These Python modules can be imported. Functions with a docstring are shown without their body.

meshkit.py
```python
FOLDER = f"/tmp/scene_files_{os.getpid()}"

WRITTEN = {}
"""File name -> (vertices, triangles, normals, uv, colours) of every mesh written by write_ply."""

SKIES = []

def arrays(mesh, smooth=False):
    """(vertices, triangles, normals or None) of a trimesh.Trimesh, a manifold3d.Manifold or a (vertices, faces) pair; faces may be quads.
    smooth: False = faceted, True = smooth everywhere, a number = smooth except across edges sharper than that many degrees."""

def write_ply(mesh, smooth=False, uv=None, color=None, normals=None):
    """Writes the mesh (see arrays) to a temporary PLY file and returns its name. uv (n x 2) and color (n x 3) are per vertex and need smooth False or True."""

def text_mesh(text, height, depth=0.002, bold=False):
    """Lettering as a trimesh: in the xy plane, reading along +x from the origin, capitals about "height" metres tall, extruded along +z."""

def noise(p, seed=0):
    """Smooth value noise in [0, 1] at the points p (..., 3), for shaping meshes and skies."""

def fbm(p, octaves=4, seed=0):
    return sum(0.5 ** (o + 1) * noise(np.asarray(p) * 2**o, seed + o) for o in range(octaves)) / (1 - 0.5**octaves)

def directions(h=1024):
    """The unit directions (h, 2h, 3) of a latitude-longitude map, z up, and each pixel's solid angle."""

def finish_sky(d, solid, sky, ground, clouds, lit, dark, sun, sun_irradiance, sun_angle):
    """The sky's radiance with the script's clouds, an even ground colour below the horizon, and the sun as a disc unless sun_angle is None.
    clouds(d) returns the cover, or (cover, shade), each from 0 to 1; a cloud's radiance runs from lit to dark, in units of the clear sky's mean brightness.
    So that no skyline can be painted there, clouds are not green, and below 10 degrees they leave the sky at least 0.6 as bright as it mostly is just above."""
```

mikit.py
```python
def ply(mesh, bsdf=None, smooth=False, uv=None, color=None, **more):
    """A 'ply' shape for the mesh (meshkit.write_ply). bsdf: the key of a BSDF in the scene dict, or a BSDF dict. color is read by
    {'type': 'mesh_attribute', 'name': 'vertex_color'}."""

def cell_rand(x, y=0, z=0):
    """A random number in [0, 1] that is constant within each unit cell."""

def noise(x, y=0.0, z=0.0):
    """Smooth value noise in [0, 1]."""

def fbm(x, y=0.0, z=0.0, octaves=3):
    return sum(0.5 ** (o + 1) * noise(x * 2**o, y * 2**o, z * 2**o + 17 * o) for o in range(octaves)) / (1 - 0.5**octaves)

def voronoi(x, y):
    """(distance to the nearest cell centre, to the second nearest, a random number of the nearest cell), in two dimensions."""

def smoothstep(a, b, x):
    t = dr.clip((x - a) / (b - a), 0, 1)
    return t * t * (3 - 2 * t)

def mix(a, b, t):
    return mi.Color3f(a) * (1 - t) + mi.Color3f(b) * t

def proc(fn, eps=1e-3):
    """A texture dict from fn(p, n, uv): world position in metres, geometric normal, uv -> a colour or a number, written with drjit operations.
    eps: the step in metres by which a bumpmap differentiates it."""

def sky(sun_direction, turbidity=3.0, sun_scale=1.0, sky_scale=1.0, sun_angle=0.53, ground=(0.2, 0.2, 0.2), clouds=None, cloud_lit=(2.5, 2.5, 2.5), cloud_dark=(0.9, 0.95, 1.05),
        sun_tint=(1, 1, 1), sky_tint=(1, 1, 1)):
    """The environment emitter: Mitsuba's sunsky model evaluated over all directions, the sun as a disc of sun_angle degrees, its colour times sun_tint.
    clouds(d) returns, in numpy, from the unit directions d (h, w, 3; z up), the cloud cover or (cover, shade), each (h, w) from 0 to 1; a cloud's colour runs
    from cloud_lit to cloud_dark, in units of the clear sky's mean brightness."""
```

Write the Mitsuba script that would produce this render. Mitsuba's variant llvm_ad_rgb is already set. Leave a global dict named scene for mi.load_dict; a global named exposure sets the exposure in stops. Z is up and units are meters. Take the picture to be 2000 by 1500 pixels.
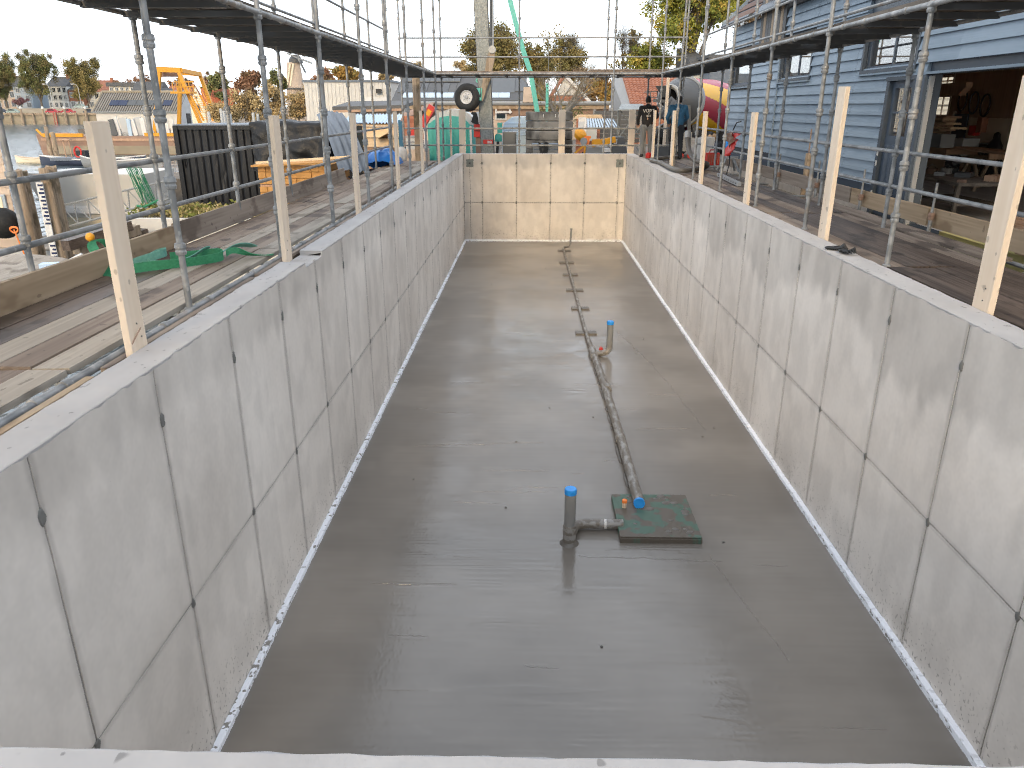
import math, numpy as np, trimesh, mitsuba as mi, drjit as dr
import manifold3d as m3
import mikit, meshkit
from mikit import proc, noise, fbm, smoothstep, mix, cell_rand, voronoi

# ------------------------------------------------------------------ camera, sky, exposure
# metres: x to the right, y along the pool away from the camera, z up; z = 0 is the top of the pool walls
FPX, PITCH, YAW = 1477.0, 0.35107, -0.02353
EYE = np.array([0.0, 0.0, 1.40])
FWD = np.array([math.sin(YAW) * math.cos(PITCH), math.cos(YAW) * math.cos(PITCH), -math.sin(PITCH)])
RGT = np.array([math.cos(YAW), -math.sin(YAW), 0.0])
UPV = np.cross(RGT, FWD)
T4 = mi.ScalarTransform4f
scene, labels = {}, {}
scene['camera'] = {'type': 'perspective', 'fov': math.degrees(2 * math.atan(1000 / FPX)), 'fov_axis': 'x', 'near_clip': 0.05, 'far_clip': 3000.0,
                   'to_world': T4().look_at(origin=EYE.tolist(), target=(EYE + FWD).tolist(), up=UPV.tolist())}


def sky_cover(d):
    n = meshkit.fbm(d * np.array([2.2, 2.2, 5.0]) + 3.1, 4)
    hi = np.clip((d[..., 2] - 0.12) / 0.55, 0, 1)
    return np.clip(0.84 + 0.4 * (n - 0.5), 0, 1), np.clip(0.75 * hi + (n - 0.5) * 0.5, 0, 1)


SUN = (-0.10, -0.92, 0.37)
scene['sky'] = mikit.sky(SUN, turbidity=3.5, sun_scale=0.13, sun_angle=12.0, clouds=sky_cover, cloud_lit=(2.0, 2.1, 2.25), cloud_dark=(1.3, 1.36, 1.46), sun_tint=(1.0, 0.98, 0.94))
exposure = 3.6

RNG = np.random.default_rng(7)


def ray(px, py):
    return RGT * (px - 1000) / FPX - UPV * (py - 750) / FPX + FWD


def at(px, py, y=None, z=None, x=None):
    """the world point at a known depth, height or side distance on a line of sight of the 2000 x 1500 survey picture"""
    d = ray(px, py)
    i, k = (1, y) if y is not None else (2, z) if z is not None else (0, x)
    return EYE + d * (k - EYE[i]) / d[i]


# ------------------------------------------------------------------ mesh helpers
BOXF = np.array([[0, 2, 3], [0, 3, 1], [4, 5, 7], [4, 7, 6], [0, 1, 5], [0, 5, 4], [2, 6, 7], [2, 7, 3], [0, 4, 6], [0, 6, 2], [1, 3, 7], [1, 7, 5]])


def rotz(a):
    c, s = math.cos(a), math.sin(a)
    return np.array([[c, -s, 0], [s, c, 0], [0, 0, 1.0]])


def rotx(a):
    c, s = math.cos(a), math.sin(a)
    return np.array([[1.0, 0, 0], [0, c, -s], [0, s, c]])


def roty(a):
    c, s = math.cos(a), math.sin(a)
    return np.array([[c, 0, s], [0, 1.0, 0], [-s, 0, c]])


class MB:
    def __init__(self):
        self.v, self.f, self.n, self.c = [], [], 0, []

    def add(self, v, f, col=None):
        v = np.asarray(v, float)
        f = np.asarray(f, int)
        if f.shape[1] == 4:
            f = np.vstack([f[:, [0, 1, 2]], f[:, [0, 2, 3]]])
        self.v.append(v)
        self.f.append(f + self.n)
        self.n += len(v)
        if col is not None:
            self.c.append(np.broadcast_to(np.asarray(col, float), (len(v), 3)))
        return self

    def box(self, lo, hi, rot=None, pivot=None, col=None):
        lo, hi = np.asarray(lo, float), np.asarray(hi, float)
        v = np.array([[(lo, hi)[i][0], (lo, hi)[j][1], (lo, hi)[k][2]] for i in (0, 1) for j in (0, 1) for k in (0, 1)])
        if rot is not None:
            p = (lo + hi) / 2 if pivot is None else np.asarray(pivot, float)
            v = (v - p) @ np.asarray(rot).T + p
        return self.add(v, BOXF, col)

    def hexa(self, a, b):
        """a solid between two quads (corresponding corners)"""
        v = np.vstack([a, b])
        return self.add(v, [[0, 1, 2, 3], [7, 6, 5, 4], [0, 4, 5, 1], [1, 5, 6, 2], [2, 6, 7, 3], [3, 7, 4, 0]])

    def bar(self, p, q, w, h=None, up=(0, 0, 1), col=None):
        """a rectangular bar from p to q, w wide and h high"""
        p, q = np.asarray(p, float), np.asarray(q, float)
        h = w if h is None else h
        d = (q - p) / np.linalg.norm(q - p)
        s = np.cross(d, up)
        if np.linalg.norm(s) < 1e-6:
            s = np.cross(d, (1, 0, 0))
        s /= np.linalg.norm(s)
        u = np.cross(s, d)
        ring = [s * w / 2 + u * h / 2, -s * w / 2 + u * h / 2, -s * w / 2 - u * h / 2, s * w / 2 - u * h / 2]
        v = [p + r for r in ring] + [q + r for r in ring]
        return self.add(v, [[3, 2, 1, 0], [4, 5, 6, 7], [0, 1, 5, 4], [1, 2, 6, 5], [2, 3, 7, 6], [3, 0, 4, 7]], col)

    def tube(self, p, q, r, r2=None, n=10, cap=True, col=None):
        return self.path([p, q], [r, r if r2 is None else r2], n, cap, col)

    def path(self, pts, rad, n=8, cap=True, col=None):
        pts = np.asarray(pts, float)
        m = len(pts)
        rad = np.broadcast_to(np.asarray(rad, float), (m,))
        d = np.gradient(pts, axis=0)
        d /= np.linalg.norm(d, axis=1, keepdims=True) + 1e-12
        s = np.cross(d[0], (0, 0, 1.0))
        if np.linalg.norm(s) < 1e-3:
            s = np.cross(d[0], (1.0, 0, 0))
        s /= np.linalg.norm(s)
        a = np.arange(n) * 2 * math.pi / n
        vs = []
        for i in range(m):
            s = s - d[i] * (s @ d[i])
            s /= np.linalg.norm(s) + 1e-12
            u = np.cross(d[i], s)
            vs.append(pts[i] + rad[i] * (np.cos(a)[:, None] * s + np.sin(a)[:, None] * u))
        v = np.vstack(vs)
        f = []
        for i in range(m - 1):
            for j in range(n):
                k = (j + 1) % n
                f.append([i * n + j, i * n + k, (i + 1) * n + k, (i + 1) * n + j])
        f = np.array(f)
        f = np.vstack([f[:, [0, 1, 2]], f[:, [0, 2, 3]]])
        if cap:
            v = np.vstack([v, pts[0], pts[-1]])
            j = np.arange(n)
            f = np.vstack([f, np.stack([(j + 1) % n, j, j * 0 + m * n], 1), np.stack([(m - 1) * n + j, (m - 1) * n + (j + 1) % n, j * 0 + m * n + 1], 1)])
        return self.add(v, f, col)

    def lathe(self, prof, origin=(0, 0, 0), axis=(0, 0, 1), n=20, col=None):
        """prof: (radius, height along the axis)"""
        axis = np.asarray(axis, float) / np.linalg.norm(axis)
        s = np.cross(axis, (0, 0, 1.0) if abs(axis[2]) < 0.9 else (1.0, 0, 0))
        s /= np.linalg.norm(s)
        u = np.cross(axis, s)
        a = np.arange(n) * 2 * math.pi / n
        v = np.vstack([np.asarray(origin) + axis * h + r * (np.cos(a)[:, None] * s + np.sin(a)[:, None] * u) for r, h in prof])
        f = [[i * n + j, i * n + (j + 1) % n, (i + 1) * n + (j + 1) % n, (i + 1) * n + j] for i in range(len(prof) - 1) for j in range(n)]
        return self.add(v, f, col)

    def prism(self, poly, lo, hi, axis=1):
        """poly (2d, without holes) extruded along an axis from lo to hi; poly's plane: axis 0 -> (y, z), 1 -> (x, z), 2 -> (x, y)"""
        poly = np.asarray(poly, float)
        n = len(poly)
        o = [k for k in range(3) if k != axis]
        v = np.zeros((2 * n, 3))
        v[:n, o], v[n:, o] = poly, poly
        v[:n, axis], v[n:, axis] = lo, hi
        from shapely.geometry import Polygon
        tv, tf = trimesh.creation.triangulate_polygon(Polygon(poly), engine='earcut')
        idx = np.array([int(np.argmin(((poly - t) ** 2).sum(1))) for t in tv])
        tf = idx[tf]
        sides = np.array([[j, (j + 1) % n, n + (j + 1) % n, n + j] for j in range(n)])
        self.add(v, np.vstack([tf[:, ::-1], tf + n, sides[:, [0, 1, 2]], sides[:, [0, 2, 3]]]))
        return self

    def sphere(self, c, r, n=10, sq=(1, 1, 1)):
        return self.lathe([(r * math.sin(t) + 1e-5, -r * math.cos(t)) for t in np.linspace(0, math.pi, n // 2 + 2)], n=n).scale_last(sq, c)

    def scale_last(self, sq, c):
        self.v[-1] = self.v[-1] * np.asarray(sq) + np.asarray(c)
        return self

    def grid(self, fn, nu, nv, col=None):
        u, v = np.meshgrid(np.linspace(0, 1, nu), np.linspace(0, 1, nv), indexing='ij')
        p = fn(u, v).reshape(-1, 3)
        i = np.arange(nu * nv).reshape(nu, nv)
        q = np.stack([i[:-1, :-1], i[1:, :-1], i[1:, 1:], i[:-1, 1:]], -1).reshape(-1, 4)
        return self.add(p, q, col)

    def turn(self, rot, pivot):
        pivot = np.asarray(pivot, float)
        self.v = [(x - pivot) @ np.asarray(rot).T + pivot for x in self.v]
        return self

    def move(self, t):
        self.v = [x + np.asarray(t, float) for x in self.v]
        return self

    @property
    def mesh(self):
        return np.vstack(self.v), np.vstack(self.f)

    @property
    def colors(self):
        return np.vstack(self.c) if self.c else None


def numbered(name):
    if name not in USED:
        USED[name] = 0
        return name
    USED[name] += 1
    return '%s_%03d' % (name, USED[name])


USED = {}


def thing(name, label, cat, group=None):
    k = numbered(name)
    labels[k] = {'label': label, 'category': cat}
    if group:
        labels[k]['group'] = group
    return k


def obj(name, mb, mat, parent=None, smooth=False, label=None, kind=None):
    k = numbered((parent + '__' if parent else '') + name)
    col = None
    if isinstance(mb, MB):
        col = mb.colors
        mb = mb.mesh
    if col is not None:
        smooth = bool(smooth)
    scene[k] = mikit.ply(mb, mat, smooth=smooth, color=col)
    if label or kind:
        labels[k] = {}
        if label:
            labels[k]['label'] = label
        if kind:
            labels[k]['kind'] = kind
    return k


def single(name, mb, mat, label, cat, group=None, smooth=False, kind=None):
    k = obj(name, mb, mat, None, smooth)
    labels[k] = {'label': label, 'category': cat}
    if group:
        labels[k]['group'] = group
    if kind:
        labels[k]['kind'] = kind
    return k


def struct(name, mb, mat, smooth=False, label=None):
    k = obj(name, mb, mat, None, smooth)
    labels[k] = {'kind': 'structure'}
    if label:
        labels[k]['label'] = label
    return k


# ------------------------------------------------------------------ materials
def P(key, col, rough=0.7, metal=0.0, spec=0.5, bump=None, bscale=1.0, **kw):
    if callable(col):
        c = proc(col)
    elif isinstance(col, dict):
        c = col
    else:
        c = {'type': 'rgb', 'value': list(col)}
    b = {'type': 'principled', 'base_color': c, 'roughness': proc(rough) if callable(rough) else rough, 'metallic': metal, 'specular': spec, **kw}
    if bump is not None:
        b = {'type': 'bumpmap', 'arbitrary': proc(bump, 2e-3), 'scale': bscale, 'bsdf': b}
    scene[key] = {'type': 'twosided', 'bsdf': b}
    return key


def concrete_col(p, n, uv):
    side = dr.abs(n.x) > 0.5
    right = p.x > 0.5
    a = dr.select(side, p.y, p.x)
    off = dr.select(side, dr.select(right, (p.y - 4.0) / 1.147, (p.y - 2.91) / 1.15), (p.x + 0.45) / 1.1)
    zm = dr.select(side, dr.select(right, -1.575, -1.605), -1.52)
    pan = cell_rand(dr.floor(off), dr.select(p.z > zm, 1.0, 2.0), dr.select(right, 3.0, 8.0))
    m = fbm(a * 1.1, p.z * 0.9, p.x * 0.4, 4)
    m2 = fbm(a * 0.45 + 9, p.z * 0.8, 3.0, 3)
    fine = noise(a * 45, p.z * 45, 1.0)
    base = mix((0.57, 0.525, 0.475), (0.72, 0.675, 0.62), smoothstep(0.25, 0.75, m * 0.58 + pan * 0.12 + m2 * 0.30))
    base = base * (0.96 + 0.04 * fine) * (0.97 + 0.03 * noise(a * 16, p.z * 1.1, 3.0)) * (0.93 + 0.10 * smoothstep(0.3, 0.7, fbm(a * 5.0, p.z * 3.6, 6.0, 4)))
    base = base * (1 - 0.07 * smoothstep(0.55, 0.80, fbm(a * 5.0, p.z * 0.7, 12.0, 3)) * smoothstep(-2.6, -0.2, p.z))
    # damp band that runs down from the top, stronger along the right wall
    edge = -0.08 - 0.80 * fbm(a * 0.8, 2.0, 0.0, 2) * dr.select(right & side, 1.0, 0.30) - 0.20 * noise(a * 9, 9.0)
    damp = smoothstep(edge - 0.12, edge + 0.08, p.z) * dr.select(right & side, 1.0, 0.7)
    base = base * (1 - 0.24 * damp * (0.75 + 0.25 * noise(a * 5, p.z * 2)))
    # smudged formwork joints
    jd = dr.abs(off - dr.round(off)) * 1.15
    w = 0.012 + 0.035 * fbm(p.z * 3.0, a * 0.7, 5.0, 3)
    sm = (1 - smoothstep(w * 0.5, w * 1.8, jd)) * dr.select(side, 1.0, 0.6)
    hz = (1 - smoothstep(0.010, 0.045, dr.abs(p.z - zm))) * (0.4 + 0.6 * noise(a * 4, 7.0))
    base = base * (1 - 0.28 * dr.maximum(sm * (0.55 + 0.45 * noise(a * 3, p.z * 14, 2.0)), hz * 0.8))
    low = smoothstep(-2.1, -2.74, p.z)
    sp = smoothstep(0.86, 0.92, noise(a * 60, p.z * 46, 7.0) + 0.07 * low) * low
    mud = smoothstep(0.55, 0.8, fbm(a * 2.1, p.z * 1.6, 4.0, 3)) * smoothstep(-2.2, -2.76, p.z)
    return mix(base, (0.17, 0.15, 0.12), dr.minimum(0.6 * sp + 0.25 * mud, 1))


def concrete_bump(p, n, uv):
    a = dr.select(dr.abs(n.x) > 0.5, p.y, p.x)
    return fbm(a * 3, p.z * 3, p.x, 3) * 0.004 + noise(a * 60, p.z * 60, p.x * 60) * 0.0006


P('m_concrete', concrete_col, 0.75, spec=0.3, bump=concrete_bump)
P('m_wall_top', lambda p, n, uv: mix((0.34, 0.33, 0.325), (0.43, 0.42, 0.41), fbm(p.x * 6, p.y * 3, 0.0, 4)) * (1 - 0.4 * smoothstep(0.90, 0.95, noise(p.x * 30, p.y * 22, 2.0))), 0.8, spec=0.3,
  bump=lambda p, n, uv: fbm(p.x * 12, p.y * 12, 0.0, 3) * 0.006)
P('m_seam', lambda p, n, uv: mix((0.16, 0.15, 0.135), (0.34, 0.32, 0.295), fbm(p.x * 7, p.y * 7, p.z * 7, 3)), 0.9, spec=0.2)
P('m_plug', (0.15, 0.148, 0.14), 0.9, spec=0.2, bump=lambda p, n, uv: noise(p.x * 60 + p.y * 60, p.z * 60) * 0.004)


def floor_bump(p, n, uv):
    broad = fbm(p.x * 0.8, p.y * 1.6, 1.0, 3) * 0.007
    z = noise(p.x * 0.5, p.y * 0.35, 6.0)
    tro = noise(p.x * 2.2, p.y * 40, 3.0) * 0.0013 * smoothstep(0.35, 0.65, z)
    rid = smoothstep(0.74, 0.80, noise(p.x * 0.9 + 3, p.y * 13, 11.0)) * smoothstep(0.45, 0.6, noise(p.x * 0.8, p.y * 0.5, 16.0)) * 0.0022
    fine = noise(p.x * 3.0, p.y * 24, 21.0) * 0.0026 * smoothstep(0.40, 0.62, noise(p.x * 0.7 + 5, p.y * 0.45, 26.0))
    msk = cell_rand(dr.floor(p.x * 0.8 + 0.4 * noise(p.y * 2.0, 3.0)), dr.floor(p.y * 0.9 + 0.4 * noise(p.x * 1.5, 8.0)), 5.0)
    rip = dr.sin(p.y * 125.0 + 9.0 * noise(p.x * 0.7, p.y * 1.7, 31.0)) * 0.00075 * smoothstep(0.30, 0.62, msk) * smoothstep(0.25, 0.6, noise(p.x * 2.2, p.y * 9.0, 33.0))
    return broad + tro + rid + rip + fine + noise(p.x * 55, p.y * 60, 8.0) * 0.0006


def floor_col(p, n, uv):
    m = fbm(p.x * 0.7, p.y * 0.9, 2.0, 4)
    s = noise(p.x * 2.5, p.y * 30, 3.0)
    c = mix((0.152, 0.136, 0.118), (0.212, 0.191, 0.167), smoothstep(0.3, 0.7, m))
    return c * (0.97 + 0.06 * s)


def floor_rough(p, n, uv):
    m = fbm(p.x * 0.6 + 4, p.y * 0.8, 5.0, 3)
    sw = cell_rand(dr.floor(p.x * 1.0 + 0.5 * noise(p.y * 2.0, 3.0)), dr.floor(p.y * 1.3 + 0.4 * noise(p.x * 1.5, 8.0)), 2.0)
    return 0.11 + 0.13 * smoothstep(0.40, 0.60, m) + 0.08 * sw + 0.05 * noise(p.x * 9, p.y * 22, 1.0)


P('m_floor', floor_col, floor_rough, spec=0.85, bump=floor_bump)
P('m_eps', lambda p, n, uv: mix((0.80, 0.83, 0.88), (0.16, 0.145, 0.12), smoothstep(0.60, 0.70, fbm(p.x * 28 + p.z * 9, p.y * 30, p.z * 40, 3) + 0.26 * (fbm(p.x * 1.1, p.y * 1.1, 4.0, 3) - 0.45)) * dr.select(n.z > 0.7, 0.25, 0.9)), 0.8)


def wood(c1, c2, dirn, streak=0.5, dark=None, sc=1.0):
    """grain along an axis: 0 x, 1 y, 2 z"""
    def fn(p, n, uv):
        q = [p.x, p.y, p.z]
        l = q[dirn] * sc
        a, b = [q[k] * sc for k in range(3) if k != dirn]
        g = noise(a * 55, b * 55, l * 1.2)
        w = fbm(a * 9, b * 9, l * 0.7, 3)
        c = mix(c1, c2, smoothstep(0.2, 0.8, g * streak + w * (1 - streak)))
        if dark is not None:
            c = mix(c, dark, smoothstep(0.56, 0.72, fbm(a * 5 + 3, b * 5, l * 1.9, 4)) * 0.8)
        kn = smoothstep(0.87, 0.92, noise(a * 22 + 9, b * 22, l * 12.0))
        return c * (1 - 0.35 * kn)
    return fn


P('m_new_wood_z', wood((0.63, 0.51, 0.385), (0.70, 0.595, 0.475), 2, 0.25), 0.6, spec=0.3)
P('m_new_wood_x', wood((0.62, 0.44, 0.26), (0.74, 0.57, 0.38), 0), 0.65, spec=0.3)
P('m_plank_dark', wood((0.058, 0.042, 0.033), (0.14, 0.104, 0.082), 1, 0.4, (0.035, 0.027, 0.022)), 0.42, spec=0.45, bump=lambda p, n, uv: noise(p.x * 90, p.y * 2, p.z * 30) * 0.002)
P('m_plank_mid', wood((0.15, 0.113, 0.088), (0.27, 0.215, 0.17), 1, 0.4, (0.08, 0.06, 0.048)), 0.65, spec=0.35, bump=lambda p, n, uv: noise(p.x * 90, p.y * 2, p.z * 30) * 0.002)
P('m_plank_pale', wood((0.26, 0.228, 0.19), (0.37, 0.332, 0.28), 1, 0.35, (0.15, 0.125, 0.10)), 0.7, spec=0.3, bump=lambda p, n, uv: noise(p.x * 90, p.y * 2, p.z * 30) * 0.002)
P('m_toe', wood((0.30, 0.215, 0.135), (0.43, 0.325, 0.22), 1, 0.4, (0.22, 0.15, 0.09)), 0.7, spec=0.3)
P('m_toe_grey', wood((0.20, 0.16, 0.13), (0.33, 0.27, 0.22), 1, 0.4, (0.12, 0.09, 0.07)), 0.7, spec=0.3)
P('m_old_pile', wood((0.24, 0.18, 0.125), (0.40, 0.32, 0.24), 2, 0.5, (0.09, 0.075, 0.045)), 0.85, spec=0.2)
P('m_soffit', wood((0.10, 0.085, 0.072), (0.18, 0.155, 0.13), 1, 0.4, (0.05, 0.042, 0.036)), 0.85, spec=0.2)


def galv_col(p, n, uv):
    m = fbm(p.x * 9, p.y * 9, p.z * 9, 3)
    c = mix((0.175, 0.182, 0.185), (0.30, 0.305, 0.305), smoothstep(0.3, 0.7, m))
    r = smoothstep(0.68, 0.78, fbm(p.x * 4 + 7, p.y * 4, p.z * 5, 3))
    crust = smoothstep(0.74, 0.80, noise(p.x * 40, p.y * 40, p.z * 22))
    c = mix(c, (0.23, 0.16, 0.10), r * 0.45)
    return mix(c, (0.48, 0.47, 0.45), crust * 0.4)


P('m_galv', galv_col, 0.48, 0.25, 0.5)
P('m_galv_plain', (0.34, 0.345, 0.345), 0.45, 0.3)
P('m_galv_spangle', lambda p, n, uv: mix((0.15, 0.165, 0.165), (0.25, 0.27, 0.265), voronoi(p.x * 26 + p.y * 9, p.z * 22)[2]), 0.45, 0.25)


def siding_col(p, n, uv):
    r = cell_rand(dr.floor(p.z / 0.19), dr.floor(p.y * 0.43), 4.0)
    m = fbm(p.y * 2.0, p.z * 3.0, 0.0, 3)
    g = noise(p.y * 1.5, p.z * 90, 0.0)
    return mix((0.165, 0.222, 0.282), (0.220, 0.285, 0.350), smoothstep(0.2, 0.8, 0.4 * m + 0.4 * r + 0.2 * g))


P('m_siding', siding_col, 0.5, spec=0.45)
P('m_trim_dark', (0.045, 0.06, 0.08), 0.4)
P('m_door_blue', (0.055, 0.075, 0.105), 0.45)
P('m_glass_dark', (0.02, 0.025, 0.03), 0.03, spec=1.0)
scene['m_pane'] = {'type': 'thindielectric', 'int_ior': 2.0}
P('m_vertex', {'type': 'mesh_attribute', 'name': 'vertex_color'}, 0.75, spec=0.2)
P('m_vgloss', {'type': 'mesh_attribute', 'name': 'vertex_color'}, 0.3, spec=0.5)
scene['m_leaf'] = {'type': 'twosided', 'bsdf': {'type': 'diffuse', 'reflectance': {'type': 'mesh_attribute', 'name': 'vertex_color'}}}
P('m_bark', lambda p, n, uv: mix((0.10, 0.085, 0.07), (0.20, 0.175, 0.145), fbm(p.x * 6, p.y * 6, p.z * 2, 3)), 0.9, spec=0.2)
P('m_black', (0.018, 0.018, 0.019), 0.55)
P('m_rubber', lambda p, n, uv: mix((0.008, 0.008, 0.008), (0.018, 0.018, 0.017), fbm(p.x * 20, p.y * 20, p.z * 20, 2)), 0.7)
P('m_white', (0.60, 0.59, 0.57), 0.5)
P('m_offwhite', lambda p, n, uv: mix((0.50, 0.48, 0.435), (0.58, 0.56, 0.52), fbm(p.x * 0.7, p.y * 0.7, p.z * 1.5, 3)), 0.6)
P('m_cream', (0.70, 0.62, 0.46), 0.7)
P('m_teal', lambda p, n, uv: mix((0.03, 0.27, 0.235), (0.05, 0.34, 0.30), noise(p.x * 9, p.y, p.z * 1.5)), 0.4)
P('m_mint', (0.10, 0.44, 0.37), 0.35)
P('m_yellow', (0.62, 0.28, 0.012), 0.4)
P('m_red', (0.50, 0.025, 0.02), 0.4)
P('m_blue_cap', (0.02, 0.26, 0.72), 0.4)
P('m_orange', (0.80, 0.22, 0.05), 0.5)
P('m_grey', (0.24, 0.25, 0.255), 0.55)
P('m_grey_light', (0.42, 0.43, 0.43), 0.5)
P('m_grey_dark', (0.075, 0.08, 0.085), 0.5)
P('m_pipe', lambda p, n, uv: mix((0.20, 0.205, 0.205), (0.15, 0.135, 0.115), smoothstep(0.40, 0.60, fbm(p.x * 11, p.y * 5, p.z * 11, 3)) * smoothstep(-2.45, -2.7, p.z)), 0.32)
P('m_pipe_mud', lambda p, n, uv: mix((0.25, 0.245, 0.235), (0.145, 0.13, 0.112), smoothstep(0.36, 0.56, fbm(p.x * 22, p.y * 9, p.z * 22, 4))), 0.4, bump=lambda p, n, uv: fbm(p.x * 18, p.y * 8, p.z * 18, 3) * 0.008)
P('m_mud', lambda p, n, uv: mix((0.075, 0.068, 0.06), (0.14, 0.126, 0.11), fbm(p.x * 12, p.y * 12, p.z * 12, 3)), 0.4, bump=lambda p, n, uv: fbm(p.x * 22, p.y * 22, p.z * 22, 3) * 0.01)
P('m_hatch', lambda p, n, uv: mix((0.065, 0.12, 0.09), (0.105, 0.088, 0.07), smoothstep(0.44, 0.54, fbm(p.x * 8, p.y * 8, 2.0, 5) + 0.10 * (p.x - 1.35))), 0.5, bump=lambda p, n, uv: fbm(p.x * 20, p.y * 20, 1.0, 4) * 0.014)
P('m_plate', (0.17, 0.19, 0.185), 0.5, 0.3)
P('m_tarp_black', (0.014, 0.0145, 0.016), 0.5, spec=0.35, bump=lambda p, n, uv: fbm(p.x * 4, p.y * 4, p.z * 4, 4) * 0.03)
P('m_tarp_grey', (0.115, 0.14, 0.175), 0.45, bump=lambda p, n, uv: fbm(p.x * 5, p.y * 5, p.z * 2, 3) * 0.02)
P('m_tarp_blue', (0.02, 0.16, 0.52), 0.35)
P('m_tarp_pale', (0.42, 0.56, 0.74), 0.35)
P('m_container', lambda p, n, uv: mix((0.007, 0.008, 0.0105), (0.012, 0.013, 0.016), fbm(p.x * 3, p.y * 3, p.z * 3, 3)), 0.42, spec=0.35)
P('m_timber_end', lambda p, n, uv: mix((0.38, 0.18, 0.045), (0.50, 0.27, 0.085), fbm(p.x * 9, p.y * 4, p.z * 9, 3)), 0.7)
P('m_sling', lambda p, n, uv: mix((0.02, 0.16, 0.075), (0.04, 0.24, 0.12), noise(p.x * 60, p.y * 60, p.z * 60)), 0.7)
P('m_sling_old', lambda p, n, uv: mix((0.09, 0.27, 0.22), (0.16, 0.36, 0.30), noise(p.x * 60, p.y * 60, p.z * 60)), 0.7)
P('m_brick', lambda p, n, uv: mix((0.28, 0.11, 0.065), (0.42, 0.19, 0.12), cell_rand(dr.floor(p.x * 4.5 + p.y * 4.5), dr.floor(p.z * 13), 0.0)), 0.85)
P('m_brick_pale', lambda p, n, uv: mix((0.42, 0.33, 0.26), (0.54, 0.44, 0.35), fbm(p.x * 2 + p.y, p.z * 6, 0.0, 3)), 0.85)
P('m_roof_tile', lambda p, n, uv: mix((0.22, 0.085, 0.052), (0.36, 0.165, 0.105), 0.6 * cell_rand(dr.floor(p.x / 0.3 + p.y / 0.3), dr.floor(p.z / 0.24), 0.0) + 0.4 * fbm(p.x, p.y, p.z, 3)), 0.75)
P('m_roof_red', (0.40, 0.115, 0.05), 0.75)
P('m_roof_dark', lambda p, n, uv: mix((0.055, 0.057, 0.06), (0.10, 0.10, 0.10), fbm(p.x * 0.8, p.y * 0.8, p.z * 2, 3)), 0.6)
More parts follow.
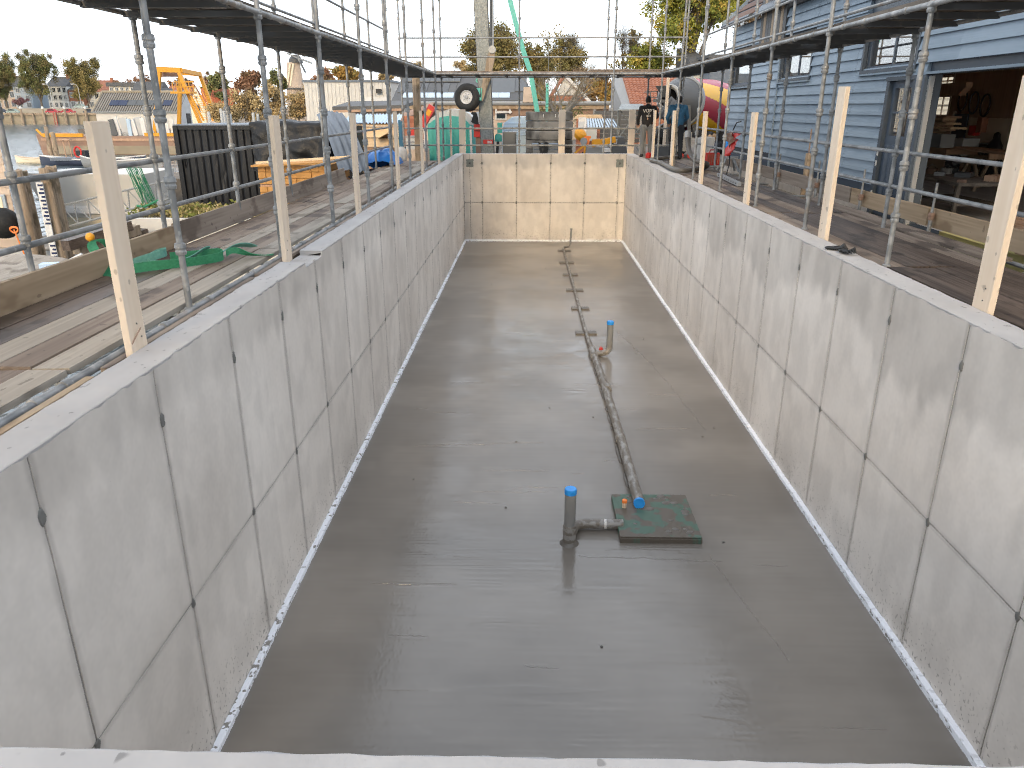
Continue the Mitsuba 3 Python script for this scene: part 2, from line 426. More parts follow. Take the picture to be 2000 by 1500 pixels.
P('m_roof_lead', (0.10, 0.107, 0.112), 0.5, 0.2)
P('m_roof_corr', lambda p, n, uv: mix((0.15, 0.14, 0.125), (0.25, 0.235, 0.21), fbm(p.x * 0.9, p.y * 0.9, p.z * 0.9, 3)), 0.85)
P('m_roof_wave_shaded', lambda p, n, uv: mix((0.10, 0.093, 0.083), (0.30, 0.28, 0.25), smoothstep(-0.7, 0.8, dr.sin((p.x + 71.7) / 14.2 * 6.2832 * 36))) * (0.8 + 0.3 * fbm(p.x * 0.9, p.y * 0.9, p.z, 3)), 0.85)  # valley shade painted into the colour, for relief the sun leaves flat
P('m_solar', (0.02, 0.03, 0.07), 0.15)
P('m_poly', (0.40, 0.51, 0.62), 0.3)
P('m_block', lambda p, n, uv: mix((0.035, 0.034, 0.033), (0.20, 0.195, 0.185), smoothstep(0.3, 0.75, fbm(p.x * 2.6, p.y * 2.6, p.z * 1.4, 4))), 0.85)
P('m_rust', lambda p, n, uv: mix((0.20, 0.115, 0.085), (0.33, 0.23, 0.17), fbm(p.x * 0.6, p.y, p.z * 2.2, 4)), 0.75)
P('m_quay_far', lambda p, n, uv: mix((0.20, 0.165, 0.115), (0.36, 0.31, 0.23), fbm(p.x * 0.5, p.y, p.z * 1.2, 4)), 0.85)
P('m_ground', lambda p, n, uv: mix((0.10, 0.088, 0.075), (0.19, 0.17, 0.15), fbm(p.x * 1.2, p.y * 1.2, 0.0, 4)), 0.9, spec=0.2, bump=lambda p, n, uv: fbm(p.x * 6, p.y * 6, 0.0, 3) * 0.02)
P('m_floor_grey', wood((0.32, 0.31, 0.30), (0.42, 0.41, 0.40), 1, 0.4), 0.5)
P('m_plywood', wood((0.36, 0.22, 0.14), (0.46, 0.30, 0.20), 2, 0.4), 0.6)
P('m_roof_brown', (0.13, 0.085, 0.07), 0.8)
P('m_peg', (0.62, 0.51, 0.38), 0.7)
P('m_insul', (0.42, 0.38, 0.16), 0.9)
P('m_skin', (0.48, 0.29, 0.20), 0.55)
P('m_hoodie_black', (0.016, 0.016, 0.018), 0.85)
P('m_hoodie_blue', (0.045, 0.14, 0.23), 0.85)
P('m_trousers_grey', (0.17, 0.18, 0.19), 0.85)
P('m_trousers_dark', (0.03, 0.032, 0.036), 0.85)
P('m_navy', (0.02, 0.03, 0.08), 0.8)
P('m_hair_dark', (0.018, 0.013, 0.010), 0.6)
P('m_hair_fair', (0.30, 0.19, 0.10), 0.6)


def water_bump(p, n, uv):
    return fbm(p.x * 0.9, p.y * 0.55, 0.0, 4) * 0.16 + noise(p.x * 5, p.y * 3.2, 2.0) * 0.02


P('m_water', (0.055, 0.075, 0.085), 0.10, spec=0.6, bump=water_bump)
# ------------------------------------------------------------------ the pool: floor, poured walls with their formwork panels
XL, XR, YF, YN, ZF = -2.16, 3.06, 25.17, 1.338, -2.772
struct('pool_floor', MB().box((XL - 0.1, YN - 0.1, ZF - 0.2), (XR + 0.1, YF + 0.1, ZF)), 'm_floor')


def jag(a, b, n, amp, fixed):
    """points from a to b along one edge, slightly uneven"""
    t = np.linspace(a, b, n)
    return t, fixed + RNG.uniform(-amp, amp, n)


def panel_poly(a0, a1, z0, z1, notch=None):
    g = 0.007
    z1 = z1 - g if z1 < -0.5 else z1
    t, j = jag(a0 + g, a1 - g, 9, 0.004, z1)
    top = list(zip(t, j))
    if notch:
        top = []
        for q in np.linspace(a0 + g, a1 - g, 25):
            top.append((q, (z1 - 0.052 if notch[0] < q < notch[1] else z1) + RNG.uniform(-0.003, 0.003)))
    z, l = jag(z1 - 0.03, z0 + 0.03, 7, 0.003, a1 - g)
    z2, r = jag(z0 + 0.03, z1 - 0.03, 7, 0.003, a0 + g)
    return top + list(zip(l, z)) + [(a1 - g, z0 + g), (a0 + g, z0 + g)] + list(zip(r, z2))


def plug(c, axis, w=0.032, h=0.042):
    m = MB()
    a = np.linspace(0, 2 * math.pi, 11)[:-1]
    rr = RNG.uniform(0.75, 1.2, 10)
    pts = []
    for k, s, o in ((0, 1.0, 0.0), (1, 0.8, 0.006), (2, 0.3, 0.008)):
        u, v = np.cos(a) * w * rr * s, np.sin(a) * h * rr * s
        p = np.zeros((10, 3))
        p[:, 0 if axis == 1 else 1] = u
        p[:, 2] = v
        p[:, axis] = o * (1 if (axis == 0 and c[0] < 0) else -1)
        pts.append(p + np.asarray(c))
    f = [[i * 10 + j, i * 10 + (j + 1) % 10, (i + 1) * 10 + (j + 1) % 10, (i + 1) * 10 + j] for i in range(2) for j in range(10)]
    m.add(np.vstack(pts), f)
    m.add(np.vstack([pts[2], pts[2].mean(0)]), [[j, (j + 1) % 10, 10] for j in range(10)])
    return m


def side_wall(label, face, out, seams, zmid, zup, notch=None):
    w = thing('concrete_wall', label, 'wall', 'walls of the concrete pool')
    s = 1 if face < out else -1
    back = face + 0.006 * s
    obj('core', MB().box((min(back, out - 0.004 * s), YN - 0.25, ZF - 0.2), (max(back, out - 0.004 * s), YF + 0.25, -0.053)), 'm_seam', w)
    segs = [(YN - 0.25, YF + 0.25, 0.0)]
    if notch:
        segs = [(YN - 0.25, notch[0], 0.0), (notch[0], notch[1], -0.05), (notch[1], YF + 0.25, 0.0)]
    for a, b, zt in segs:
        n = max(4, int((b - a) / 0.07))
        y = np.linspace(a, b, n)
        ej = face - 0.003 * s + RNG.uniform(-0.0035, 0.0035, n)
        eo = out + RNG.uniform(-0.006, 0.006, n)
        zz = zt + RNG.uniform(-0.002, 0.002, (n, 2))
        m = MB()
        v = np.concatenate([np.stack([ej + 0.004 * s, y, zz[:, 0] - 0.02], 1), np.stack([ej, y, zz[:, 0] - 0.004], 1), np.stack([ej + 0.005 * s, y, zz[:, 0]], 1), np.stack([eo, y, zz[:, 1]], 1), np.stack([eo, y, zz[:, 1] - 0.06], 1)])
        i = np.arange(n - 1)
        m.add(v, np.vstack([np.stack([k * n + i, k * n + i + 1, (k + 1) * n + i + 1, (k + 1) * n + i], 1) for k in range(4)]))
        m.add(v[[0, n, 2 * n, 3 * n, 4 * n]], [[0, 1, 2], [0, 2, 3], [0, 3, 4]])
        m.add(v[[n - 1, 2 * n - 1, 3 * n - 1, 4 * n - 1, 5 * n - 1]], [[2, 1, 0], [3, 2, 0], [4, 3, 0]])
        obj('wall_top', m, 'm_wall_top', w)
    for a, b in zip(seams[:-1], seams[1:]):
        for z0, z1 in ((ZF, zmid), (zmid, -0.006)):
            nt = notch if notch and z1 > -0.1 and a < notch[1] and b > notch[0] else None
            obj('panel', MB().prism(panel_poly(a, b, z0, z1, nt), face, back + 0.002 * s, 0), 'm_concrete', w)
    for q in seams[1:-1]:
        for zz in (zmid, zup):
            obj('tie_plug', plug((face, q + RNG.uniform(-0.008, 0.008), zz + RNG.uniform(-0.015, 0.015)), 0, 0.022 if q > 9 else 0.026, 0.046 if zz > -1 else 0.036), 'm_plug', w)
    return w


NOTCH = (7.18, 7.80)
lw = side_wall('long grey concrete pool wall on the left, notched near the second timber post', XL, -2.395, [YN - 0.2] + [2.91 + 1.15 * k for k in range(-1, 20)] + [YF], -1.605, -0.33, NOTCH)
rw = side_wall('long grey concrete pool wall on the right, with a damp streaked upper band', XR, 3.31, [YN - 0.2] + [4.0 + 1.147 * k for k in range(-2, 19)] + [YF], -1.575, -0.315)

fw = thing('concrete_wall', 'short cream lit concrete end wall at the far end of the pool with two steel corner plates', 'wall', 'walls of the concrete pool')
obj('core', MB().box((XL, YF + 0.006, ZF - 0.2), (XR, YF + 0.246, -0.06)), 'm_seam', fw)
m = MB()
n = 76
xx = np.linspace(XL, XR, n)
v = np.concatenate([np.stack([xx, np.full(n, YF + d) + RNG.uniform(-0.003, 0.003, n), np.full(n, z) + RNG.uniform(-0.002, 0.002, n)], 1) for d, z in ((0.005, -0.02), (0.002, -0.004), (0.008, 0.0), (0.25, 0.0), (0.25, -0.06))])
i = np.arange(n - 1)
m.add(v, np.vstack([np.stack([k * n + i, k * n + i + 1, (k + 1) * n + i + 1, (k + 1) * n + i], 1) for k in range(4)]))
obj('wall_top', m, 'm_wall_top', fw)
fs = [XL + 0.004, -1.95, -1.56, -0.453, 0.652, 1.741, 2.817, XR - 0.004]
for a, b in zip(fs[:-1], fs[1:]):
    for z0, z1 in ((ZF, -1.52), (-1.52, -0.006)):
        obj('panel', MB().prism(panel_poly(a, b, z0, z1), YF, YF + 0.008, 1), 'm_concrete', fw)
for q in fs[2:-1]:
    for zz in (-1.52, -0.29):
        obj('tie_plug', plug((q, YF, zz), 1, 0.03, 0.045), 'm_plug', fw)
for q in (-1.945, 2.85):
    k = obj('corner_plate', MB().box((q - 0.115, YF - 0.012, -0.41), (q + 0.115, YF - 0.001, -0.165)), 'm_plate', fw)
    obj('bolt', MB().lathe([(0.0, -0.03), (0.03, -0.028), (0.035, 0.0)], (q, YF - 0.012, -0.29), (0, 1, 0), 10), 'm_grey_dark', k)
nw = thing('concrete_wall', 'pale concrete end wall top right below the camera along the bottom of the picture', 'wall', 'walls of the concrete pool')
m = MB()
n = 90
xx = np.linspace(-2.39, 3.30, n)
v = np.concatenate([np.stack([xx, np.full(n, y) + RNG.uniform(-0.004, 0.004, n) * (y > 1.2), np.full(n, z) + RNG.uniform(-0.0015, 0.0015, n)], 1) for y, z in ((1.088, -0.1), (1.088, 0.001), (YN - 0.006, 0.001), (YN, -0.004), (YN, -0.1))])
i = np.arange(n - 1)
m.add(v, np.vstack([np.stack([k * n + i, k * n + i + 1, (k + 1) * n + i + 1, (k + 1) * n + i], 1) for k in range(4)]))
obj('wall_top', m, 'm_wall_top', nw)
obj('core', MB().box((-2.0, 1.1, ZF - 0.2), (2.9, YN - 0.004, -0.09)), 'm_concrete', nw)

for lab, a, b, fx in (('white foam edge strip along the foot of the left pool wall', YN, YF - 0.05, 'L'), ('white foam edge strip along the foot of the right pool wall', YN, YF - 0.05, 'R'), ('white foam edge strip along the foot of the far end wall', XL + 0.05, XR - 0.05, 'F')):
    t = thing('foam_strip', lab, 'foam strip', 'white foam strips at the wall feet')
    cuts = [a]
    while cuts[-1] < b:
        cuts.append(min(b, cuts[-1] + RNG.uniform(1.8, 2.6)))
    for c0, c1 in zip(cuts[:-1], cuts[1:]):
        h, o = ZF + 0.052 + RNG.uniform(-0.008, 0.008), RNG.uniform(0.0, 0.007)
        n = max(3, int((c1 - c0) / 0.12))
        tt = np.linspace(c0 + 0.003, c1, n)
        wob = 0.048 + o + RNG.uniform(-0.002, 0.002, n)
        top = h + RNG.uniform(-0.003, 0.003, n)
        sec = [(o, ZF - 0.02), (o, top), (wob - 0.008, top), (wob, top - 0.006), (wob, ZF - 0.02)]
        rows = []
        for d, z in sec:
            d, z = np.broadcast_to(d, (n,)), np.broadcast_to(z, (n,))
            rows.append(np.stack([XL + d, tt, z], 1) if fx == 'L' else np.stack([XR - d, tt, z], 1) if fx == 'R' else np.stack([tt, YF - d, z], 1))
        m = MB()
        i = np.arange(n - 1)
        v = np.concatenate(rows)
        m.add(v, np.vstack([np.stack([k * n + i, k * n + i + 1, (k + 1) * n + i + 1, (k + 1) * n + i], 1) for k in range(4)]))
        m.add(v[[0, n, 2 * n, 3 * n, 4 * n]], [[0, 1, 2], [0, 2, 3], [0, 3, 4]])
        obj('strip_piece', m, 'm_eps', t)

# ------------------------------------------------------------------ drain pipes on the pool floor
ZP = ZF + 0.062
t = thing('drain_pipe', 'upright grey drain pipe with blue cap and short branch to the green board', 'pipe')
RX, RY = 0.425, 6.69
ztop = at(1111, 956, y=RY)[2]
obj('riser', MB().tube((RX, RY, ZF + 0.16), (RX, RY, ztop), 0.0575, n=20, cap=False), 'm_pipe', t, 40)
obj('socket', MB().lathe([(0.05, ZF - 0.02), (0.066, ZF - 0.01), (0.069, ZF + 0.20), (0.064, ZF + 0.215), (0.058, ZF + 0.217)], (RX, RY, 0), n=20), 'm_pipe_mud', t, 40)
obj('cap', MB().lathe([(0.061, ztop - 0.045), (0.061, ztop), (0.056, ztop + 0.012), (0.0, ztop + 0.013)], (RX, RY, 0), n=20), 'm_blue_cap', t, 40)
obj('branch', MB().path([(RX + 0.02, RY + 0.04, ZF + 0.07), (RX + 0.045, RY + 0.17, ZP), (RX + 0.09, RY + 0.25, ZP), (RX + 0.17, RY + 0.28, ZP), (RX + 0.3, RY + 0.28, ZP), (1.0, RY + 0.28, ZP)], 0.052, 16), 'm_pipe_mud', t, 50)
obj('label_band', MB().tube((0.80, RY + 0.28, ZP), (0.825, RY + 0.28, ZP), 0.0535, n=16, cap=False), 'm_white', t)
obj('mud_foot', MB().lathe([(0.105, ZF - 0.004), (0.085, ZF + 0.012), (0.067, ZF + 0.03)], (RX, RY, 0), n=14), 'm_mud', t, True)

t = thing('hatch_board', 'square green board smeared with mud lying flat on the wet pool floor', 'board')
obj('board', MB().box((0.945, 6.72, ZF - 0.01), (1.775, 7.62, ZF + 0.065)), 'm_hatch', t)
for a, b in (((0.945, 6.712), (1.775, 6.72)),):
    obj('board_edge', MB().box((0.945, 6.704, ZF - 0.008), (1.775, 6.718, ZF + 0.05)), 'm_hatch', t)
m = MB()
for k in range(46):
    c = np.array([RNG.uniform(1.05, 1.74), RNG.uniform(6.76, 7.58), ZF + 0.065])
    if RNG.random() < 0.62 - 0.5 * (c[0] - 1.05):
        continue
    m.sphere(c, RNG.uniform(0.015, 0.045), 8, (1.3, 1.0, 0.14))
obj('mud_splash', m, 'm_mud', t, True, kind='stuff')
t = thing('pipe_stub', 'small orange capped pipe stub standing on the green hatch board', 'pipe')
sx, sy, _ = at(1219, 990, z=ZF + 0.07)
obj('stub', MB().tube((sx, sy, ZF + 0.065), (sx, sy - 0.01, ZF + 0.15), 0.024, n=14), 'm_new_wood_z', t, 40)
obj('cap', MB().lathe([(0.028, 0.0), (0.028, 0.03), (0.02, 0.036), (0, 0.036)], (sx, sy - 0.01, ZF + 0.13), n=14), 'm_orange', t, 40)

t = thing('drain_pipe', 'long muddy grey drain pipe running down the pool floor with a blue end cap', 'pipe')
pts = np.array([(1.215, 7.34, ZF + 0.115), (1.222, 8.2, ZP + 0.02), (1.215, 9.6, ZP + 0.004), (1.195, 11.0, ZP), (1.165, 12.2, ZP), (1.15, 12.75, ZP)])
obj('run', MB().path(pts, [0.06, 0.06, 0.06, 0.059, 0.059, 0.066], 18), 'm_pipe_mud', t, 50)
obj('end_cap', MB().tube((1.2145, 7.31, ZF + 0.117), (1.2145, 7.345, ZF + 0.115), 0.062, n=18), 'm_blue_cap', t, 40)
for yy in (9.1, 10.95):
    obj('sleeve', MB().tube((1.218, yy, ZP + 0.008), (1.214, yy + 0.16, ZP + 0.006), 0.067, n=18), 'm_pipe_mud', t, 40)
obj('tee', MB().tube((1.15, 12.62, ZP), (1.135, 13.05, ZP), 0.069, n=18).path([(1.15, 12.8, ZP), (1.28, 12.84, ZP), (1.38, 12.86, ZP + 0.02), (1.425, 12.86, ZF + 0.16)], 0.058, 16), 'm_pipe_mud', t, 50)
zt2 = at(1188, 628, y=12.86)[2]
obj('riser', MB().tube((1.425, 12.86, ZF + 0.12), (1.425, 12.86, zt2), 0.057, n=18), 'm_pipe', t, 40)
obj('cap', MB().lathe([(0.061, zt2 - 0.05), (0.061, zt2), (0.055, zt2 + 0.01), (0.0, zt2 + 0.011)], (1.425, 12.86, 0), n=18), 'm_blue_cap', t, 40)
obj('side_cap', MB().tube((1.29, 12.98, ZF + 0.11), (1.28, 12.86, ZF + 0.12), 0.035, n=12), 'm_red', t, 40)
m = MB()
for yy in np.arange(7.5, 13.0, 0.22):
    xx = np.interp(yy, pts[:, 1], pts[:, 0])
    for s in (-1, 1):
        if RNG.random() < 0.6:
            m.sphere((xx + s * RNG.uniform(0.04, 0.06), yy + RNG.uniform(-0.09, 0.09), ZF), RNG.uniform(0.025, 0.045), 8, (0.8, RNG.uniform(3, 7), 0.45))
obj('mud_bed', m, 'm_mud', t, True, kind='stuff')

t = thing('conduit_pipe', 'thin grey conduit running from the tee to the far end wall and turning up it', 'pipe')
obj('run', MB().path([(1.135, 13.0, ZP), (1.10, 14.5, ZF + 0.05), (1.09, 17.0, ZF + 0.05), (1.065, 20.0, ZF + 0.05), (1.04, 23.3, ZF + 0.05), (1.04, 23.6, ZF + 0.05)], [0.045, 0.032, 0.031, 0.031, 0.031, 0.031], 12), 'm_pipe_mud', t, 50)
obj('elbow', MB().path([(1.04, 23.55, ZF + 0.05), (1.10, 23.72, ZF + 0.055), (1.23, 23.78, ZF + 0.07), (1.27, 23.80, ZF + 0.2), (1.29, 23.82, ZF + 0.62)], 0.031, 12), 'm_pipe', t, 50)
for k, (yy, xx) in enumerate(((14.28, 1.118), (16.2, 1.113), (17.97, 1.097), (19.75, 1.072), (21.42, 1.055), (23.3, 1.05))):
    which = ('nearest', 'second', 'third', 'fourth', 'fifth', 'farthest')[k]
    single('support_block', MB().box((xx - 0.21 + 0.02 * (k % 2), yy - 0.10, ZF - 0.005), (xx + 0.20, yy + 0.10, ZF + 0.035)).box((xx - 0.05, yy - 0.06, ZF + 0.02), (xx + 0.04, yy + 0.05, ZF + 0.045)), 'm_mud',
           'muddy support block under the thin conduit, %s of six from the camera' % which, 'block', 'support blocks under the thin conduit')
m = MB()
for k in range(34):
    x, y = RNG.uniform(-1.9, 2.4), RNG.uniform(1.8, 15)
    ln = RNG.uniform(0.2, 1.0)
    q = np.linspace(0, 1, 9)
    pts_ = np.stack([x + ln * q, y + 0.02 * np.cumsum(RNG.normal(0, 0.35, 9)) + RNG.uniform(-0.03, 0.03) * q, np.full(9, ZF - 0.0015)], 1)
    m.path(pts_, np.r_[0.001, RNG.uniform(0.0025, 0.0055, 7), 0.001], 6)
for (x0_, y0_, x1_, y1_) in ((1.75, 14.4, 2.15, 12.3), (2.15, 12.2, 2.45, 9.6), (1.80, 6.5, 2.1, 5.0), (-1.5, 9.0, 0.2, 9.15), (0.5, 6.45, 1.9, 6.4)):
    q = np.linspace(0, 1, 12)
    pts_ = np.stack([x0_ + (x1_ - x0_) * q + RNG.normal(0, 0.008, 12), y0_ + (y1_ - y0_) * q + RNG.normal(0, 0.008, 12), np.full(12, ZF - 0.001)], 1)
    m.path(pts_, 0.0042, 6)
single('screed_ridges', m, 'm_floor', 'fine raised trowel ridges in the wet screed of the pool floor', 'ridges', kind='stuff')
m = MB()
for k in range(16):
    m.box(*(lambda c: (c - 0.009, c + np.array([0.009, 0.008, 0.007])))(np.array([RNG.uniform(-1.9, 2.8), RNG.uniform(3, 22), ZF + 0.004])), rot=rotz(RNG.uniform(0, 3)))
single('floor_crumbs', m, 'm_plug', 'scattered dark crumbs of concrete on the wet pool floor', 'crumbs', kind='stuff')

# ------------------------------------------------------------------ timber posts fixed to the outer faces of the pool walls
ORD = ['nearest the camera', 'second from the camera', 'third from the camera', 'fourth from the camera', 'fifth from the camera', 'sixth from the camera', 'seventh from the camera']


def post(lo, hi, lean, label):
    m = MB()
    lo, hi = np.array(lo, float), np.array(hi, float)
    zs = np.linspace(lo[2], hi[2], 9)
    sx, sy = np.cumsum(RNG.normal(0, 0.0011, 9)), np.cumsum(RNG.normal(0, 0.0016, 9))
    c_ = 0.004
    ring_ = [(lo[0] + c_, lo[1]), (hi[0] - c_, lo[1]), (hi[0], lo[1] + c_), (hi[0], hi[1] - c_), (hi[0] - c_, hi[1]), (lo[0] + c_, hi[1]), (lo[0], hi[1] - c_), (lo[0], lo[1] + c_)]
    v = np.array([(a + sx[i], b + sy[i], z + (RNG.uniform(-0.003, 0.003) if i == 8 else 0)) for i, z in enumerate(zs) for a, b in ring_] + [((lo[0] + hi[0]) / 2 + sx[8], (lo[1] + hi[1]) / 2 + sy[8], zs[8])])
    f = [[i * 8 + j, i * 8 + (j + 1) % 8, (i + 1) * 8 + (j + 1) % 8, (i + 1) * 8 + j] for i in range(8) for j in range(8)]
    m.add(v, f)
    m.f.append(np.array([[64 + j, 64 + (j + 1) % 8, 72] for j in range(8)]))
    if lean:
        m.turn(roty(lean), ((lo[0] + hi[0]) / 2, 0, 0))
    k = single('timber_post', m, 'm_new_wood_z', label, 'post', 'new timber posts around the pool')
    wide_x = hi[0] - lo[0] > hi[1] - lo[1]
    for zz in (0.07, 0.16):
        f_ = RNG.uniform(0.25, 0.75)
        if wide_x:
            p = np.array([lo[0] + (hi[0] - lo[0]) * f_, lo[1], zz])
            d = np.array([0, -0.004, 0])
        else:
            s_ = 1 if lo[0] < 0 else -1
            p = np.array([hi[0] if s_ > 0 else lo[0], lo[1] + (hi[1] - lo[1]) * f_, zz])
            d = np.array([0.004 * s_, 0, 0])
        obj('nail_head', MB().tube(p - d, p + d, 0.0055, n=8), 'm_grey_dark', k)
    return k


for k, y in enumerate((4.30, 7.36, 10.70, 14.15, 17.46, 20.65, 23.95)):
    post((-2.440, y, -0.3), (-2.396, y + 0.195, 1.325), RNG.uniform(-0.004, 0.004), 'pale new timber post on the left pool wall, ' + ORD[k])
for k, (y, zt) in enumerate(((5.40, 1.60), (8.65, 1.605), (11.95, 1.325), (15.3, 1.325), (18.65, 1.32), (21.6, 1.32), (24.1, 1.325))):
    post((3.318, y, -0.35), (3.368, y + 0.21, zt), 0.006 if k == 0 else RNG.uniform(-0.004, 0.004), 'pale new timber post on the right pool wall, ' + ORD[k])
for x, lab in ((-2.30, 'pale wide timber post at the far left corner of the pool, before the teal cabin'), (0.885, 'pale timber post in the middle of the far end wall, before the concrete rings'), (3.10, 'pale wide timber post at the far right corner of the pool, beside the trestle')):
    post((x, YF + 0.255, -0.3), (x + 0.21, YF + 0.305, 1.325), 0.004, lab)
m = MB()
for p, q, r in (((-2.396, 4.315, 0.055), (-2.372, 4.40, 0.135), 0.004),):
    m.tube(p, q, r, n=6)
single('bent_nail', m, 'm_rust', 'bent rusty nail sticking out of the nearest left timber post', 'nail')

# ------------------------------------------------------------------ scaffold tubes
TR = 0.0242


def cup(m, x, y, z, big=1.0):
    m.lathe([(TR, -0.035), (0.037 * big, -0.03), (0.041 * big, -0.008), (0.036, 0.0), (0.036, 0.012), (0.043 * big, 0.02), (0.039 * big, 0.05), (TR, 0.058)], (x, y, z), n=10)


def standard(s, x, y, z0, z1, cups, lean=(0, 0)):
    k = obj('standard', MB().path([(x, y, z0), (x + lean[0], y + lean[1], z1)], TR, 10), 'm_galv', s, 40)
    for c in cups:
        if z0 < c < z1:
            f = (c - z0) / (z1 - z0)
            m = MB()
            cup(m, x + lean[0] * f, y + lean[1] * f, c)
            obj('cup_joint', m, 'm_galv', k, 40)
    return k


def ring(x0, x1, r=0.034):
    return MB().tube(x0, x1, r, n=12)


CUPS = [-0.06, 0.42, 0.885, 1.33, 1.80, 2.19, 2.74, 3.23, 3.75, 4.25]
YSL = [3.15, 5.45, 7.65, 9.80, 12.04, 14.25, 16.53, 19.05, 21.42]
YSR = [2.65, 4.95, 7.24, 9.55, 11.80, 14.10, 16.50, 18.85, 21.20]
XLI, XLO, XRI, XRO = -2.53, -3.80, 3.41, 4.43

sl = thing('scaffold', 'grey tube scaffold along the left side of the pool, under the left walkway', 'scaffold')
for k, y in enumerate(YSL):
    deep = -2.95 if y < 18.5 else -1.3
    standard(sl, XLI + RNG.uniform(-0.012, 0.012), y, -0.10 if k else -0.4, 4.9, CUPS, (RNG.uniform(-0.03, 0.02), RNG.uniform(-0.02, 0.02)))
    standard(sl, XLO, y + (0.2 if k else 0), deep, 4.6 if y > 7 else 2.2, [c + 0.02 for c in CUPS], (RNG.uniform(-0.02, 0.02), 0))
    obj('transom', MB().tube((XLI, y + 0.05, -0.115), (XLO, y + 0.15, -0.115), TR, n=8), 'm_galv', sl, 40)
    for dy in (0.07, 0.8, 1.55):
        obj('transom', MB().bar((XLI - 0.01, y + dy, 2.215), (XLO, y + dy, 2.215), 0.05, 0.055), 'm_grey_dark', sl)
for a, b in zip([1.2] + YSL[:-1], YSL):
    obj('ledger', MB().tube((XLI, a + 0.02, -0.03), (XLI, b - 0.02, -0.03), TR, n=12), 'm_galv', sl, 40)
    obj('upper_ledger', MB().tube((XLI + 0.01, a + 0.03, 2.222), (XLI + 0.01, b - 0.03, 2.222), TR, n=10), 'm_galv', sl, 40)
    obj('upper_ledger', MB().tube((XLO, a + 0.23, 2.225), (XLO, b + 0.17, 2.225), TR, n=10), 'm_galv', sl, 40)
    for z in (0.41, 0.885):
        obj('guard_rail', MB().tube((XLO - 0.02, a + 0.22, z), (XLO - 0.02, b + 0.18, z), TR, n=10), 'm_galv', sl, 40)
    if b > 9:
        for z in (2.76, 3.26):
            obj('upper_guard_rail', MB().tube((XLO + 0.02, a + 0.2, z), (XLO + 0.02, b + 0.2, z), TR * 0.9, n=8), 'm_galv', sl, 40)
    for f in (0.14, 0.30, 0.62, 0.80):
        y = a + (b - a) * f + RNG.uniform(-0.06, 0.06)
        obj('coupler', ring((XLI, y, -0.03), (XLI, y + 0.06, -0.03), 0.033), 'm_galv', sl, 40)
        obj('coupler', ring((XLI + 0.01, y, 2.222), (XLI + 0.01, y + 0.05, 2.222), 0.031), 'm_galv', sl, 40)

sf = thing('scaffold', 'grey tube scaffold bridging the far end of the pool between the two side scaffolds', 'scaffold')
YB0, YB1 = 21.42, 23.75
obj('upper_ledger', MB().tube((XLI, YB0, 2.222), (XRI, YB0, 2.222), TR * 1.1, n=10), 'm_galv', sf, 40)
obj('upper_ledger', MB().tube((XLO, YB1, 2.222), (XRO, YB1, 2.222), TR, n=10), 'm_galv', sf, 40)
for z in (2.76, 3.265):
    obj('upper_guard_rail', MB().tube((XLO, YB1 + 0.03, z), (XRO, YB1 + 0.03, z), TR * 0.9, n=8), 'm_galv', sf, 40)
for z in (0.32, 0.80):
    obj('guard_rail', MB().tube((XLO, YB1 + 0.03, z), (XRO, YB1 + 0.03, z), TR * 0.95, n=8), 'm_galv', sf, 40)
for x, y, zb in ((-0.345, YB1, 0.1), (2.18, YB1, 0.1), (2.16, YB0, 0.25), (-2.62, YB1, -0.2), (XLO, YB1, -1.3), (XRO, YB1, -0.5), (XRI, YB1, -0.3)):
    standard(sf, x, y, zb, 4.9, CUPS)
for x in np.arange(-2.3, 3.4, 0.8):
    obj('transom', MB().bar((x, YB0, 2.215), (x, YB1, 2.215), 0.05, 0.055), 'm_grey_dark', sf)
for x in np.arange(-2.0, 3.2, 0.62):
    obj('coupler', ring((x, YB0, 2.222), (x + 0.05, YB0, 2.222), 0.034), 'm_galv', sf, 40)

sr = thing('scaffold', 'grey tube scaffold along the right side of the pool, before the blue boarded house', 'scaffold')
for k, y in enumerate(YSR):
    standard(sr, XRI + RNG.uniform(-0.01, 0.01), y, -0.10, 4.9, CUPS, (RNG.uniform(-0.02, 0.05), RNG.uniform(-0.02, 0.02)))
    standard(sr, XRO, y + 0.15, -0.45, 4.9, [c - 0.02 for c in CUPS], (RNG.uniform(-0.02, 0.03), 0))
    obj('transom', MB().tube((XRI, y + 0.05, -0.115), (XRO + 0.6, y + 0.1, -0.125), TR, n=8), 'm_galv', sr, 40)
    for dy in (0.07, 0.8, 1.55):
        obj('transom', MB().bar((XRI + 0.01, y + dy, 2.215), (XRO, y + dy, 2.215), 0.05, 0.055), 'm_grey_dark', sr)
for a, b in zip([1.0] + YSR[:-1], YSR):
    obj('upper_ledger', MB().tube((XRI - 0.01, a + 0.03, 2.222), (XRI - 0.01, b - 0.03, 2.222), TR, n=10), 'm_galv', sr, 40)
    obj('upper_ledger', MB().tube((XRO, a + 0.23, 2.225), (XRO, b + 0.17, 2.225), TR, n=10), 'm_galv', sr, 40)
    for z in (0.485, 0.89):
        obj('guard_rail', MB().tube((XRO + 0.02, a + 0.2, z), (XRO + 0.02, b + 0.2, z), TR, n=10), 'm_galv', sr, 40)
    for z in (2.62, 3.10):
        obj('upper_guard_rail', MB().tube((XRO - 0.01, a + 0.2, z), (XRO - 0.01, b + 0.2, z), TR * 0.95, n=8), 'm_galv', sr, 40)
    for f in (0.2, 0.55, 0.8):
        y = a + (b - a) * f + RNG.uniform(-0.06, 0.06)
        obj('coupler', ring((XRI - 0.01, y, 2.222), (XRI - 0.01, y + 0.05, 2.222), 0.031), 'm_galv', sr, 40)
obj('base_tube', MB().tube((5.0, 7.0, -0.12), (5.0, 12.5, -0.12), TR, n=8), 'm_galv', sr, 40)
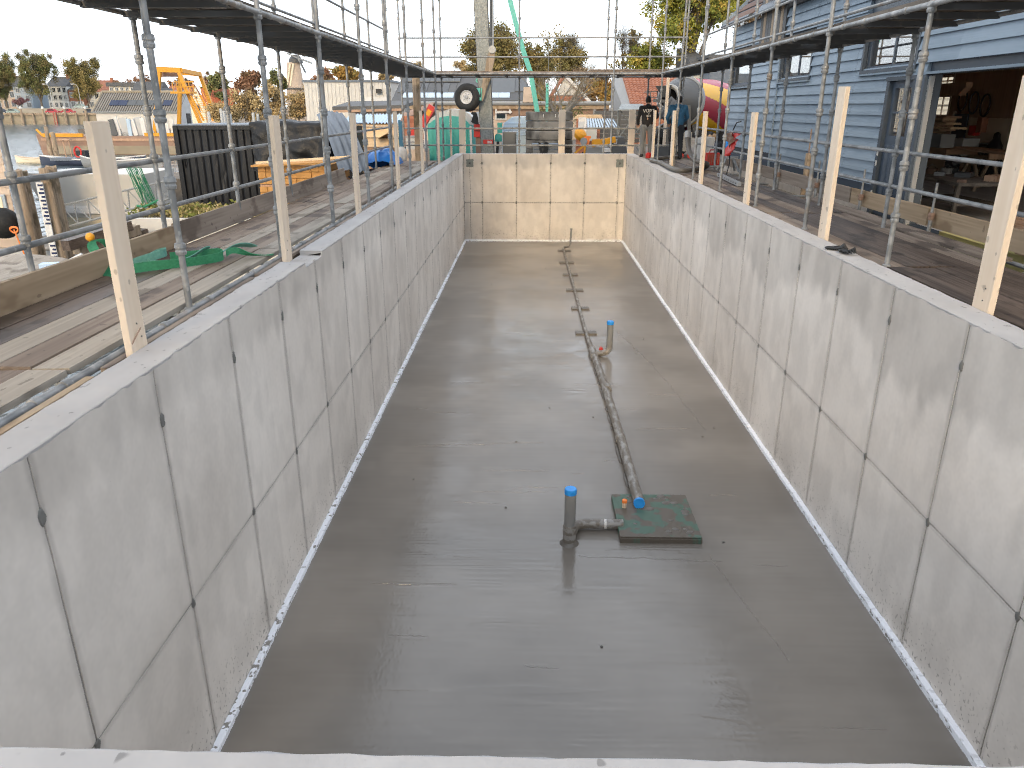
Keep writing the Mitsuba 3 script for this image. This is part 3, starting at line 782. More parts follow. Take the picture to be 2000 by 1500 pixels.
for y in (7.4, 9.75, 11.9, 13.8, 16.0, 18.3):
    k = obj('base_jack', MB().tube((5.03, y, -0.44), (5.03, y, 0.12), TR, n=10).tube((5.03, y, 0.1), (5.03, y, 0.52), 0.016, n=8), 'm_galv', sr, 40)
    m = MB()
    cup(m, 5.03, y, 0.10)
    obj('jack_nut', m, 'm_rust', k, 40)
    obj('base_plate', MB().box((4.93, y - 0.1, -0.45), (5.13, y + 0.1, -0.435)), 'm_galv', k)

# ------------------------------------------------------------------ boards: two walkways at wall level, three upper platforms
def planks(t, xs, cuts, z, mats, th=0.038):
    for j, (a, b) in enumerate(zip(cuts[:-1], cuts[1:])):
        for i, (u, w) in enumerate(zip(xs[:-1], xs[1:])):
            e = RNG.uniform(-0.05, 0.05)
            dz = RNG.uniform(-0.006, 0.006) + 0.004 * (j % 2)
            mat = mats(i, j)
            m = MB().box((u + 0.004, a + 0.008 + e, z - th + dz), (w - 0.004, b - 0.004 + e, z + dz))
            m.v[-1] += RNG.uniform(-0.004, 0.004, (8, 3))
            obj('plank', m, mat, t)


XS = [-3.735, -3.515, -3.29, -3.065, -2.845, -2.615]
D, M_, L_ = 'm_plank_dark', 'm_plank_mid', 'm_plank_pale'
t = thing('plank_walkway', 'weathered plank walkway with pale worn boards along the left pool wall', 'walkway')
rows = [(D, D, L_, M_, L_), (D, D, L_, M_, L_), (M_, M_, L_, M_, L_), (M_, M_, M_, L_, M_), (M_, L_, M_, M_, L_), (M_, M_, M_, L_, M_)]
planks(t, XS, [1.4, 4.0, 7.92, 11.9, 15.85, 19.6, 21.6], 0.0, lambda i, j: rows[j][i])
for a, b, m_ in ((1.6, 3.95, 'm_toe'), (4.1, 6.6, M_), (6.7, 9.6, M_), (9.7, 13.0, M_), (13.1, 17.0, D), (17.1, 21.0, M_)):
    obj('filler_plank', MB().box((-2.490, a, -0.05), (-2.443, b, -0.022 - 0.006 * (m_ == D))), m_, t)
    obj('support_board', MB().box((-2.70, a + 0.9, -0.19), (-2.43, b, -0.15)), D, t)  # dark board added to cover bright strips in the gap below the ledger
t = thing('plank_walkway', 'dark wet plank walkway along the right pool wall', 'walkway')
XS2 = [3.365, 3.59, 3.815, 4.04, 4.265, 4.49]
rows2 = [(D, D, D, D, M_), (D, D, D, D, D), (M_, D, D, D, M_), (M_, D, M_, D, D), (M_, M_, D, M_, D), (M_, D, D, M_, M_)]
planks(t, XS2, [1.4, 4.6, 7.2, 11.1, 15.0, 18.6, 22.6], -0.02, lambda i, j: rows2[j][i])
obj('filler_plank', MB().box((4.55, 7.6, -0.045), (4.80, 13.0, -0.01)), M_, t)

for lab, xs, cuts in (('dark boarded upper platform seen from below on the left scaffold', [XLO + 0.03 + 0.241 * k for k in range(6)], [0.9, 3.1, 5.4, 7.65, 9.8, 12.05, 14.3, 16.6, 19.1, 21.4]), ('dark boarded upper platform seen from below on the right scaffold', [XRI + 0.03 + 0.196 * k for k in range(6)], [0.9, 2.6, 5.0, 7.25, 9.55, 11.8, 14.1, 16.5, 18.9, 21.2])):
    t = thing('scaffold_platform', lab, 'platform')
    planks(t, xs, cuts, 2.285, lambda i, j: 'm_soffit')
t = thing('scaffold_platform', 'thin boarded bridge platform crossing above the far end of the pool', 'platform')
for k in range(9):
    y = YB0 + 0.035 + k * 0.25
    for a, b in ((-3.7, -0.6), (-0.6, 2.3), (2.3, 4.4)):
        obj('plank', MB().box((a + 0.01, y, 2.247), (b - 0.01, y + 0.235, 2.285 + RNG.uniform(-0.004, 0.006))), 'm_plank_mid', t)
obj('plank', MB().box((1.55, YB0 + 0.05, 2.292), (3.9, YB0 + 0.28, 2.33)), 'm_plank_mid', t)

single('toe_board', MB().box((-3.79, 1.5, -0.005), (-3.752, 8.02, 0.225)), 'm_toe', 'light brown toe board along the outer edge of the left walkway, nearer the camera', 'toe board', 'toe boards of the walkways')
single('toe_board', MB().box((-3.80, 8.1, -0.005), (-3.76, 15.9, 0.235)).turn(roty(-0.18), (-3.78, 12, 0)), 'm_toe_grey', 'grey brown toe board leaning outwards on the left walkway, farther from the camera', 'toe board', 'toe boards of the walkways')
for a, b, mt, lab in ((7.3, 9.9, 'm_toe', 'pale brown toe board before the open workshop doorway'), (9.95, 12.4, 'm_toe', 'brown toe board before the dark blue door'), (12.45, 16.4, 'm_toe_grey', 'grey toe board low before the blue house boards'), (16.5, 21.5, 'm_toe_grey', 'farthest grey toe board low before the blue house')):
    single('toe_board', MB().box((5.08, a, -0.03), (5.118, b, 0.2)), mt, lab, 'toe board', 'toe boards of the walkways')

# ------------------------------------------------------------------ loose things on the walkways and walls
def ribbon(pts, wdir, width, mat, name, parent):
    pts = np.asarray(pts, float)
    from scipy.interpolate import CubicSpline
    s = np.linspace(0, 1, len(pts))
    cs = CubicSpline(s, pts)
    cw = CubicSpline(s, np.asarray(wdir, float))
    q = np.linspace(0, 1, 12 * len(pts))
    c, w = cs(q), cw(q)
    w /= np.linalg.norm(w, axis=1, keepdims=True)
    tn = np.gradient(c, axis=0)
    nn = np.cross(tn, w)
    nn /= np.linalg.norm(nn, axis=1, keepdims=True) + 1e-9
    n = len(q)
    v = np.concatenate([c - w * width / 2 + nn * 0.004, c + w * width / 2 + nn * 0.004, c + w * width / 2 - nn * 0.004, c - w * width / 2 - nn * 0.004])
    i = np.arange(n - 1)
    m = MB().add(v, np.vstack([np.stack([a * n + i, a * n + i + 1, b * n + i + 1, b * n + i], 1) for a, b in ((0, 1), (1, 2), (2, 3), (3, 0))]))
    obj(name, m, mat, parent, 50)


t = thing('lifting_sling', 'flat green lifting sling lying in loops over the left toe board and walkway', 'sling')
Z, Y1 = (0, 0, 1), (0, 1, 0)
lp = [(222, 540, 6.45), (212, 536, 6.5), (203, 524, 6.58), (194, 506, 6.66), (184, 488, 6.72), (179, 477, 6.78), (184, 470, 6.84), (196, 469, 6.9), (210, 475, 6.98), (222, 492, 7.05), (232, 512, 7.0)]
ribbon([at(a, b, y=c) for a, b, c in lp], [(0.9, 0.4, 0.2)] * 4 + [(0.8, 0.6, 0.1), (0.5, 0.8, 0), (0.3, 1, 0), (0.3, 1, 0.1), (0.4, 0.8, 0.3), (0.6, 0.5, 0.5), (0.6, 0.5, 0.5)], 0.085, 'm_sling', 'strap', t)
ribbon([(-3.55, 6.5, 0.05), (-3.40, 6.66, 0.06), (-3.20, 6.80, 0.06), (-3.02, 6.98, 0.06), (-2.93, 7.12, 0.07), (-3.0, 7.22, 0.08), (-3.15, 7.2, 0.07), (-3.4, 7.05, 0.07)], [Z, Z, (0, -0.3, 1), (0, -0.3, 1), Z, Z, Z, Z], 0.085, 'm_sling', 'strap', t)
ribbon([(-3.62, 6.75, 0.06), (-3.50, 6.86, 0.10), (-3.42, 7.02, 0.12), (-3.52, 7.12, 0.10), (-3.58, 7.0, 0.06), (-3.45, 6.80, 0.05), (-3.25, 6.92, 0.05), (-3.15, 7.10, 0.10), (-3.10, 7.25, 0.12)], [Z, Z, Z, Z, Z, (0.3, 0, 1), (0.5, -0.5, 0.7), (0.5, -0.5, 0.5), (0.5, -0.5, 0.4)], 0.075, 'm_sling_old', 'strap', t)
ribbon([(-3.05, 7.3, 0.04), (-2.98, 7.42, 0.09), (-2.90, 7.55, 0.10), (-2.82, 7.68, 0.06)], [(1, -0.3, 0.2), (1, -0.3, 0.6), (1, -0.3, 0.6), (1, -0.2, 0.2)], 0.085, 'm_sling_old', 'strap', t)
ribbon([(-2.93, 7.22, 0.07), (-2.84, 7.28, 0.09), (-2.74, 7.36, 0.04), (-2.62, 7.48, 0.012), (-2.58, 7.52, 0.012)], [Z, (0.2, 0, 1), (0.3, -0.8, 0.5), (0.3, -0.9, 0.1), (0.3, -0.9, 0)], 0.06, 'm_sling', 'strap', t)


def glove(c, ang, flip):
    m = None
    for p, r in (((0, 0, 0), 0.034), ((0.05, 0.01, 0), 0.036), ((0.09, 0.0, 0.004), 0.034)):
        s = m3.Manifold.sphere(r, 12).scale([1.1, 1.2, 0.5]).translate(p)
        m = s if m is None else m3.Manifold.batch_hull([m, s])
    parts = [m]
    for i, (y, l) in enumerate(((-0.034, 0.075), (-0.011, 0.09), (0.012, 0.085), (0.034, 0.065))):
        a = m3.Manifold.sphere(0.0125, 10).translate((0.10, y, 0.004))
        b = m3.Manifold.sphere(0.011, 10).translate((0.10 + l * 0.6, y * 1.25, 0.022 + 0.008 * i))
        e = m3.Manifold.sphere(0.0095, 10).translate((0.10 + l, y * 1.3, 0.008))
        parts += [m3.Manifold.batch_hull([a, b]), m3.Manifold.batch_hull([b, e])]
    a = m3.Manifold.sphere(0.014, 10).translate((0.03, 0.04 * flip, 0.0))
    b = m3.Manifold.sphere(0.011, 10).translate((0.085, 0.078 * flip, 0.012))
    parts.append(m3.Manifold.batch_hull([a, b]))
    mm = m3.Manifold.batch_boolean(parts, m3.OpType.Add).to_mesh()
    v = mm.vert_properties[:, :3] @ rotz(ang).T + np.asarray(c)
    return v, mm.tri_verts


gc = at(1618, 484, z=0.02)
single('work_glove', glove((gc[0], gc[1], 0.022), -0.7, 1), 'm_black', 'crumpled black work glove on the right pool wall top, left one of the pair', 'glove', 'black gloves on the wall', smooth=60)
gc = at(1645, 490, z=0.02)
single('work_glove', glove((gc[0], gc[1], 0.024), -1.4, -1), 'm_black', 'crumpled black work glove on the right pool wall top, right one of the pair', 'glove', 'black gloves on the wall', smooth=60)
# ------------------------------------------------------------------ ground, quay, water
struct('water', MB().add([(-700, 10, -2.8), (-4, 10, -2.8), (-4, 420, -2.8), (-700, 420, -2.8), (-700, -40, -2.8), (-2.41, -40, -2.8), (-2.41, 10, -2.8)], [[0, 1, 2, 3]]).add([(-700, -60, -2.8), (-2.45, -60, -2.8), (-2.45, 10, -2.8), (-700, 10, -2.8)], [[0, 1, 2, 3]]), 'm_water')
struct('quay_ground', MB().box((-9.95, 18.75, -4), (-2.45, 30.0, -1.2)).box((-15, 30, -4), (-2.45, 82, -1.21)).box((-41, 82, -4), (-2.4, 126, -1.22)).box((-72.5, 126, -4), (-2.4, 204, -1.9)), 'm_ground')
struct('site_ground', MB().box((-4.2, YF + 0.32, -4), (60, 62, -0.45)).box((3.36, -12, -4), (60, YF + 0.32, -0.451)), 'm_ground')
struct('land', MB().box((-111, 203.5, -4), (900, 900, -0.2)).box((-2.4, 62, -4), (900, 203.5, -0.46)), 'm_ground')

# ------------------------------------------------------------------ the blue boarded house on the right
X0 = 6.0
house = thing('boarded_house', 'blue grey boarded house with an open workshop doorway on the right of the pool', 'house')
OPEN = {'w1': (22.43, 24.50, 2.0, 2.92), 'w2': (17.68, 19.72, 2.02, 2.92), 'w3': (12.91, 14.90, 2.02, 2.95), 'door': (12.80, 13.68, -0.34, 1.79), 'gate': (5.6, 12.42, -0.36, 1.86)}
from shapely.geometry import box as sbox
from shapely.ops import unary_union
solid = sbox(5.0, -0.45, 24.7, 3.6).difference(unary_union([sbox(a, c, b, d) for a, b, c, d in OPEN.values()]))
wm = trimesh.creation.extrude_polygon(solid, 0.16, engine='earcut')
wv = np.stack([6.03 + wm.vertices[:, 2], wm.vertices[:, 0], wm.vertices[:, 1]], 1)
obj('wall', (wv, wm.faces[:, ::-1]), 'm_trim_dark', house)
obj('wall', MB().box((6.19, 24.5, -0.45), (11.4, 24.7, 3.6)), 'm_siding', house)
r = 0
z = 0.13
while z < 3.5:
    z1 = min(z + 0.19, 3.54)
    blk = [(a - 0.07, b + 0.07) for a, b, c, d in OPEN.values() if c < z1 - 0.02 and d + 0.06 > z + 0.02]
    cuts = [19.76, 19.85, 17.515, 15.18] if r % 2 or True else []
    y = 5.05
    edges = sorted([5.05, 24.68, 19.80, 17.51, 15.18, 9.4] + [e for q in blk for e in q])
    for a, b in zip(edges[:-1], edges[1:]):
        mid = (a + b) / 2
        if b - a < 0.08 or any(p < mid < q for p, q in blk):
            continue
        if z > 2.85 and 19.6 < mid < 21.75:
            continue
        if mid > 19.8 and z < 0.2:
            continue
        o = RNG.uniform(-0.003, 0.003)
        g0, g1 = (0.035 if abs(a - 19.8) < 0.01 else 0.004), (0.035 if abs(b - 19.8) < 0.01 else 0.004)
        a2, b2 = a + g0, b - g1
        xo, xt = X0 - 0.052 + o, X0 - 0.006
        obj('siding_board', MB().hexa([(xo, a2, z), (xo, b2, z), (xt, b2, z1 + 0.012), (xt, a2, z1 + 0.012)], [(6.028, a2, z), (6.028, b2, z), (6.028, b2, z1 + 0.012), (6.028, a2, z1 + 0.012)]), 'm_siding', house)
    z += 0.19
    r += 1
obj('corner_strip', MB().box((5.93, 19.768, -0.2), (6.0, 19.832, 2.9)), 'm_siding', house)
obj('lintel_board', MB().box((5.95, 5.2, 1.865), (6.02, 12.6, 1.90)), 'm_siding', house)
obj('plinth', MB().box((5.985, 12.45, -0.45), (6.029, 12.78, -0.05)).box((5.985, 13.75, -0.45), (6.029, 24.68, -0.10)), 'm_concrete', house)
obj('base_board', MB().box((5.975, 13.78, -0.10), (6.029, 24.66, 0.128)), 'm_door_blue', house)
obj('gate_post', MB().box((5.935, 12.43, -0.4), (6.08, 12.74, 1.86)), 'm_door_blue', house)
obj('gate_rail', MB().box((5.99, 12.38, -0.4), (6.06, 12.428, 1.84)), 'm_galv_plain', house)
for key, panes in (('w1', 1), ('w2', 2), ('w3', 2)):
    a, b, c, d = OPEN[key]
    w = obj('window', MB().box((5.945, a - 0.06, c - 0.07), (6.0, b + 0.06, c - 0.005)).box((5.955, a - 0.065, c), (6.02, a + 0.0, d)).box((5.955, b, c), (6.02, b + 0.065, d)), 'm_trim_dark', house)
    obj('sill', MB().box((5.90, a - 0.08, c - 0.10), (6.0, b + 0.08, c - 0.073)), 'm_siding', w)
    fm = MB().box((6.05, a, c), (6.10, b, c + 0.055)).box((6.05, a, d - 0.055), (6.10, b, d)).box((6.05, a, c + 0.055), (6.10, a + 0.055, d - 0.055)).box((6.05, b - 0.055, c + 0.055), (6.10, b, d - 0.055))
    if panes == 2:
        fm.box((6.055, (a + b) / 2 - 0.022, c + 0.055), (6.098, (a + b) / 2 + 0.022, d - 0.055))
    obj('frame', fm, 'm_door_blue', w)
    for k in range(panes):
        p0, p1 = a + 0.055 + k * (b - a - 0.066) / panes, a + 0.055 + (k + 1) * (b - a - 0.11) / panes
        obj('pane', MB().add([(6.075, p0, c + 0.05), (6.075, p1, c + 0.05), (6.075, p1, d - 0.05), (6.075, p0, d - 0.05)], [[0, 1, 2, 3]]), 'm_pane', w)
    obj('dark_room', MB().box((6.6, a - 0.3, c - 0.05), (6.65, b + 0.3, d + 0.3)), 'm_black', house)  # black board painted in for the shade of the room behind the glass
# the door
a, b, c, d = OPEN['door']
dr_ = obj('door', MB().box((6.02, a + 0.03, c), (6.07, b - 0.03, 0.95)).box((6.02, a + 0.03, 0.95), (6.07, a + 0.13, d)).box((6.02, b - 0.13, 0.95), (6.07, b - 0.03, d)).box((6.02, a + 0.13, d - 0.1), (6.07, b - 0.13, d)), 'm_door_blue', house)
obj('frame', MB().box((5.95, a - 0.075, c), (6.03, a + 0.028, d + 0.01)).box((5.95, b - 0.028, c), (6.03, b + 0.075, d + 0.01)).box((5.94, a - 0.11, d + 0.012), (6.03, b + 0.11, d + 0.075)), 'm_trim_dark', dr_)
obj('glazing_bar', MB().box((6.025, a + 0.13, 1.30), (6.06, b - 0.13, 1.33)).box((6.027, (a + b) / 2 - 0.012, 0.95), (6.058, (a + b) / 2 + 0.012, d - 0.1)), 'm_door_blue', dr_)
for y0, y1 in ((a + 0.13, (a + b) / 2 - 0.012), ((a + b) / 2 + 0.012, b - 0.13)):
    for z0, z1 in ((0.95, 1.30), (1.33, d - 0.1)):
        obj('pane', MB().add([(6.045, y0, z0), (6.045, y1, z0), (6.045, y1, z1), (6.045, y0, z1)], [[0, 1, 2, 3]]), 'm_pane', dr_)
for k in range(3):
    y = a + 0.2 + k * 0.2
    obj('groove_slat', MB().prism([(y, 0.0), (y + 0.055, -0.035), (y + 0.11, 0.0)], -0.2, 0.8, 2).turn(np.eye(3), (0, 0, 0)), 'm_door_blue', dr_)
    scene.pop([q for q in scene if q.startswith(dr_ + '__groove_slat')][-1])
    obj('raised_rib', MB().hexa([(6.02, y, -0.2), (6.02, y + 0.13, -0.2), (6.02, y + 0.13, 0.8), (6.02, y, 0.8)], [(5.985, y + 0.04, -0.18), (5.985, y + 0.09, -0.18), (5.985, y + 0.09, 0.78), (5.985, y + 0.04, 0.78)]), 'm_door_blue', dr_)
for zz in (-0.05, 0.45, 0.62):
    obj('hinge', MB().box((5.942, b - 0.02, zz), (5.96, b + 0.03, zz + 0.09)), 'm_grey_light', dr_)
# roof with eaves, verge, skylight and dormer
def slope(x):
    return 3.62 + (x - 5.72) * 0.95
rf = obj('roof', MB().hexa([(5.72, 5.0, 3.60), (5.72, 24.8, 3.60), (5.72, 24.8, 3.66), (5.72, 5.0, 3.66)], [(10.5, 5.0, slope(10.5) - 0.02), (10.5, 24.8, slope(10.5) - 0.02), (10.5, 24.8, slope(10.5) + 0.04), (10.5, 5.0, slope(10.5) + 0.04)]), 'm_trim_dark', house)
tm = MB()
for k in range(12):
    x = 5.74 + k * 0.3
    for y0 in np.arange(16.0, 24.8, 0.28):
        if 19.5 < y0 < 21.8 and k < 7:
            continue
        tm.box((x, y0 + 0.01, slope(x) + 0.045), (x + 0.33, y0 + 0.27, slope(x) + 0.07), rot=roty(-0.72), pivot=(x, y0, slope(x) + 0.045))
obj('roof_tile', tm, 'm_roof_brown', rf, kind='stuff')
obj('verge_board', MB().bar((5.70, 24.84, 3.66), (10.5, 24.84, slope(10.5) + 0.06), 0.06, 0.16), 'm_siding', rf)
obj('gutter', MB().tube((5.66, 5.2, 3.62), (5.66, 19.55, 3.62), 0.055, n=10).tube((5.66, 21.8, 3.62), (5.66, 24.8, 3.62), 0.055, n=10), 'm_trim_dark', rf)
sk = obj('skylight', MB().hexa([(6.3, 22.2, slope(6.3) + 0.07), (6.3, 23.3, slope(6.3) + 0.07), (7.4, 23.3, slope(7.4) + 0.07), (7.4, 22.2, slope(7.4) + 0.07)], [(6.24, 22.2, slope(6.3) + 0.16), (6.24, 23.3, slope(6.3) + 0.16), (7.34, 23.3, slope(7.4) + 0.16), (7.34, 22.2, slope(7.4) + 0.16)]), 'm_trim_dark', rf)
obj('skylight_pane', MB().add([(6.30, 22.26, slope(6.3) + 0.22), (6.30, 23.24, slope(6.3) + 0.22), (7.28, 23.24, slope(7.28) + 0.21), (7.28, 22.26, slope(7.28) + 0.21)], [[0, 1, 2, 3]]), 'm_poly', sk)
dm = obj('dormer', MB().box((5.96, 19.62, 2.90), (8.4, 21.74, 5.4)), 'm_roof_dark', house)
for k in range(9):
    y = 19.62 + k * 0.235
    obj('dormer_board', MB().box((5.93, y + 0.01, 2.86), (5.958, y + 0.225, 5.38)), 'm_old_pile' if k % 3 == 1 else 'm_roof_dark', dm)

# the workshop inside; unseen near end wall left out so daylight reaches in
rm = obj('workshop', MB().box((6.2, 5.0, -0.52), (11.3, 23.4, -0.36)), 'm_floor_grey', house)
obj('ceiling', MB().box((6.2, 5.0, 2.55), (11.3, 23.4, 2.62)), 'm_plywood', rm)
XB = 11.2
h1 = [at(e0, e1, x=XB) for e0, e1 in ((1833, 152), (1862, 164))]
h2 = [at(e0, e1, x=XB) for e0, e1 in ((1823, 190), (1851, 224))]
holes = [sbox(min(p[1] for p in h), min(p[2] for p in h), max(p[1] for p in h), max(p[2] for p in h)) for h in (h1, h2)]
bw = sbox(5.0, 1.15, 23.4, 2.6).difference(unary_union(holes))
bm = trimesh.creation.extrude_polygon(bw, 0.1, engine='earcut')
obj('upper_lining', (np.stack([XB + bm.vertices[:, 2], bm.vertices[:, 0], bm.vertices[:, 1]], 1), bm.faces[:, ::-1]), 'm_plywood', rm)
bw = sbox(5.0, -0.4, 23.4, 1.15).difference(unary_union(holes))
bm = trimesh.creation.extrude_polygon(bw, 0.1, engine='earcut')
obj('peg_board', (np.stack([XB - 0.02 + bm.vertices[:, 2], bm.vertices[:, 0], bm.vertices[:, 1]], 1), bm.faces[:, ::-1]), 'm_peg', rm)
m = MB()
for y in np.arange(14.2, 17.0, 0.22):
    for zz in np.arange(0.0, 1.1, 0.2):
        m.box((XB - 0.035, y - 0.012, zz - 0.012), (XB - 0.015, y + 0.012, zz + 0.012))
obj('peg', m, 'm_black', rm, kind='stuff')
obj('end_wall', MB().box((6.7, 23.3, -0.4), (11.3, 23.4, 2.6)), 'm_plywood', rm)
for h, nm in ((h1, 'upper'), (h2, 'lower')):
    y0, y1 = sorted((h[0][1], h[1][1]))
    z0, z1 = sorted((h[0][2], h[1][2]))
    k = obj('back_window', MB().box((XB - 0.03, y0 - 0.05, z0 - 0.05), (XB + 0.12, y0, z1 + 0.05)).box((XB - 0.03, y1, z0 - 0.05), (XB + 0.12, y1 + 0.05, z1 + 0.05)).box((XB - 0.03, y0, z0 - 0.05), (XB + 0.12, y1, z0)).box((XB - 0.03, y0, z1), (XB + 0.12, y1, z1 + 0.05)), 'm_new_wood_z', rm)
    obj('bar', MB().box((XB + 0.04, (y0 + y1) / 2 - 0.02, z0), (XB + 0.07, (y0 + y1) / 2 + 0.02, z1)).box((XB + 0.041, y0, (z0 + z1) / 2 - 0.015), (XB + 0.069, y1, (z0 + z1) / 2 + 0.015)), 'm_new_wood_z', k)
p, q = at(1866, 222, x=XB - 0.05), at(1892, 222, x=XB - 0.05)
ib = obj('inner_door', MB().box((XB - 0.07, q[1], -0.36), (XB - 0.03, p[1], p[2])), 'm_door_blue', rm)
obj('door_frame', MB().box((XB - 0.08, p[1], -0.36), (XB - 0.02, p[1] + 0.07, p[2] + 0.06)), 'm_new_wood_z', ib)
yb = thing('yellow_house', 'sunlit yellow boarded wall glimpsed through the window at the back of the workshop', 'house')
for k in range(22):
    obj('board', MB().hexa([(15.0, 18, -0.4 + k * 0.19), (15.0, 34, -0.4 + k * 0.19), (15.03, 34, -0.2 + k * 0.19), (15.03, 18, -0.2 + k * 0.19)], [(15.1, 18, -0.4 + k * 0.19), (15.1, 34, -0.4 + k * 0.19), (15.1, 34, -0.2 + k * 0.19), (15.1, 18, -0.2 + k * 0.19)]), 'm_cream', yb)

# things in the workshop
t = thing('wood_stack', 'stack of reddish sawn planks on a shelf inside the workshop doorway', 'planks')
for k in range(7):
    p = at(1816 + RNG.uniform(-3, 3), 252 - k * 4.0, x=9.6)
    y1 = p[1] - RNG.uniform(0.7, 1.3)
    obj('plank', MB().box((9.45 + RNG.uniform(-0.05, 0.05), y1, p[2] - 0.022), (9.8, p[1], p[2] + 0.022)), 'm_new_wood_x' if k % 2 else 'm_plywood', t)
t = thing('shelf', 'dark wooden shelf rack carrying the planks inside the workshop', 'shelf')
obj('board', MB().box((9.3, 14.2, 0.52), (10.0, 18.2, 0.56)), 'm_plywood', t)
for y in (14.5, 16.2, 17.9):
    obj('bracket', MB().box((9.3, y, 0.40), (10.0, y + 0.05, 0.515)), 'm_plywood', t)
t = thing('hanging_timber', 'bundle of brown timbers hanging under the workshop ceiling', 'timber')
for k in range(4):
    p = at(1895 - 4 * k, 166 + k * 5, x=9.9)
    obj('beam', MB().box((9.8, p[1], p[2] - 0.06), (9.95, p[1] + 3.2, p[2] + 0.06)), 'm_plywood', t)
p = at(1824, 272, x=9.0)
single('metal_case', MB().box((8.9, p[1] - 0.5, p[2] - 0.16), (9.2, p[1] + 0.4, p[2] + 0.12)), 'm_grey', 'pale metal case on the shelf end inside the workshop', 'case')
t = thing('red_box', 'red wall box on the pegboard inside the workshop', 'box')
p = at(1904, 254, x=XB - 0.1)
obj('box', MB().box((XB - 0.18, p[1] - 0.12, p[2] - 0.13), (XB - 0.03, p[1] + 0.14, p[2] + 0.11)), 'm_red', t)
obj('side_panel', MB().box((XB - 0.18, p[1] - 0.38, p[2] - 0.05), (XB - 0.03, p[1] - 0.175, p[2] + 0.30)), 'm_brick', t)
t = thing('hanging_coat', 'black hooded coat hanging on the pegboard inside the workshop', 'coat')
p = at(1950, 258, x=XB - 0.15)
prof = [(0.05, 0.0), (0.14, -0.06), (0.17, -0.2), (0.30, -0.34), (0.40, -0.7), (0.46, -1.2), (0.44, -1.45), (0.02, -1.46)]
obj('coat', MB().lathe([(r_, h_) for r_, h_ in prof], (0, 0, 0), (0, 0, 1), 14).scale_last((0.35, 0.8, 0.85), (XB - 0.16, p[1], p[2])), 'm_black', t, 60)
obj('sleeve', MB().path([(XB - 0.3, p[1] + 0.22, p[2] - 0.3), (XB - 0.34, p[1] + 0.36, p[2] - 0.7), (XB - 0.34, p[1] + 0.38, p[2] - 1.0)], [0.09, 0.075, 0.06], 8), 'm_black', t, 60)
for k, (dx, lab) in enumerate(((0, 'grey window frame leaning on the workshop pegboard, left one'), (24, 'dark grey window frame leaning on the workshop pegboard, right one'))):
    t = thing('window_frame', lab, 'window frame', 'frames leaning in the workshop')
    b0, b1 = at(1878 + dx, 352 + 3 * k, z=-0.36), at(1899 + dx, 355 + 3 * k, z=-0.36)
    tp = at(1913 + dx, 286, x=XB - 0.25)
    lean = np.array([XB - 0.2 - b0[0], 0.0, 0.0])
    t0 = np.array([XB - 0.2, b0[1] - 0.2, tp[2]])
    t1 = t0 + (b1 - b0)
    for u, w_ in ((b0, t0), (b1, t1), (b0, b1), (t0, t1)):
        obj('frame_bar', MB().bar(u + np.array([0, 0, 0.03]), w_ + np.array([0, 0, 0.03]), 0.07, 0.06, up=(1, 0, 0.3)), 'm_grey_light' if k == 0 else 'm_grey', t)
p = at(1886, 287, x=10.7)
single('meter_box', MB().box((10.5, p[1] - 0.2, p[2] - 0.2), (10.9, p[1] + 0.2, p[2] + 0.2)).tube((10.5, p[1], p[2] - 0.38), (10.5, p[1] - 0.3, p[2] - 0.3), 0.06, n=8), 'm_grey_light', 'small grey box with a metal duct beside the leaning frames', 'box')
t = thing('extinguisher', 'dark red fire extinguisher standing on the workshop floor', 'extinguisher')
p = at(1868, 347, z=-0.36)
obj('bottle', MB().lathe([(0.0, 0), (0.09, 0.0), (0.09, 0.42), (0.05, 0.5), (0.025, 0.52), (0.025, 0.56), (0, 0.56)], p, n=14), 'm_red', t, 40)
obj('valve', MB().box(p + np.array([-0.03, -0.08, 0.56]), p + np.array([0.03, 0.06, 0.60])), 'm_black', t)
t = thing('work_bench', 'cluttered dark work bench with tools just inside the workshop doorway', 'bench')
p = at(1838, 360, x=7.4)
obj('top', MB().box((7.0, p[1] - 1.3, 0.18), (8.0, p[1] + 0.5, 0.23)), 'm_soffit', t)
obj('lower_shelf', MB().box((7.1, p[1] - 1.2, -0.15), (7.9, p[1] + 0.4, -0.12)), 'm_soffit', t)
for dx in (7.05, 7.9):
    for dy in (-1.2, 0.4):
        obj('leg', MB().box((dx, p[1] + dy, -0.36), (dx + 0.06, p[1] + dy + 0.06, 0.18)), 'm_soffit', t)
TOOLS = ('dark grey block lying', 'brown wooden offcut lying', 'grey metal tool lying', 'rusty steel part lying')
for k in range(4):
    c = np.array([RNG.uniform(7.05, 7.9), p[1] + RNG.uniform(-1.2, 0.4), 0.23])
    s = RNG.uniform(0.03, 0.14, 3) * np.array([1, 1.4, 0.8])
    single('tool', MB().box(c - s * (1, 1, 0), c + s, rot=rotz(RNG.uniform(0, 3))), ('m_grey_dark', 'm_plywood', 'm_grey', 'm_rust')[k % 4], TOOLS[k] + ' on the cluttered work bench in the workshop', 'tool', 'tools and offcuts on the work bench')
t = thing('drawer_unit', 'pale small machine with a round front standing under the work bench', 'machine')
obj('body', MB().box((6.75, p[1] - 0.2, -0.36), (7.0, p[1] + 0.35, 0.05)), 'm_grey_light', t)
obj('knob', MB().tube((6.75, p[1] + 0.05, -0.15), (6.70, p[1] + 0.05, -0.15), 0.12, n=14), 'm_grey', t, 40)
OFFC = ('nearest', 'second', 'third', 'fourth', 'farthest')
for k in range(5):
    c = np.array([6.9 + 0.1 * k, 9.6 + 0.35 * k, -0.36 + 0.05 * k])
    single('offcut_plank', MB().box(c, c + np.array([0.14, 1.5 - 0.15 * k, 0.045]), rot=rotz(0.15 * (k - 2))), 'm_plywood', 'brown offcut plank on the floor behind the workshop threshold, %s of five' % OFFC[k], 'plank', 'offcuts on the workshop floor')

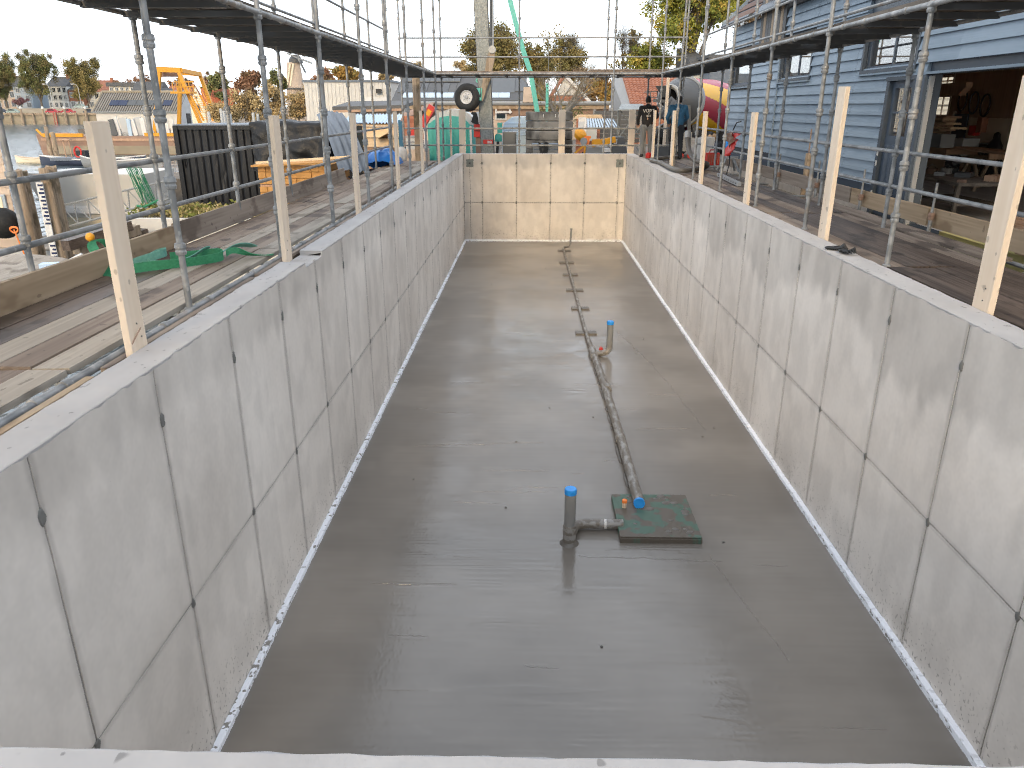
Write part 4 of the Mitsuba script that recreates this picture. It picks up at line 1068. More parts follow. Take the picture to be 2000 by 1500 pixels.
for k, (px, zz, mt, lab) in enumerate(((1846, -0.36, 'm_white', 'white paint bucket on the workshop floor, left of the fire extinguisher'), (1856, -0.36, 'm_grey_dark', 'black paint bucket on the workshop floor beside the white bucket'), (1815, -0.36, 'm_rust', 'rusty bucket on the workshop floor near the door jamb'))):
    t = thing('bucket', lab, 'bucket', 'buckets in the workshop')
    p = at(px, 352, z=zz)
    obj('pail', MB().lathe([(0.0, 0), (0.12, 0.0), (0.15, 0.3), (0.14, 0.3), (0.11, 0.02)], p, n=14), mt, t, 40)
    obj('handle', MB().path([p + (-0.15, 0, 0.28), p + (0, 0, 0.40), p + (0.15, 0, 0.28)], 0.006, 5), 'm_grey', t)
t = thing('saw_trestle', 'wooden saw trestle standing in the middle of the workshop floor', 'trestle')
p = at(1905, 372, z=-0.36)
obj('top', MB().box(p + (-0.06, -0.5, 0.68), p + (0.06, 0.5, 0.76)), 'm_old_pile', t)
for dy in (-0.4, 0.4):
    for s in (-1, 1):
        obj('leg', MB().bar(p + (0.28 * s, dy, 0.02), p + (0.03 * s, dy, 0.70), 0.06), 'm_old_pile', t)
t = thing('cable_reel', 'coiled dark cables hanging on the plywood lining of the workshop', 'cable')
for k in range(3):
    p = at(1880 + 22 * k, 196 + 5 * k, x=XB - 0.06)
    obj('coil', MB().path([p + np.array([0, 0.2 * math.cos(q), 0.26 * math.sin(q)]) for q in np.linspace(0, 2 * math.pi * 2, 26)], 0.02, 6), ('m_black', 'm_grey_dark', 'm_black')[k], t, True)

# between the right walkway and the house
t = thing('insulation_bale', 'yellow green insulation boards lying between the walkway and the workshop doorway', 'insulation')
for k in range(3):
    obj('board', MB().box((5.35, 7.0 + 0.1 * k, -0.45 + 0.11 * k), (5.9, 10.6 - 0.25 * k, -0.345 + 0.11 * k)), 'm_insul', t)
t = thing('plank_stack', 'pale planks stacked on edge by the workshop doorway at the right picture edge', 'planks')
for k in range(8):
    obj('plank', MB().box((5.28, 6.4, -0.1 + 0.055 * k), (5.5 + 0.03 * (k % 3), 8.35 - 0.1 * (k % 4), -0.055 + 0.055 * k)), 'm_new_wood_x' if k % 2 else 'm_toe', t)
t = thing('prop_post', 'brown round wooden prop standing by the house beyond the third right post', 'post')
b0 = at(1535, 373, z=-0.3)
obj('pole', MB().tube((5.45, 15.6, -0.45), (5.45, 15.6, 0.55), 0.07, 0.055, n=12), 'm_old_pile', t, 40)
obj('rod', MB().tube((5.45, 15.6, 0.5), (5.45, 15.62, 1.0), 0.012, n=6), 'm_rust', t)
t = thing('red_tarp', 'crumpled red tarp hanging on the right guard rail before the blue boards', 'tarp')
c = at(1436, 268, x=4.46)
rg = np.random.default_rng(3)
def tarp(u, v):
    n_ = meshkit.fbm(np.stack([u * 3, v * 3, u * 0], -1), 3, 4)
    n2 = meshkit.fbm(np.stack([u * 3 + 7, v * 3, u * 0], -1), 3, 9)
    return np.stack([c[0] - 0.06 + (n_ - 0.5) * 0.35, c[1] + 0.45 - u * 0.85 + (n2 - 0.5) * 0.2, c[2] + 0.08 - v * (0.36 + 0.12 * np.sin(u * 5)) + (n_ - 0.5) * 0.15], -1)
obj('sheet', MB().grid(tarp, 14, 12), 'm_red', t, True)
obj('fold', MB().grid(lambda u, v: tarp(u * 0.5 + 0.2, v * 0.6) + np.array([-0.05, 0, 0.02]), 8, 8), 'm_rust', t, True)
obj('cable', MB().path([c + (0, 0.25, 0.12), c + (-0.03, 0.3, -0.2), c + (-0.02, 0.2, -0.55), c + (-0.1, 0.1, -0.85)], 0.012, 6).path([c + (0, 0.3, 0.1), c + (0, 0.0, 0.3), c + (0, -0.35, 0.33)], 0.012, 6), 'm_black', t, True)
t = thing('blue_bottle', 'blue plastic bottle hanging left of the red tarp', 'bottle')
c = at(1420, 286, x=4.6)
obj('body', MB().lathe([(0, -0.17), (0.08, -0.16), (0.085, 0.05), (0.04, 0.1), (0.03, 0.15), (0, 0.15)], c, n=12), 'm_blue_cap', t, True)
t = thing('level_rail', 'grey perforated aluminium rail lying on the right walkway', 'rail')
p, q = at(1404, 341, z=0.03), at(1444, 360, z=0.03)
obj('rail', MB().bar(p, q, 0.07, 0.07), 'm_galv_plain', t)
for k in range(9):
    c = p + (q - p) * (k + 0.7) / 9.5
    obj('slot', MB().box(c + (-0.04, -0.02, -0.012), c + (-0.034, 0.02, 0.012)), 'm_black', t)
t = thing('brick_trestle', 'small pale steel trestle lying on the right walkway beside the aluminium rail', 'trestle')
c = at(1424, 335, z=0.0)
for s in (-0.2, 0.2):
    obj('leg', MB().bar(c + (s, -0.1, 0), c + (s * 0.4, 0.1, 0.3), 0.04).bar(c + (s, 0.3, 0), c + (s * 0.4, 0.1, 0.3), 0.04), 'm_galv_plain', t)
obj('top', MB().bar(c + (-0.2, 0.1, 0.3), c + (0.2, 0.1, 0.3), 0.06), 'm_galv_plain', t)
t = thing('white_appliance', 'pale grey cabinet with a white door standing by the far right walkway', 'cabinet')
p = at(1362, 322, z=-0.1)
q = at(1392, 322, y=p[1])
obj('body', MB().box((p[0] + 0.1, p[1], -0.1), (q[0], p[1] + 0.5, 0.62)), 'm_grey_light', t)
obj('door', MB().box((p[0] - 0.02, p[1] - 0.04, -0.05), (p[0] + 0.09, p[1] + 0.4, 0.6)), 'm_white', t)
t = thing('red_jerrycan', 'faded red ribbed canister on the far right walkway', 'canister')
c = at(1391, 322, z=0.0)
obj('body', MB().box(c + (-0.17, -0.1, 0), c + (0.15, 0.12, 0.30)), 'm_red', t)
for k in range(6):
    obj('rib', MB().box(c + (-0.155 + 0.05 * k, -0.116, 0.03), c + (-0.135 + 0.05 * k, -0.101, 0.27)), 'm_brick', t)
obj('handle', MB().path([c + (-0.1, 0, 0.3), c + (-0.07, 0, 0.37), c + (0.05, 0, 0.37), c + (0.08, 0, 0.3)], 0.016, 6), 'm_red', t)
t = thing('concrete_hose', 'thick grey muddy concrete hose lying in loops on the far right walkway', 'hose')
hp = [at(1343, 262, y=19.3), at(1345, 290, y=19.0), at(1356, 312, y=18.4), at(1375, 318, y=18.0), at(1380, 325, z=0.06), at(1350, 332, z=0.06), at(1315, 330, z=0.07), at(1290, 318, z=0.06), at(1272, 312, z=0.06), at(1300, 308, z=0.06), at(1330, 306, z=0.05)]
from scipy.interpolate import CubicSpline
hs = CubicSpline(np.arange(len(hp)), np.array(hp))(np.linspace(0, len(hp) - 1, 70))
hs[:, 2] = np.maximum(hs[:, 2], 0.05)
obj('hose', MB().path(hs, 0.055, 10), 'm_mud', t, True)
obj('coupling', MB().tube(hs[0] + (0, 0, 0.06), hs[2], 0.07, n=10), 'm_galv_plain', t, 40)
# ------------------------------------------------------------------ trees and shrubs
def leaf_cloud(centres, spread, n, size, cols, rng, jitter=0.25):
    """n small leaf faces round the centres, coloured from cols by clump"""
    centres = np.asarray(centres, float)
    k = rng.integers(0, len(centres), n)
    spread = np.broadcast_to(np.asarray(spread, float), (len(centres), 3)) if np.ndim(spread) < 2 else np.asarray(spread)
    p = centres[k] + rng.normal(0, 1, (n, 3)) * spread[k] * 0.55
    a = rng.normal(0, 1, (n, 3))
    a /= np.linalg.norm(a, axis=1, keepdims=True)
    b = np.cross(a, rng.normal(0, 1, (n, 3)))
    b /= np.linalg.norm(b, axis=1, keepdims=True)
    s = size * rng.uniform(0.6, 1.4, (n, 1))
    v = np.stack([p - a * s, p + b * s * 0.55, p + a * s, p - b * s * 0.55], 1).reshape(-1, 3)
    i = np.arange(n) * 4
    f = np.stack([i, i + 1, i + 2, i + 3], 1)
    cols = np.asarray(cols, float)
    base = cols[rng.integers(0, len(cols), len(centres))]
    c = 1.65 * base[k] * (1 - jitter / 2 + jitter * rng.random((n, 1))) * np.where(rng.random((n, 1)) < 0.08, 1.2, 1.0)
    return v, f, np.repeat(c, 4, 0)


def twigs(m, starts, dirs, length, width, n_seg, rng, col):
    """thin two-sided strips as fine twigs"""
    p = np.asarray(starts, float)
    d = np.asarray(dirs, float)
    d /= np.linalg.norm(d, axis=1, keepdims=True)
    L = length * rng.uniform(0.5, 1.2, (len(p), 1))
    side = np.cross(d, rng.normal(0, 1, d.shape))
    side /= np.linalg.norm(side, axis=1, keepdims=True)
    q = p + d * L + rng.normal(0, 0.12, d.shape) * L
    w = width * 0.5
    v = np.stack([p - side * w, p + side * w, q + side * w * 0.3, q - side * w * 0.3], 1).reshape(-1, 3)
    i = np.arange(len(p)) * 4
    m.add(v, np.stack([i, i + 1, i + 2, i + 3], 1), col)
    return q, d


def limbs(m, base, height, spread, rng, n=7, r0=0.25, trunk=0.35, levels=2):
    """tapered trunk with limbs; returns the limb tips"""
    base = np.asarray(base, float)
    top = base + np.array([rng.normal(0, 0.03) * height, 0, height * trunk])
    m.path([base - (0, 0, 0.3), base + (0, 0, height * trunk * 0.5), top], [r0 * 1.15, r0 * 0.9, r0 * 0.75], 8)
    tips, cur = [], [(top, np.array([0, 0, 1.0]), r0 * 0.7, height * (1 - trunk) * 0.5)]
    for lev in range(levels):
        nxt = []
        for p, d, r, L in cur:
            cnt = n if lev == 0 else 3
            for j in range(cnt):
                a = 2 * math.pi * (j + rng.random() * 0.7) / cnt
                e = rng.uniform(0.25, 0.95) if lev == 0 else rng.uniform(0.3, 1.0)
                dd = d * 0.9 + np.array([math.cos(a) * spread, math.sin(a) * spread, 0.35]) * e
                dd /= np.linalg.norm(dd)
                ln = L * rng.uniform(0.7, 1.15)
                mid = p + dd * ln * 0.5 + rng.normal(0, 0.05, 3) * ln
                q = p + dd * ln + np.array([0, 0, 0.06 * ln])
                m.path([p, mid, q], [r * 0.75, r * 0.5, r * 0.3], 6)
                nxt.append((q, dd, r * 0.35, L * 0.62))
                tips.append(q)
                tips.append(mid)
        cur = nxt
    return np.array(tips)


def tree(name, label, base, h, rad, crown_lo, n, size, cols, seed, group=None, clumps=40, bare=0.0, twig_n=0, squash=1.0, trunk_r=None, levels=2, cat='tree', dense=1.0, lean=0.0):
    rng = np.random.default_rng(seed)
    base = np.asarray(base, float)
    t = thing(name, label, cat, group)
    tr = MB()
    tips = limbs(tr, base, h * 0.96, rad / h * 1.5, rng, 7, trunk_r or h * 0.02, max(0.12, crown_lo * 0.9), levels)
    tc = np.array([0.13, 0.115, 0.095])
    if twig_n:
        k = rng.integers(0, len(tips), twig_n)
        d = rng.normal(0, 0.6, (twig_n, 3)) + (tips[k] - (base + (0, 0, h * 0.35))) / h + np.array([0, 0, 0.5])
        tw = MB()
        q, d2 = twigs(tw, tips[k], d, h * 0.13, h * 0.0032, 1, rng, tc)
        k2 = rng.integers(0, twig_n, twig_n * 2)
        twigs(tw, q[k2], d2[k2] + rng.normal(0, 0.5, (twig_n * 2, 3)), h * 0.07, h * 0.002, 1, rng, tc)
        obj('twigs', tw, 'm_leaf', t, kind='stuff')
    obj('trunk', tr, 'm_bark', t, 50)
    c0 = base + (lean, 0, h * (crown_lo + (1 - crown_lo) * 0.5))
    hz = h * (1 - crown_lo) * 0.5
    u = rng.normal(0, 1, (clumps, 3))
    u /= np.linalg.norm(u, axis=1, keepdims=True)
    rr = rng.uniform(0.35, 1.0, (clumps, 1)) ** 0.6
    # the crown is made of lobes of uneven size, so that its outline is ragged and has bays
    nl = max(6, clumps // 7)
    lu = rng.normal(0, 1, (nl, 3))
    lu /= np.linalg.norm(lu, axis=1, keepdims=True)
    lc = c0 + lu * rng.uniform(0.25, 0.80, (nl, 1)) * np.array([rad, rad, hz * squash])
    lr = rng.uniform(0.22, 0.46, (nl, 1))
    kk_ = rng.integers(0, nl, clumps)
    cen = lc[kk_] + u * rr * lr[kk_] * np.array([rad, rad, min(hz, rad * 1.3) * squash])
    if len(tips) and bare < 0.9:
        cen = np.vstack([cen, tips[rng.integers(0, len(tips), clumps // 3)]])
    sp = rng.uniform(0.10, 0.24, (len(cen), 1)) * np.array([rad, rad, min(hz, rad * 1.1)]) * dense
    if n:
        v, f, c = leaf_cloud(cen, sp, n, size, cols, rng)
        obj('crown', MB().add(v, f, c), 'm_leaf', t, kind='stuff')
    return t


GREEN = [(0.115, 0.12, 0.05), (0.14, 0.14, 0.06), (0.09, 0.10, 0.045), (0.17, 0.145, 0.065), (0.125, 0.105, 0.05)]
AUT = [(0.21, 0.13, 0.04), (0.26, 0.17, 0.06), (0.17, 0.10, 0.035), (0.15, 0.12, 0.045)]
RUST = [(0.15, 0.085, 0.055), (0.19, 0.11, 0.07), (0.12, 0.075, 0.05), (0.17, 0.12, 0.07)]
STRAW = [(0.30, 0.22, 0.11), (0.25, 0.18, 0.09), (0.22, 0.17, 0.09), (0.33, 0.26, 0.14)]
OLIVE = [(0.14, 0.125, 0.05), (0.17, 0.14, 0.06), (0.12, 0.105, 0.045), (0.19, 0.15, 0.065)]
YELLOWG = [(0.19, 0.19, 0.04), (0.24, 0.22, 0.05), (0.14, 0.15, 0.035), (0.26, 0.20, 0.05), (0.11, 0.125, 0.035)]

# ------------------------------------------------------------------ the far bank across the river
fq = thing('quay_wall', 'stained far quay wall of the river with a row of timber posts', 'wall')
obj('face', MB().box((-260, 203.0, -3.4), (-108, 203.6, -0.55)), 'm_quay_far', fq)
obj('cap_beam', MB().box((-260, 202.6, -0.55), (-108, 203.7, -0.05)), 'm_old_pile', fq)
for k, x in enumerate([-147, -142, -136.2, -130.2, -124.5, -118.9, -113.5]):
    p = obj('tall_pile', MB().tube((x, 202.3, -3.4), (x, 202.3, 1.5), 0.30, 0.26, n=10), 'm_old_pile', fq, 40)
    obj('pile_cap', MB().lathe([(0.28, -0.55), (0.30, -0.1), (0.2, 0.05), (0, 0.12)], (x, 202.3, 1.5), n=10), 'm_white', p, 40)
for x in (-144.4, -139, -133.2, -127.35, -121.5, -116.2, -110.8):
    obj('short_pile', MB().tube((x, 202.4, -3.4), (x, 202.4, 0.05), 0.2, n=8), 'm_old_pile', fq, 40)
obj('life_ladder', MB().tube((-121.9, 202.2, -3.0), (-121.9, 202.2, 0.3), 0.06, n=6).tube((-121.3, 202.2, -3.0), (-121.3, 202.2, 0.3), 0.06, n=6), 'm_red', fq)
struct('dike', MB().hexa([(-260, 210, -0.25), (-108, 210, -0.25), (-108, 232, -0.25), (-260, 232, -0.25)], [(-260, 213, 1.05), (-108, 213, 1.05), (-108, 232, 1.05), (-260, 232, 1.05)]), 'm_quay_far')


def car(x, y, z, s, mat, label):
    t = thing('parked_car', label, 'car', 'cars parked along the far quay')
    L, H, W = 4.1 * s, 1.45 * s, 1.7 * s
    body = [(-L / 2, 0.28 * s), (-L / 2, 0.72 * s), (-L * 0.42, 0.82 * s), (-L * 0.2, 0.86 * s), (L * 0.27, 0.88 * s), (L * 0.46, 0.78 * s), (L / 2, 0.62 * s), (L / 2, 0.28 * s)]
    cab = [(-L * 0.40, 0.82 * s), (-L * 0.30, H * 0.96), (-L * 0.12, H), (L * 0.10, H * 0.98), (L * 0.28, 0.86 * s)]
    obj('body', MB().prism([(x + a, z + b) for a, b in body], y, y + W, 1), mat, t)
    c = obj('cabin', MB().prism([(x + a, z + b) for a, b in cab], y + 0.1, y + W - 0.1, 1), mat, t)
    win = [(-L * 0.36, 0.87 * s), (-L * 0.28, H * 0.92), (-L * 0.02, H * 0.94), (-L * 0.02, 0.88 * s)]
    win2 = [(L * 0.0, 0.88 * s), (L * 0.0, H * 0.94), (L * 0.10, H * 0.93), (L * 0.24, 0.89 * s)]
    for q in (win, win2):
        obj('window', MB().prism([(x + a, z + b) for a, b in q], y + 0.075, y + 0.098, 1), 'm_glass_dark', c)
    for a in (-L * 0.31, L * 0.31):
        w = obj('wheel', MB().tube((x + a, y - 0.03, z + 0.3 * s), (x + a, y + 0.2, z + 0.3 * s), 0.31 * s, n=14), 'm_rubber', t, 40)
        obj('hub_cap', MB().tube((x + a, y - 0.045, z + 0.3 * s), (x + a, y - 0.03, z + 0.3 * s), 0.19 * s, n=12), 'm_white', w, 40)
    obj('headlight', MB().box((x + L / 2 - 0.06, y - 0.01, z + 0.6 * s), (x + L / 2 + 0.01, y + 0.25, z + 0.72 * s)), 'm_white', t)


P('m_car_red', (0.42, 0.03, 0.045), 0.2, clearcoat=0.8)
P('m_car_blue', (0.03, 0.04, 0.07), 0.2, clearcoat=0.8)
P('m_car_teal', (0.30, 0.38, 0.35), 0.25, clearcoat=0.8)
car(-138.5, 206.5, -0.2, 0.82, 'm_car_blue', 'dark blue car parked on the far quay, leftmost of all the cars')
car(-135.3, 206.5, -0.2, 0.80, 'm_car_teal', 'pale green car parked on the far quay beside the dark blue one')
car(-124.9, 206.5, -0.2, 0.80, 'm_car_red', 'bright red car parked on the far quay before the grey white house')
car(-120.8, 206.5, -0.2, 0.80, 'm_car_red', 'dark red car parked on the far quay, right of the other red car')
car(-114.9, 206.5, -0.2, 0.80, 'm_car_blue', 'dark car parked on the far quay beside the corrugated roof shed')
car(-122.6, 216.0, 1.05, 0.8, 'm_car_teal', 'pale blue car parked on the dike before the red brick house')


def town_house(label, x0, x1, y, z0, eave, mats, rows, cols, gable=None, roofmat='m_roof_dark', depth=9.0, ground=None, name='town_house', chim=True, roof_h=None):
    """a house front facing the river at y, its storeys with framed windows, roof and chimney"""
    t = thing(name, label, 'house', None)
    rh = roof_h if roof_h is not None else (x1 - x0) * 0.45
    w = obj('wall', MB().box((x0, y, z0), (x1, y + depth, eave)), mats, t)
    if ground:
        obj('ground_floor', MB().box((x0 - 0.02, y - 0.06, z0), (x1 + 0.02, y, z0 + ground[0])), ground[1], t)
    if gable == 'front':
        rf = obj('roof', MB().prism([(x0 - 0.2, eave), ((x0 + x1) / 2, eave + rh), (x1 + 0.2, eave), (x1 + 0.2, eave - 0.15), (x0 - 0.2, eave - 0.15)], y + 0.05, y + depth, 1), roofmat, t)
        obj('gable', MB().prism([(x0, eave - 0.1), ((x0 + x1) / 2, eave + rh + 0.15), (x1, eave - 0.1)], y - 0.03, y + 0.04, 1), mats, t)
    else:
        rf = obj('roof', MB().prism([(y - 0.25, eave), (y + depth * 0.5, eave + rh), (y + depth + 0.2, eave)], x0 - 0.1, x1 + 0.1, 0), roofmat, t)
    if chim:
        cx = x0 + (x1 - x0) * 0.75
        obj('chimney', MB().box((cx, y + depth * 0.4, eave + rh * 0.5), (cx + 0.7, y + depth * 0.4 + 0.7, eave + rh + 0.7)), 'm_brick', rf)
    hgt = (eave - z0) / rows
    cw = (x1 - x0) / cols
    for r in range(rows):
        for c in range(cols):
            ww, wh = min(cw * 0.55, 1.2), hgt * 0.58
            cx, cz = x0 + cw * (c + 0.5), z0 + hgt * (r + 0.5)
            k = obj('window', MB().box((cx - ww / 2 - 0.1, y - 0.11, cz - wh / 2 - 0.1), (cx + ww / 2 + 0.1, y - 0.062, cz + wh / 2 + 0.1)), 'm_white', t)
            obj('pane', MB().box((cx - ww / 2, y - 0.13, cz - wh / 2), (cx - 0.03, y - 0.112, cz + wh / 2)).box((cx + 0.03, y - 0.13, cz - wh / 2), (cx + ww / 2, y - 0.112, cz + wh / 2)), 'm_glass_dark', k)
    return t


P('m_house_grey', (0.50, 0.51, 0.49), 0.8)
P('m_house_blue', (0.34, 0.40, 0.46), 0.8)
town_house('blue grey house half hidden behind the leftmost trees across the river', -152.2, -147.0, 235, 1.0, 7.0, 'm_house_blue', 3, 2)
town_house('grey white three storey house with tall windows across the river', -142.3, -136.3, 235, 1.0, 7.1, 'm_house_grey', 3, 4, ground=(2.0, 'm_white'))
town_house('red brick house with a white ground floor across the river', -136.2, -132.0, 235.3, 1.0, 6.0, 'm_brick', 2, 2, ground=(1.9, 'm_white'))
town_house('brown roofed house behind the trees at the left picture edge', -162, -153, 237, 1.0, 6.2, 'm_brick_pale', 2, 4, roofmat='m_roof_dark')
town_house('dark house behind the third river tree', -131.5, -124, 237, 1.0, 5.6, 'm_house_grey', 2, 4, roofmat='m_roof_tile')
tree('riverside_tree', 'leftmost dense green tree across the river, cut by the picture edge', (-146.5, 222, 0.9), 16.6, 4.8, 0.06, 26000, 0.17, GREEN, 11, 'big trees across the river', 100, twig_n=400, dense=0.85)
tree('riverside_tree', 'tall dense green tree across the river, second from the left', (-136.6, 222, 0.9), 16.7, 5.3, 0.06, 32000, 0.17, GREEN, 12, 'big trees across the river', 110, twig_n=500, dense=0.85)
tree('riverside_tree', 'rounded brownish tree across the river, third from the left', (-123.8, 222, 0.9), 15.1, 5.3, 0.05, 32000, 0.17, OLIVE, 13, 'big trees across the river', 110, twig_n=500, dense=0.85)
tree('purple_shrub', 'dark purple shrub on the dike below the leftmost trees', (-138.4, 214.5, 1.0), 3.0, 3.0, 0.05, 1800, 0.16, [(0.10, 0.05, 0.06), (0.13, 0.075, 0.07)], 14, None, 20, twig_n=60, trunk_r=0.08, cat='shrub')
for k, (x, lab) in enumerate(((-127.5, 'left street lamp on the far bank, before the grey white house'), (-119.8, 'right street lamp on the far bank, beside the red brick house'))):
    t = thing('street_lamp', lab, 'street lamp', 'street lamps on the far bank')
    obj('pole', MB().path([(x, 212, 0.9), (x, 212, 6.2), (x - 0.4, 212, 7.0), (x - 1.0, 212, 7.1)], [0.09, 0.06, 0.05, 0.05], 8), 'm_grey_light', t, 40)
    obj('lamp_head', MB().box((x - 1.7, 211.85, 7.02), (x - 0.9, 212.15, 7.18)), 'm_white', t)

# ------------------------------------------------------------------ the yard beyond the quay: shed, gantry, houses, windmill
sh = thing('boat_shed', 'long low white shed with a mossy corrugated roof and solar panels', 'shed')
xa, xb, ya, yb_ = -71.3, -57.6, 130.0, 138.0
obj('wall', MB().box((xa, ya, -2.2), (xb, yb_, 0.66)), 'm_offwhite', sh)
obj('gable_wall', MB().prism([(ya, 0.60), ((ya + yb_) / 2, 3.75), (yb_, 0.60), (yb_, -2.2), (ya, -2.2)], xb, xb + 0.12, 0), 'm_grey_light', sh)
k = obj('doorway', MB().box((xb + 0.121, 132.5, -2.2), (xb + 0.16, 134.2, 0.4)), 'm_black', sh)
rf = obj('roof', MB().grid(lambda u, v: np.stack([xa - 0.4 + u * (xb - xa + 0.5), ya - 0.35 + v * 4.45, 0.62 + v * 3.15 + 0.11 * np.sin(u * 2 * np.pi * 36)], -1), 433, 3).grid(lambda u, v: np.stack([xa - 0.4 + u * (xb - xa + 0.5), yb_ + 0.35 - v * 4.35, 0.62 + v * 3.15 + 0.07 * np.sin(u * 2 * np.pi * 42)], -1), 170, 2), 'm_roof_wave_shaded', sh)
obj('ridge', MB().tube((xa - 0.4, 134.05, 3.78), (xb + 0.1, 134.05, 3.78), 0.22, n=8), 'm_quay_far', rf, 40)
obj('verge', MB().bar((xb + 0.15, ya - 0.4, 0.62), (xb + 0.15, 134.0, 3.85), 0.12, 0.25), 'm_grey', rf)
obj('moss_edge', MB().bar((xa - 0.42, ya - 0.38, 0.66), (xa - 0.42, 134.0, 3.88), 0.3, 0.16), 'm_quay_far', rf)
for kk in range(7):
    if kk == 5:
        continue
    u0 = xa + 1.9 + kk * 1.48
    mat = 'm_solar' if kk in (0, 1, 6) else 'm_roof_lead'
    obj('solar_panel', MB().hexa([(u0, 130.95, 1.62), (u0 + 1.42, 130.95, 1.62), (u0 + 1.42, 132.0, 2.40), (u0, 132.0, 2.40)], [(u0, 130.92, 1.70), (u0 + 1.42, 130.92, 1.70), (u0 + 1.42, 131.97, 2.48), (u0, 131.97, 2.48)]), mat, rf)
obj('gutter', MB().tube((xa - 0.4, ya - 0.42, 0.60), (xb + 0.1, ya - 0.42, 0.60), 0.09, n=8), 'm_grey', rf)

g = thing('gantry_crane', 'bright yellow boat gantry crane with a railed platform in the yard', 'crane')
Yg = 85.0
def gp(px, py, y=Yg):
    return at(px, py, y=y)
A0, A1 = gp(308, 135), gp(352, 136)
B1 = gp(352, 139, 85.6)
legs = [((312, 137), (302, 262), 84.6), ((352, 139), (350, 234), 88.5), ((350, 142), (394, 246), 84.0), ((390, 145), (423, 232), 89.0)]
for p, q, y in legs:
    a, b = gp(*p, y=y), gp(*q, y=y)
    b = a + (b - a) * (a[2] + 1.0) / max(a[2] - b[2], 0.1) if b[2] > -1.0 else b
    obj('leg', MB().bar(a, b, 0.34, 0.34, up=(0, 1, 0)), 'm_yellow', g)
obj('cross_beam', MB().bar(gp(306, 135.5, 84.6), gp(354, 137, 84.2), 0.38, 0.5), 'm_yellow', g)
obj('cross_beam', MB().bar(gp(352, 142, 88.5), gp(392, 145, 89), 0.38, 0.45), 'm_yellow', g)
obj('runway_beam', MB().bar(gp(353, 137.5, 84.2), gp(391, 145, 89.0), 0.35, 0.4).bar(gp(308, 136.5, 84.6), gp(352, 141, 88.5), 0.3, 0.3), 'm_yellow', g)
obj('hoist', MB().box(gp(322, 146, 86) + (-1.0, -0.3, -0.2), gp(322, 146, 86) + (1.4, 0.3, 0.25)), 'm_rust', g)
pl = obj('platform', MB().box(gp(341, 181, 83.2) + (-0.1, -0.8, -0.1), gp(378, 180, 83.2) + (0, 0.8, 0.05)), 'm_yellow', g)
p0, p1 = gp(339, 180, 82.6), gp(379, 179, 82.6)
for f in np.linspace(0, 1, 6):
    a = p0 + (p1 - p0) * f
    obj('rail_post', MB().bar(a, a + (0, 0, 0.98), 0.06), 'm_yellow', pl)
for h in (0.5, 0.98):
    obj('rail', MB().bar(p0 + (0, 0, h), p1 + (0, 0, h), 0.06).bar(p0 + (0, 1.4, h), p1 + (0, 1.4, h), 0.06), 'm_yellow', pl)
s0, s1 = gp(372, 186, 83), gp(398, 236, 83)
st = obj('stair', MB().bar(s0, s1, 0.08, 0.2).bar(s0 + (0.9, 0.3, 0), s1 + (0.9, 0.3, 0), 0.08, 0.2), 'm_yellow', g)
for f in np.linspace(0.05, 0.95, 11):
    a = s0 + (s1 - s0) * f
    obj('tread', MB().bar(a, a + (0.9, 0.3, 0), 0.2, 0.04), 'm_yellow', st)
obj('hand_rail', MB().bar(s0 + (0, 0, 0.9), s1 + (0, 0, 0.9), 0.06).bar(s0 + (0.9, 0.3, 0.9), s1 + (0.9, 0.3, 0.9), 0.06), 'm_yellow', st)

def away(px, py, y):
    return at(px, py, y=y)
a, b = away(214, 178, 168), away(262, 162, 168)
t = town_house('cream flat roofed villa with a dark roof edge behind the corrugated shed', a[0], b[0], 168, -1.8, b[2] - 0.4, 'm_cream', 3, 5, chim=False, roof_h=0.5, name='villa', depth=8)
obj('roof_edge', MB().box((a[0] - 0.3, 167.5, b[2] - 0.7), (b[0] + 0.3, 176.3, b[2] + 0.1)), 'm_roof_dark', t)
a, b = away(250, 180, 158), away(302, 158, 158)
town_house('dark slate roofed house behind the middle of the corrugated shed', a[0], b[0], 158, -1.8, 3.0, 'm_brick_pale', 2, 4, roof_h=b[2] - 3.0, depth=8)
a, b = away(303, 180, 150), away(318, 165, 150)
town_house('narrow white gabled house beside the gantry crane', a[0], b[0], 150, -1.8, 2.8, 'm_white', 2, 1, gable='front', roof_h=2.0, depth=6, chim=False)
a, b = away(318, 180, 156), away(362, 163, 156)
town_house('house with a dark red tile roof seen through the gantry crane', a[0], b[0], 156, -1.8, 2.4, 'm_brick', 2, 3, roofmat='m_roof_tile', roof_h=b[2] - 2.4, depth=8)
# orange roofed house with a cream gable
t = thing('orange_roof_house', 'cream house with a long orange tile roof right of the gantry crane', 'house')
a, b = away(374, 222, 118), away(401, 222, 118)
pk = away(384, 170, 118)
c = away(450, 192, 122)
hw = (b[0] - a[0]) / 2
obj('gable_wall', MB().prism([(a[0], -1.9), (a[0], pk[2] - 2.6), (a[0] + hw, pk[2]), (b[0], pk[2] - 2.6), (b[0], -1.9)], 118, 118.2, 1), 'm_cream', t)
obj('side_wall', MB().box((b[0] - 0.2, 118.2, -1.9), (c[0] + 2, 124, pk[2] - 2.3)), 'm_brick_pale', t)
obj('roof', MB().hexa([(a[0] + hw, 119.9, pk[2]), (c[0] + 2, 121.8, pk[2] - 0.1), (c[0] + 2, 117.4, pk[2] - 2.5), (b[0] + 0.1, 117.4, pk[2] - 2.6)], [(a[0] + hw, 120.0, pk[2] + 0.12), (c[0] + 2, 122, pk[2]), (c[0] + 2, 117.4, pk[2] - 2.35), (b[0] + 0.1, 117.4, pk[2] - 2.45)]), 'm_roof_red', t)
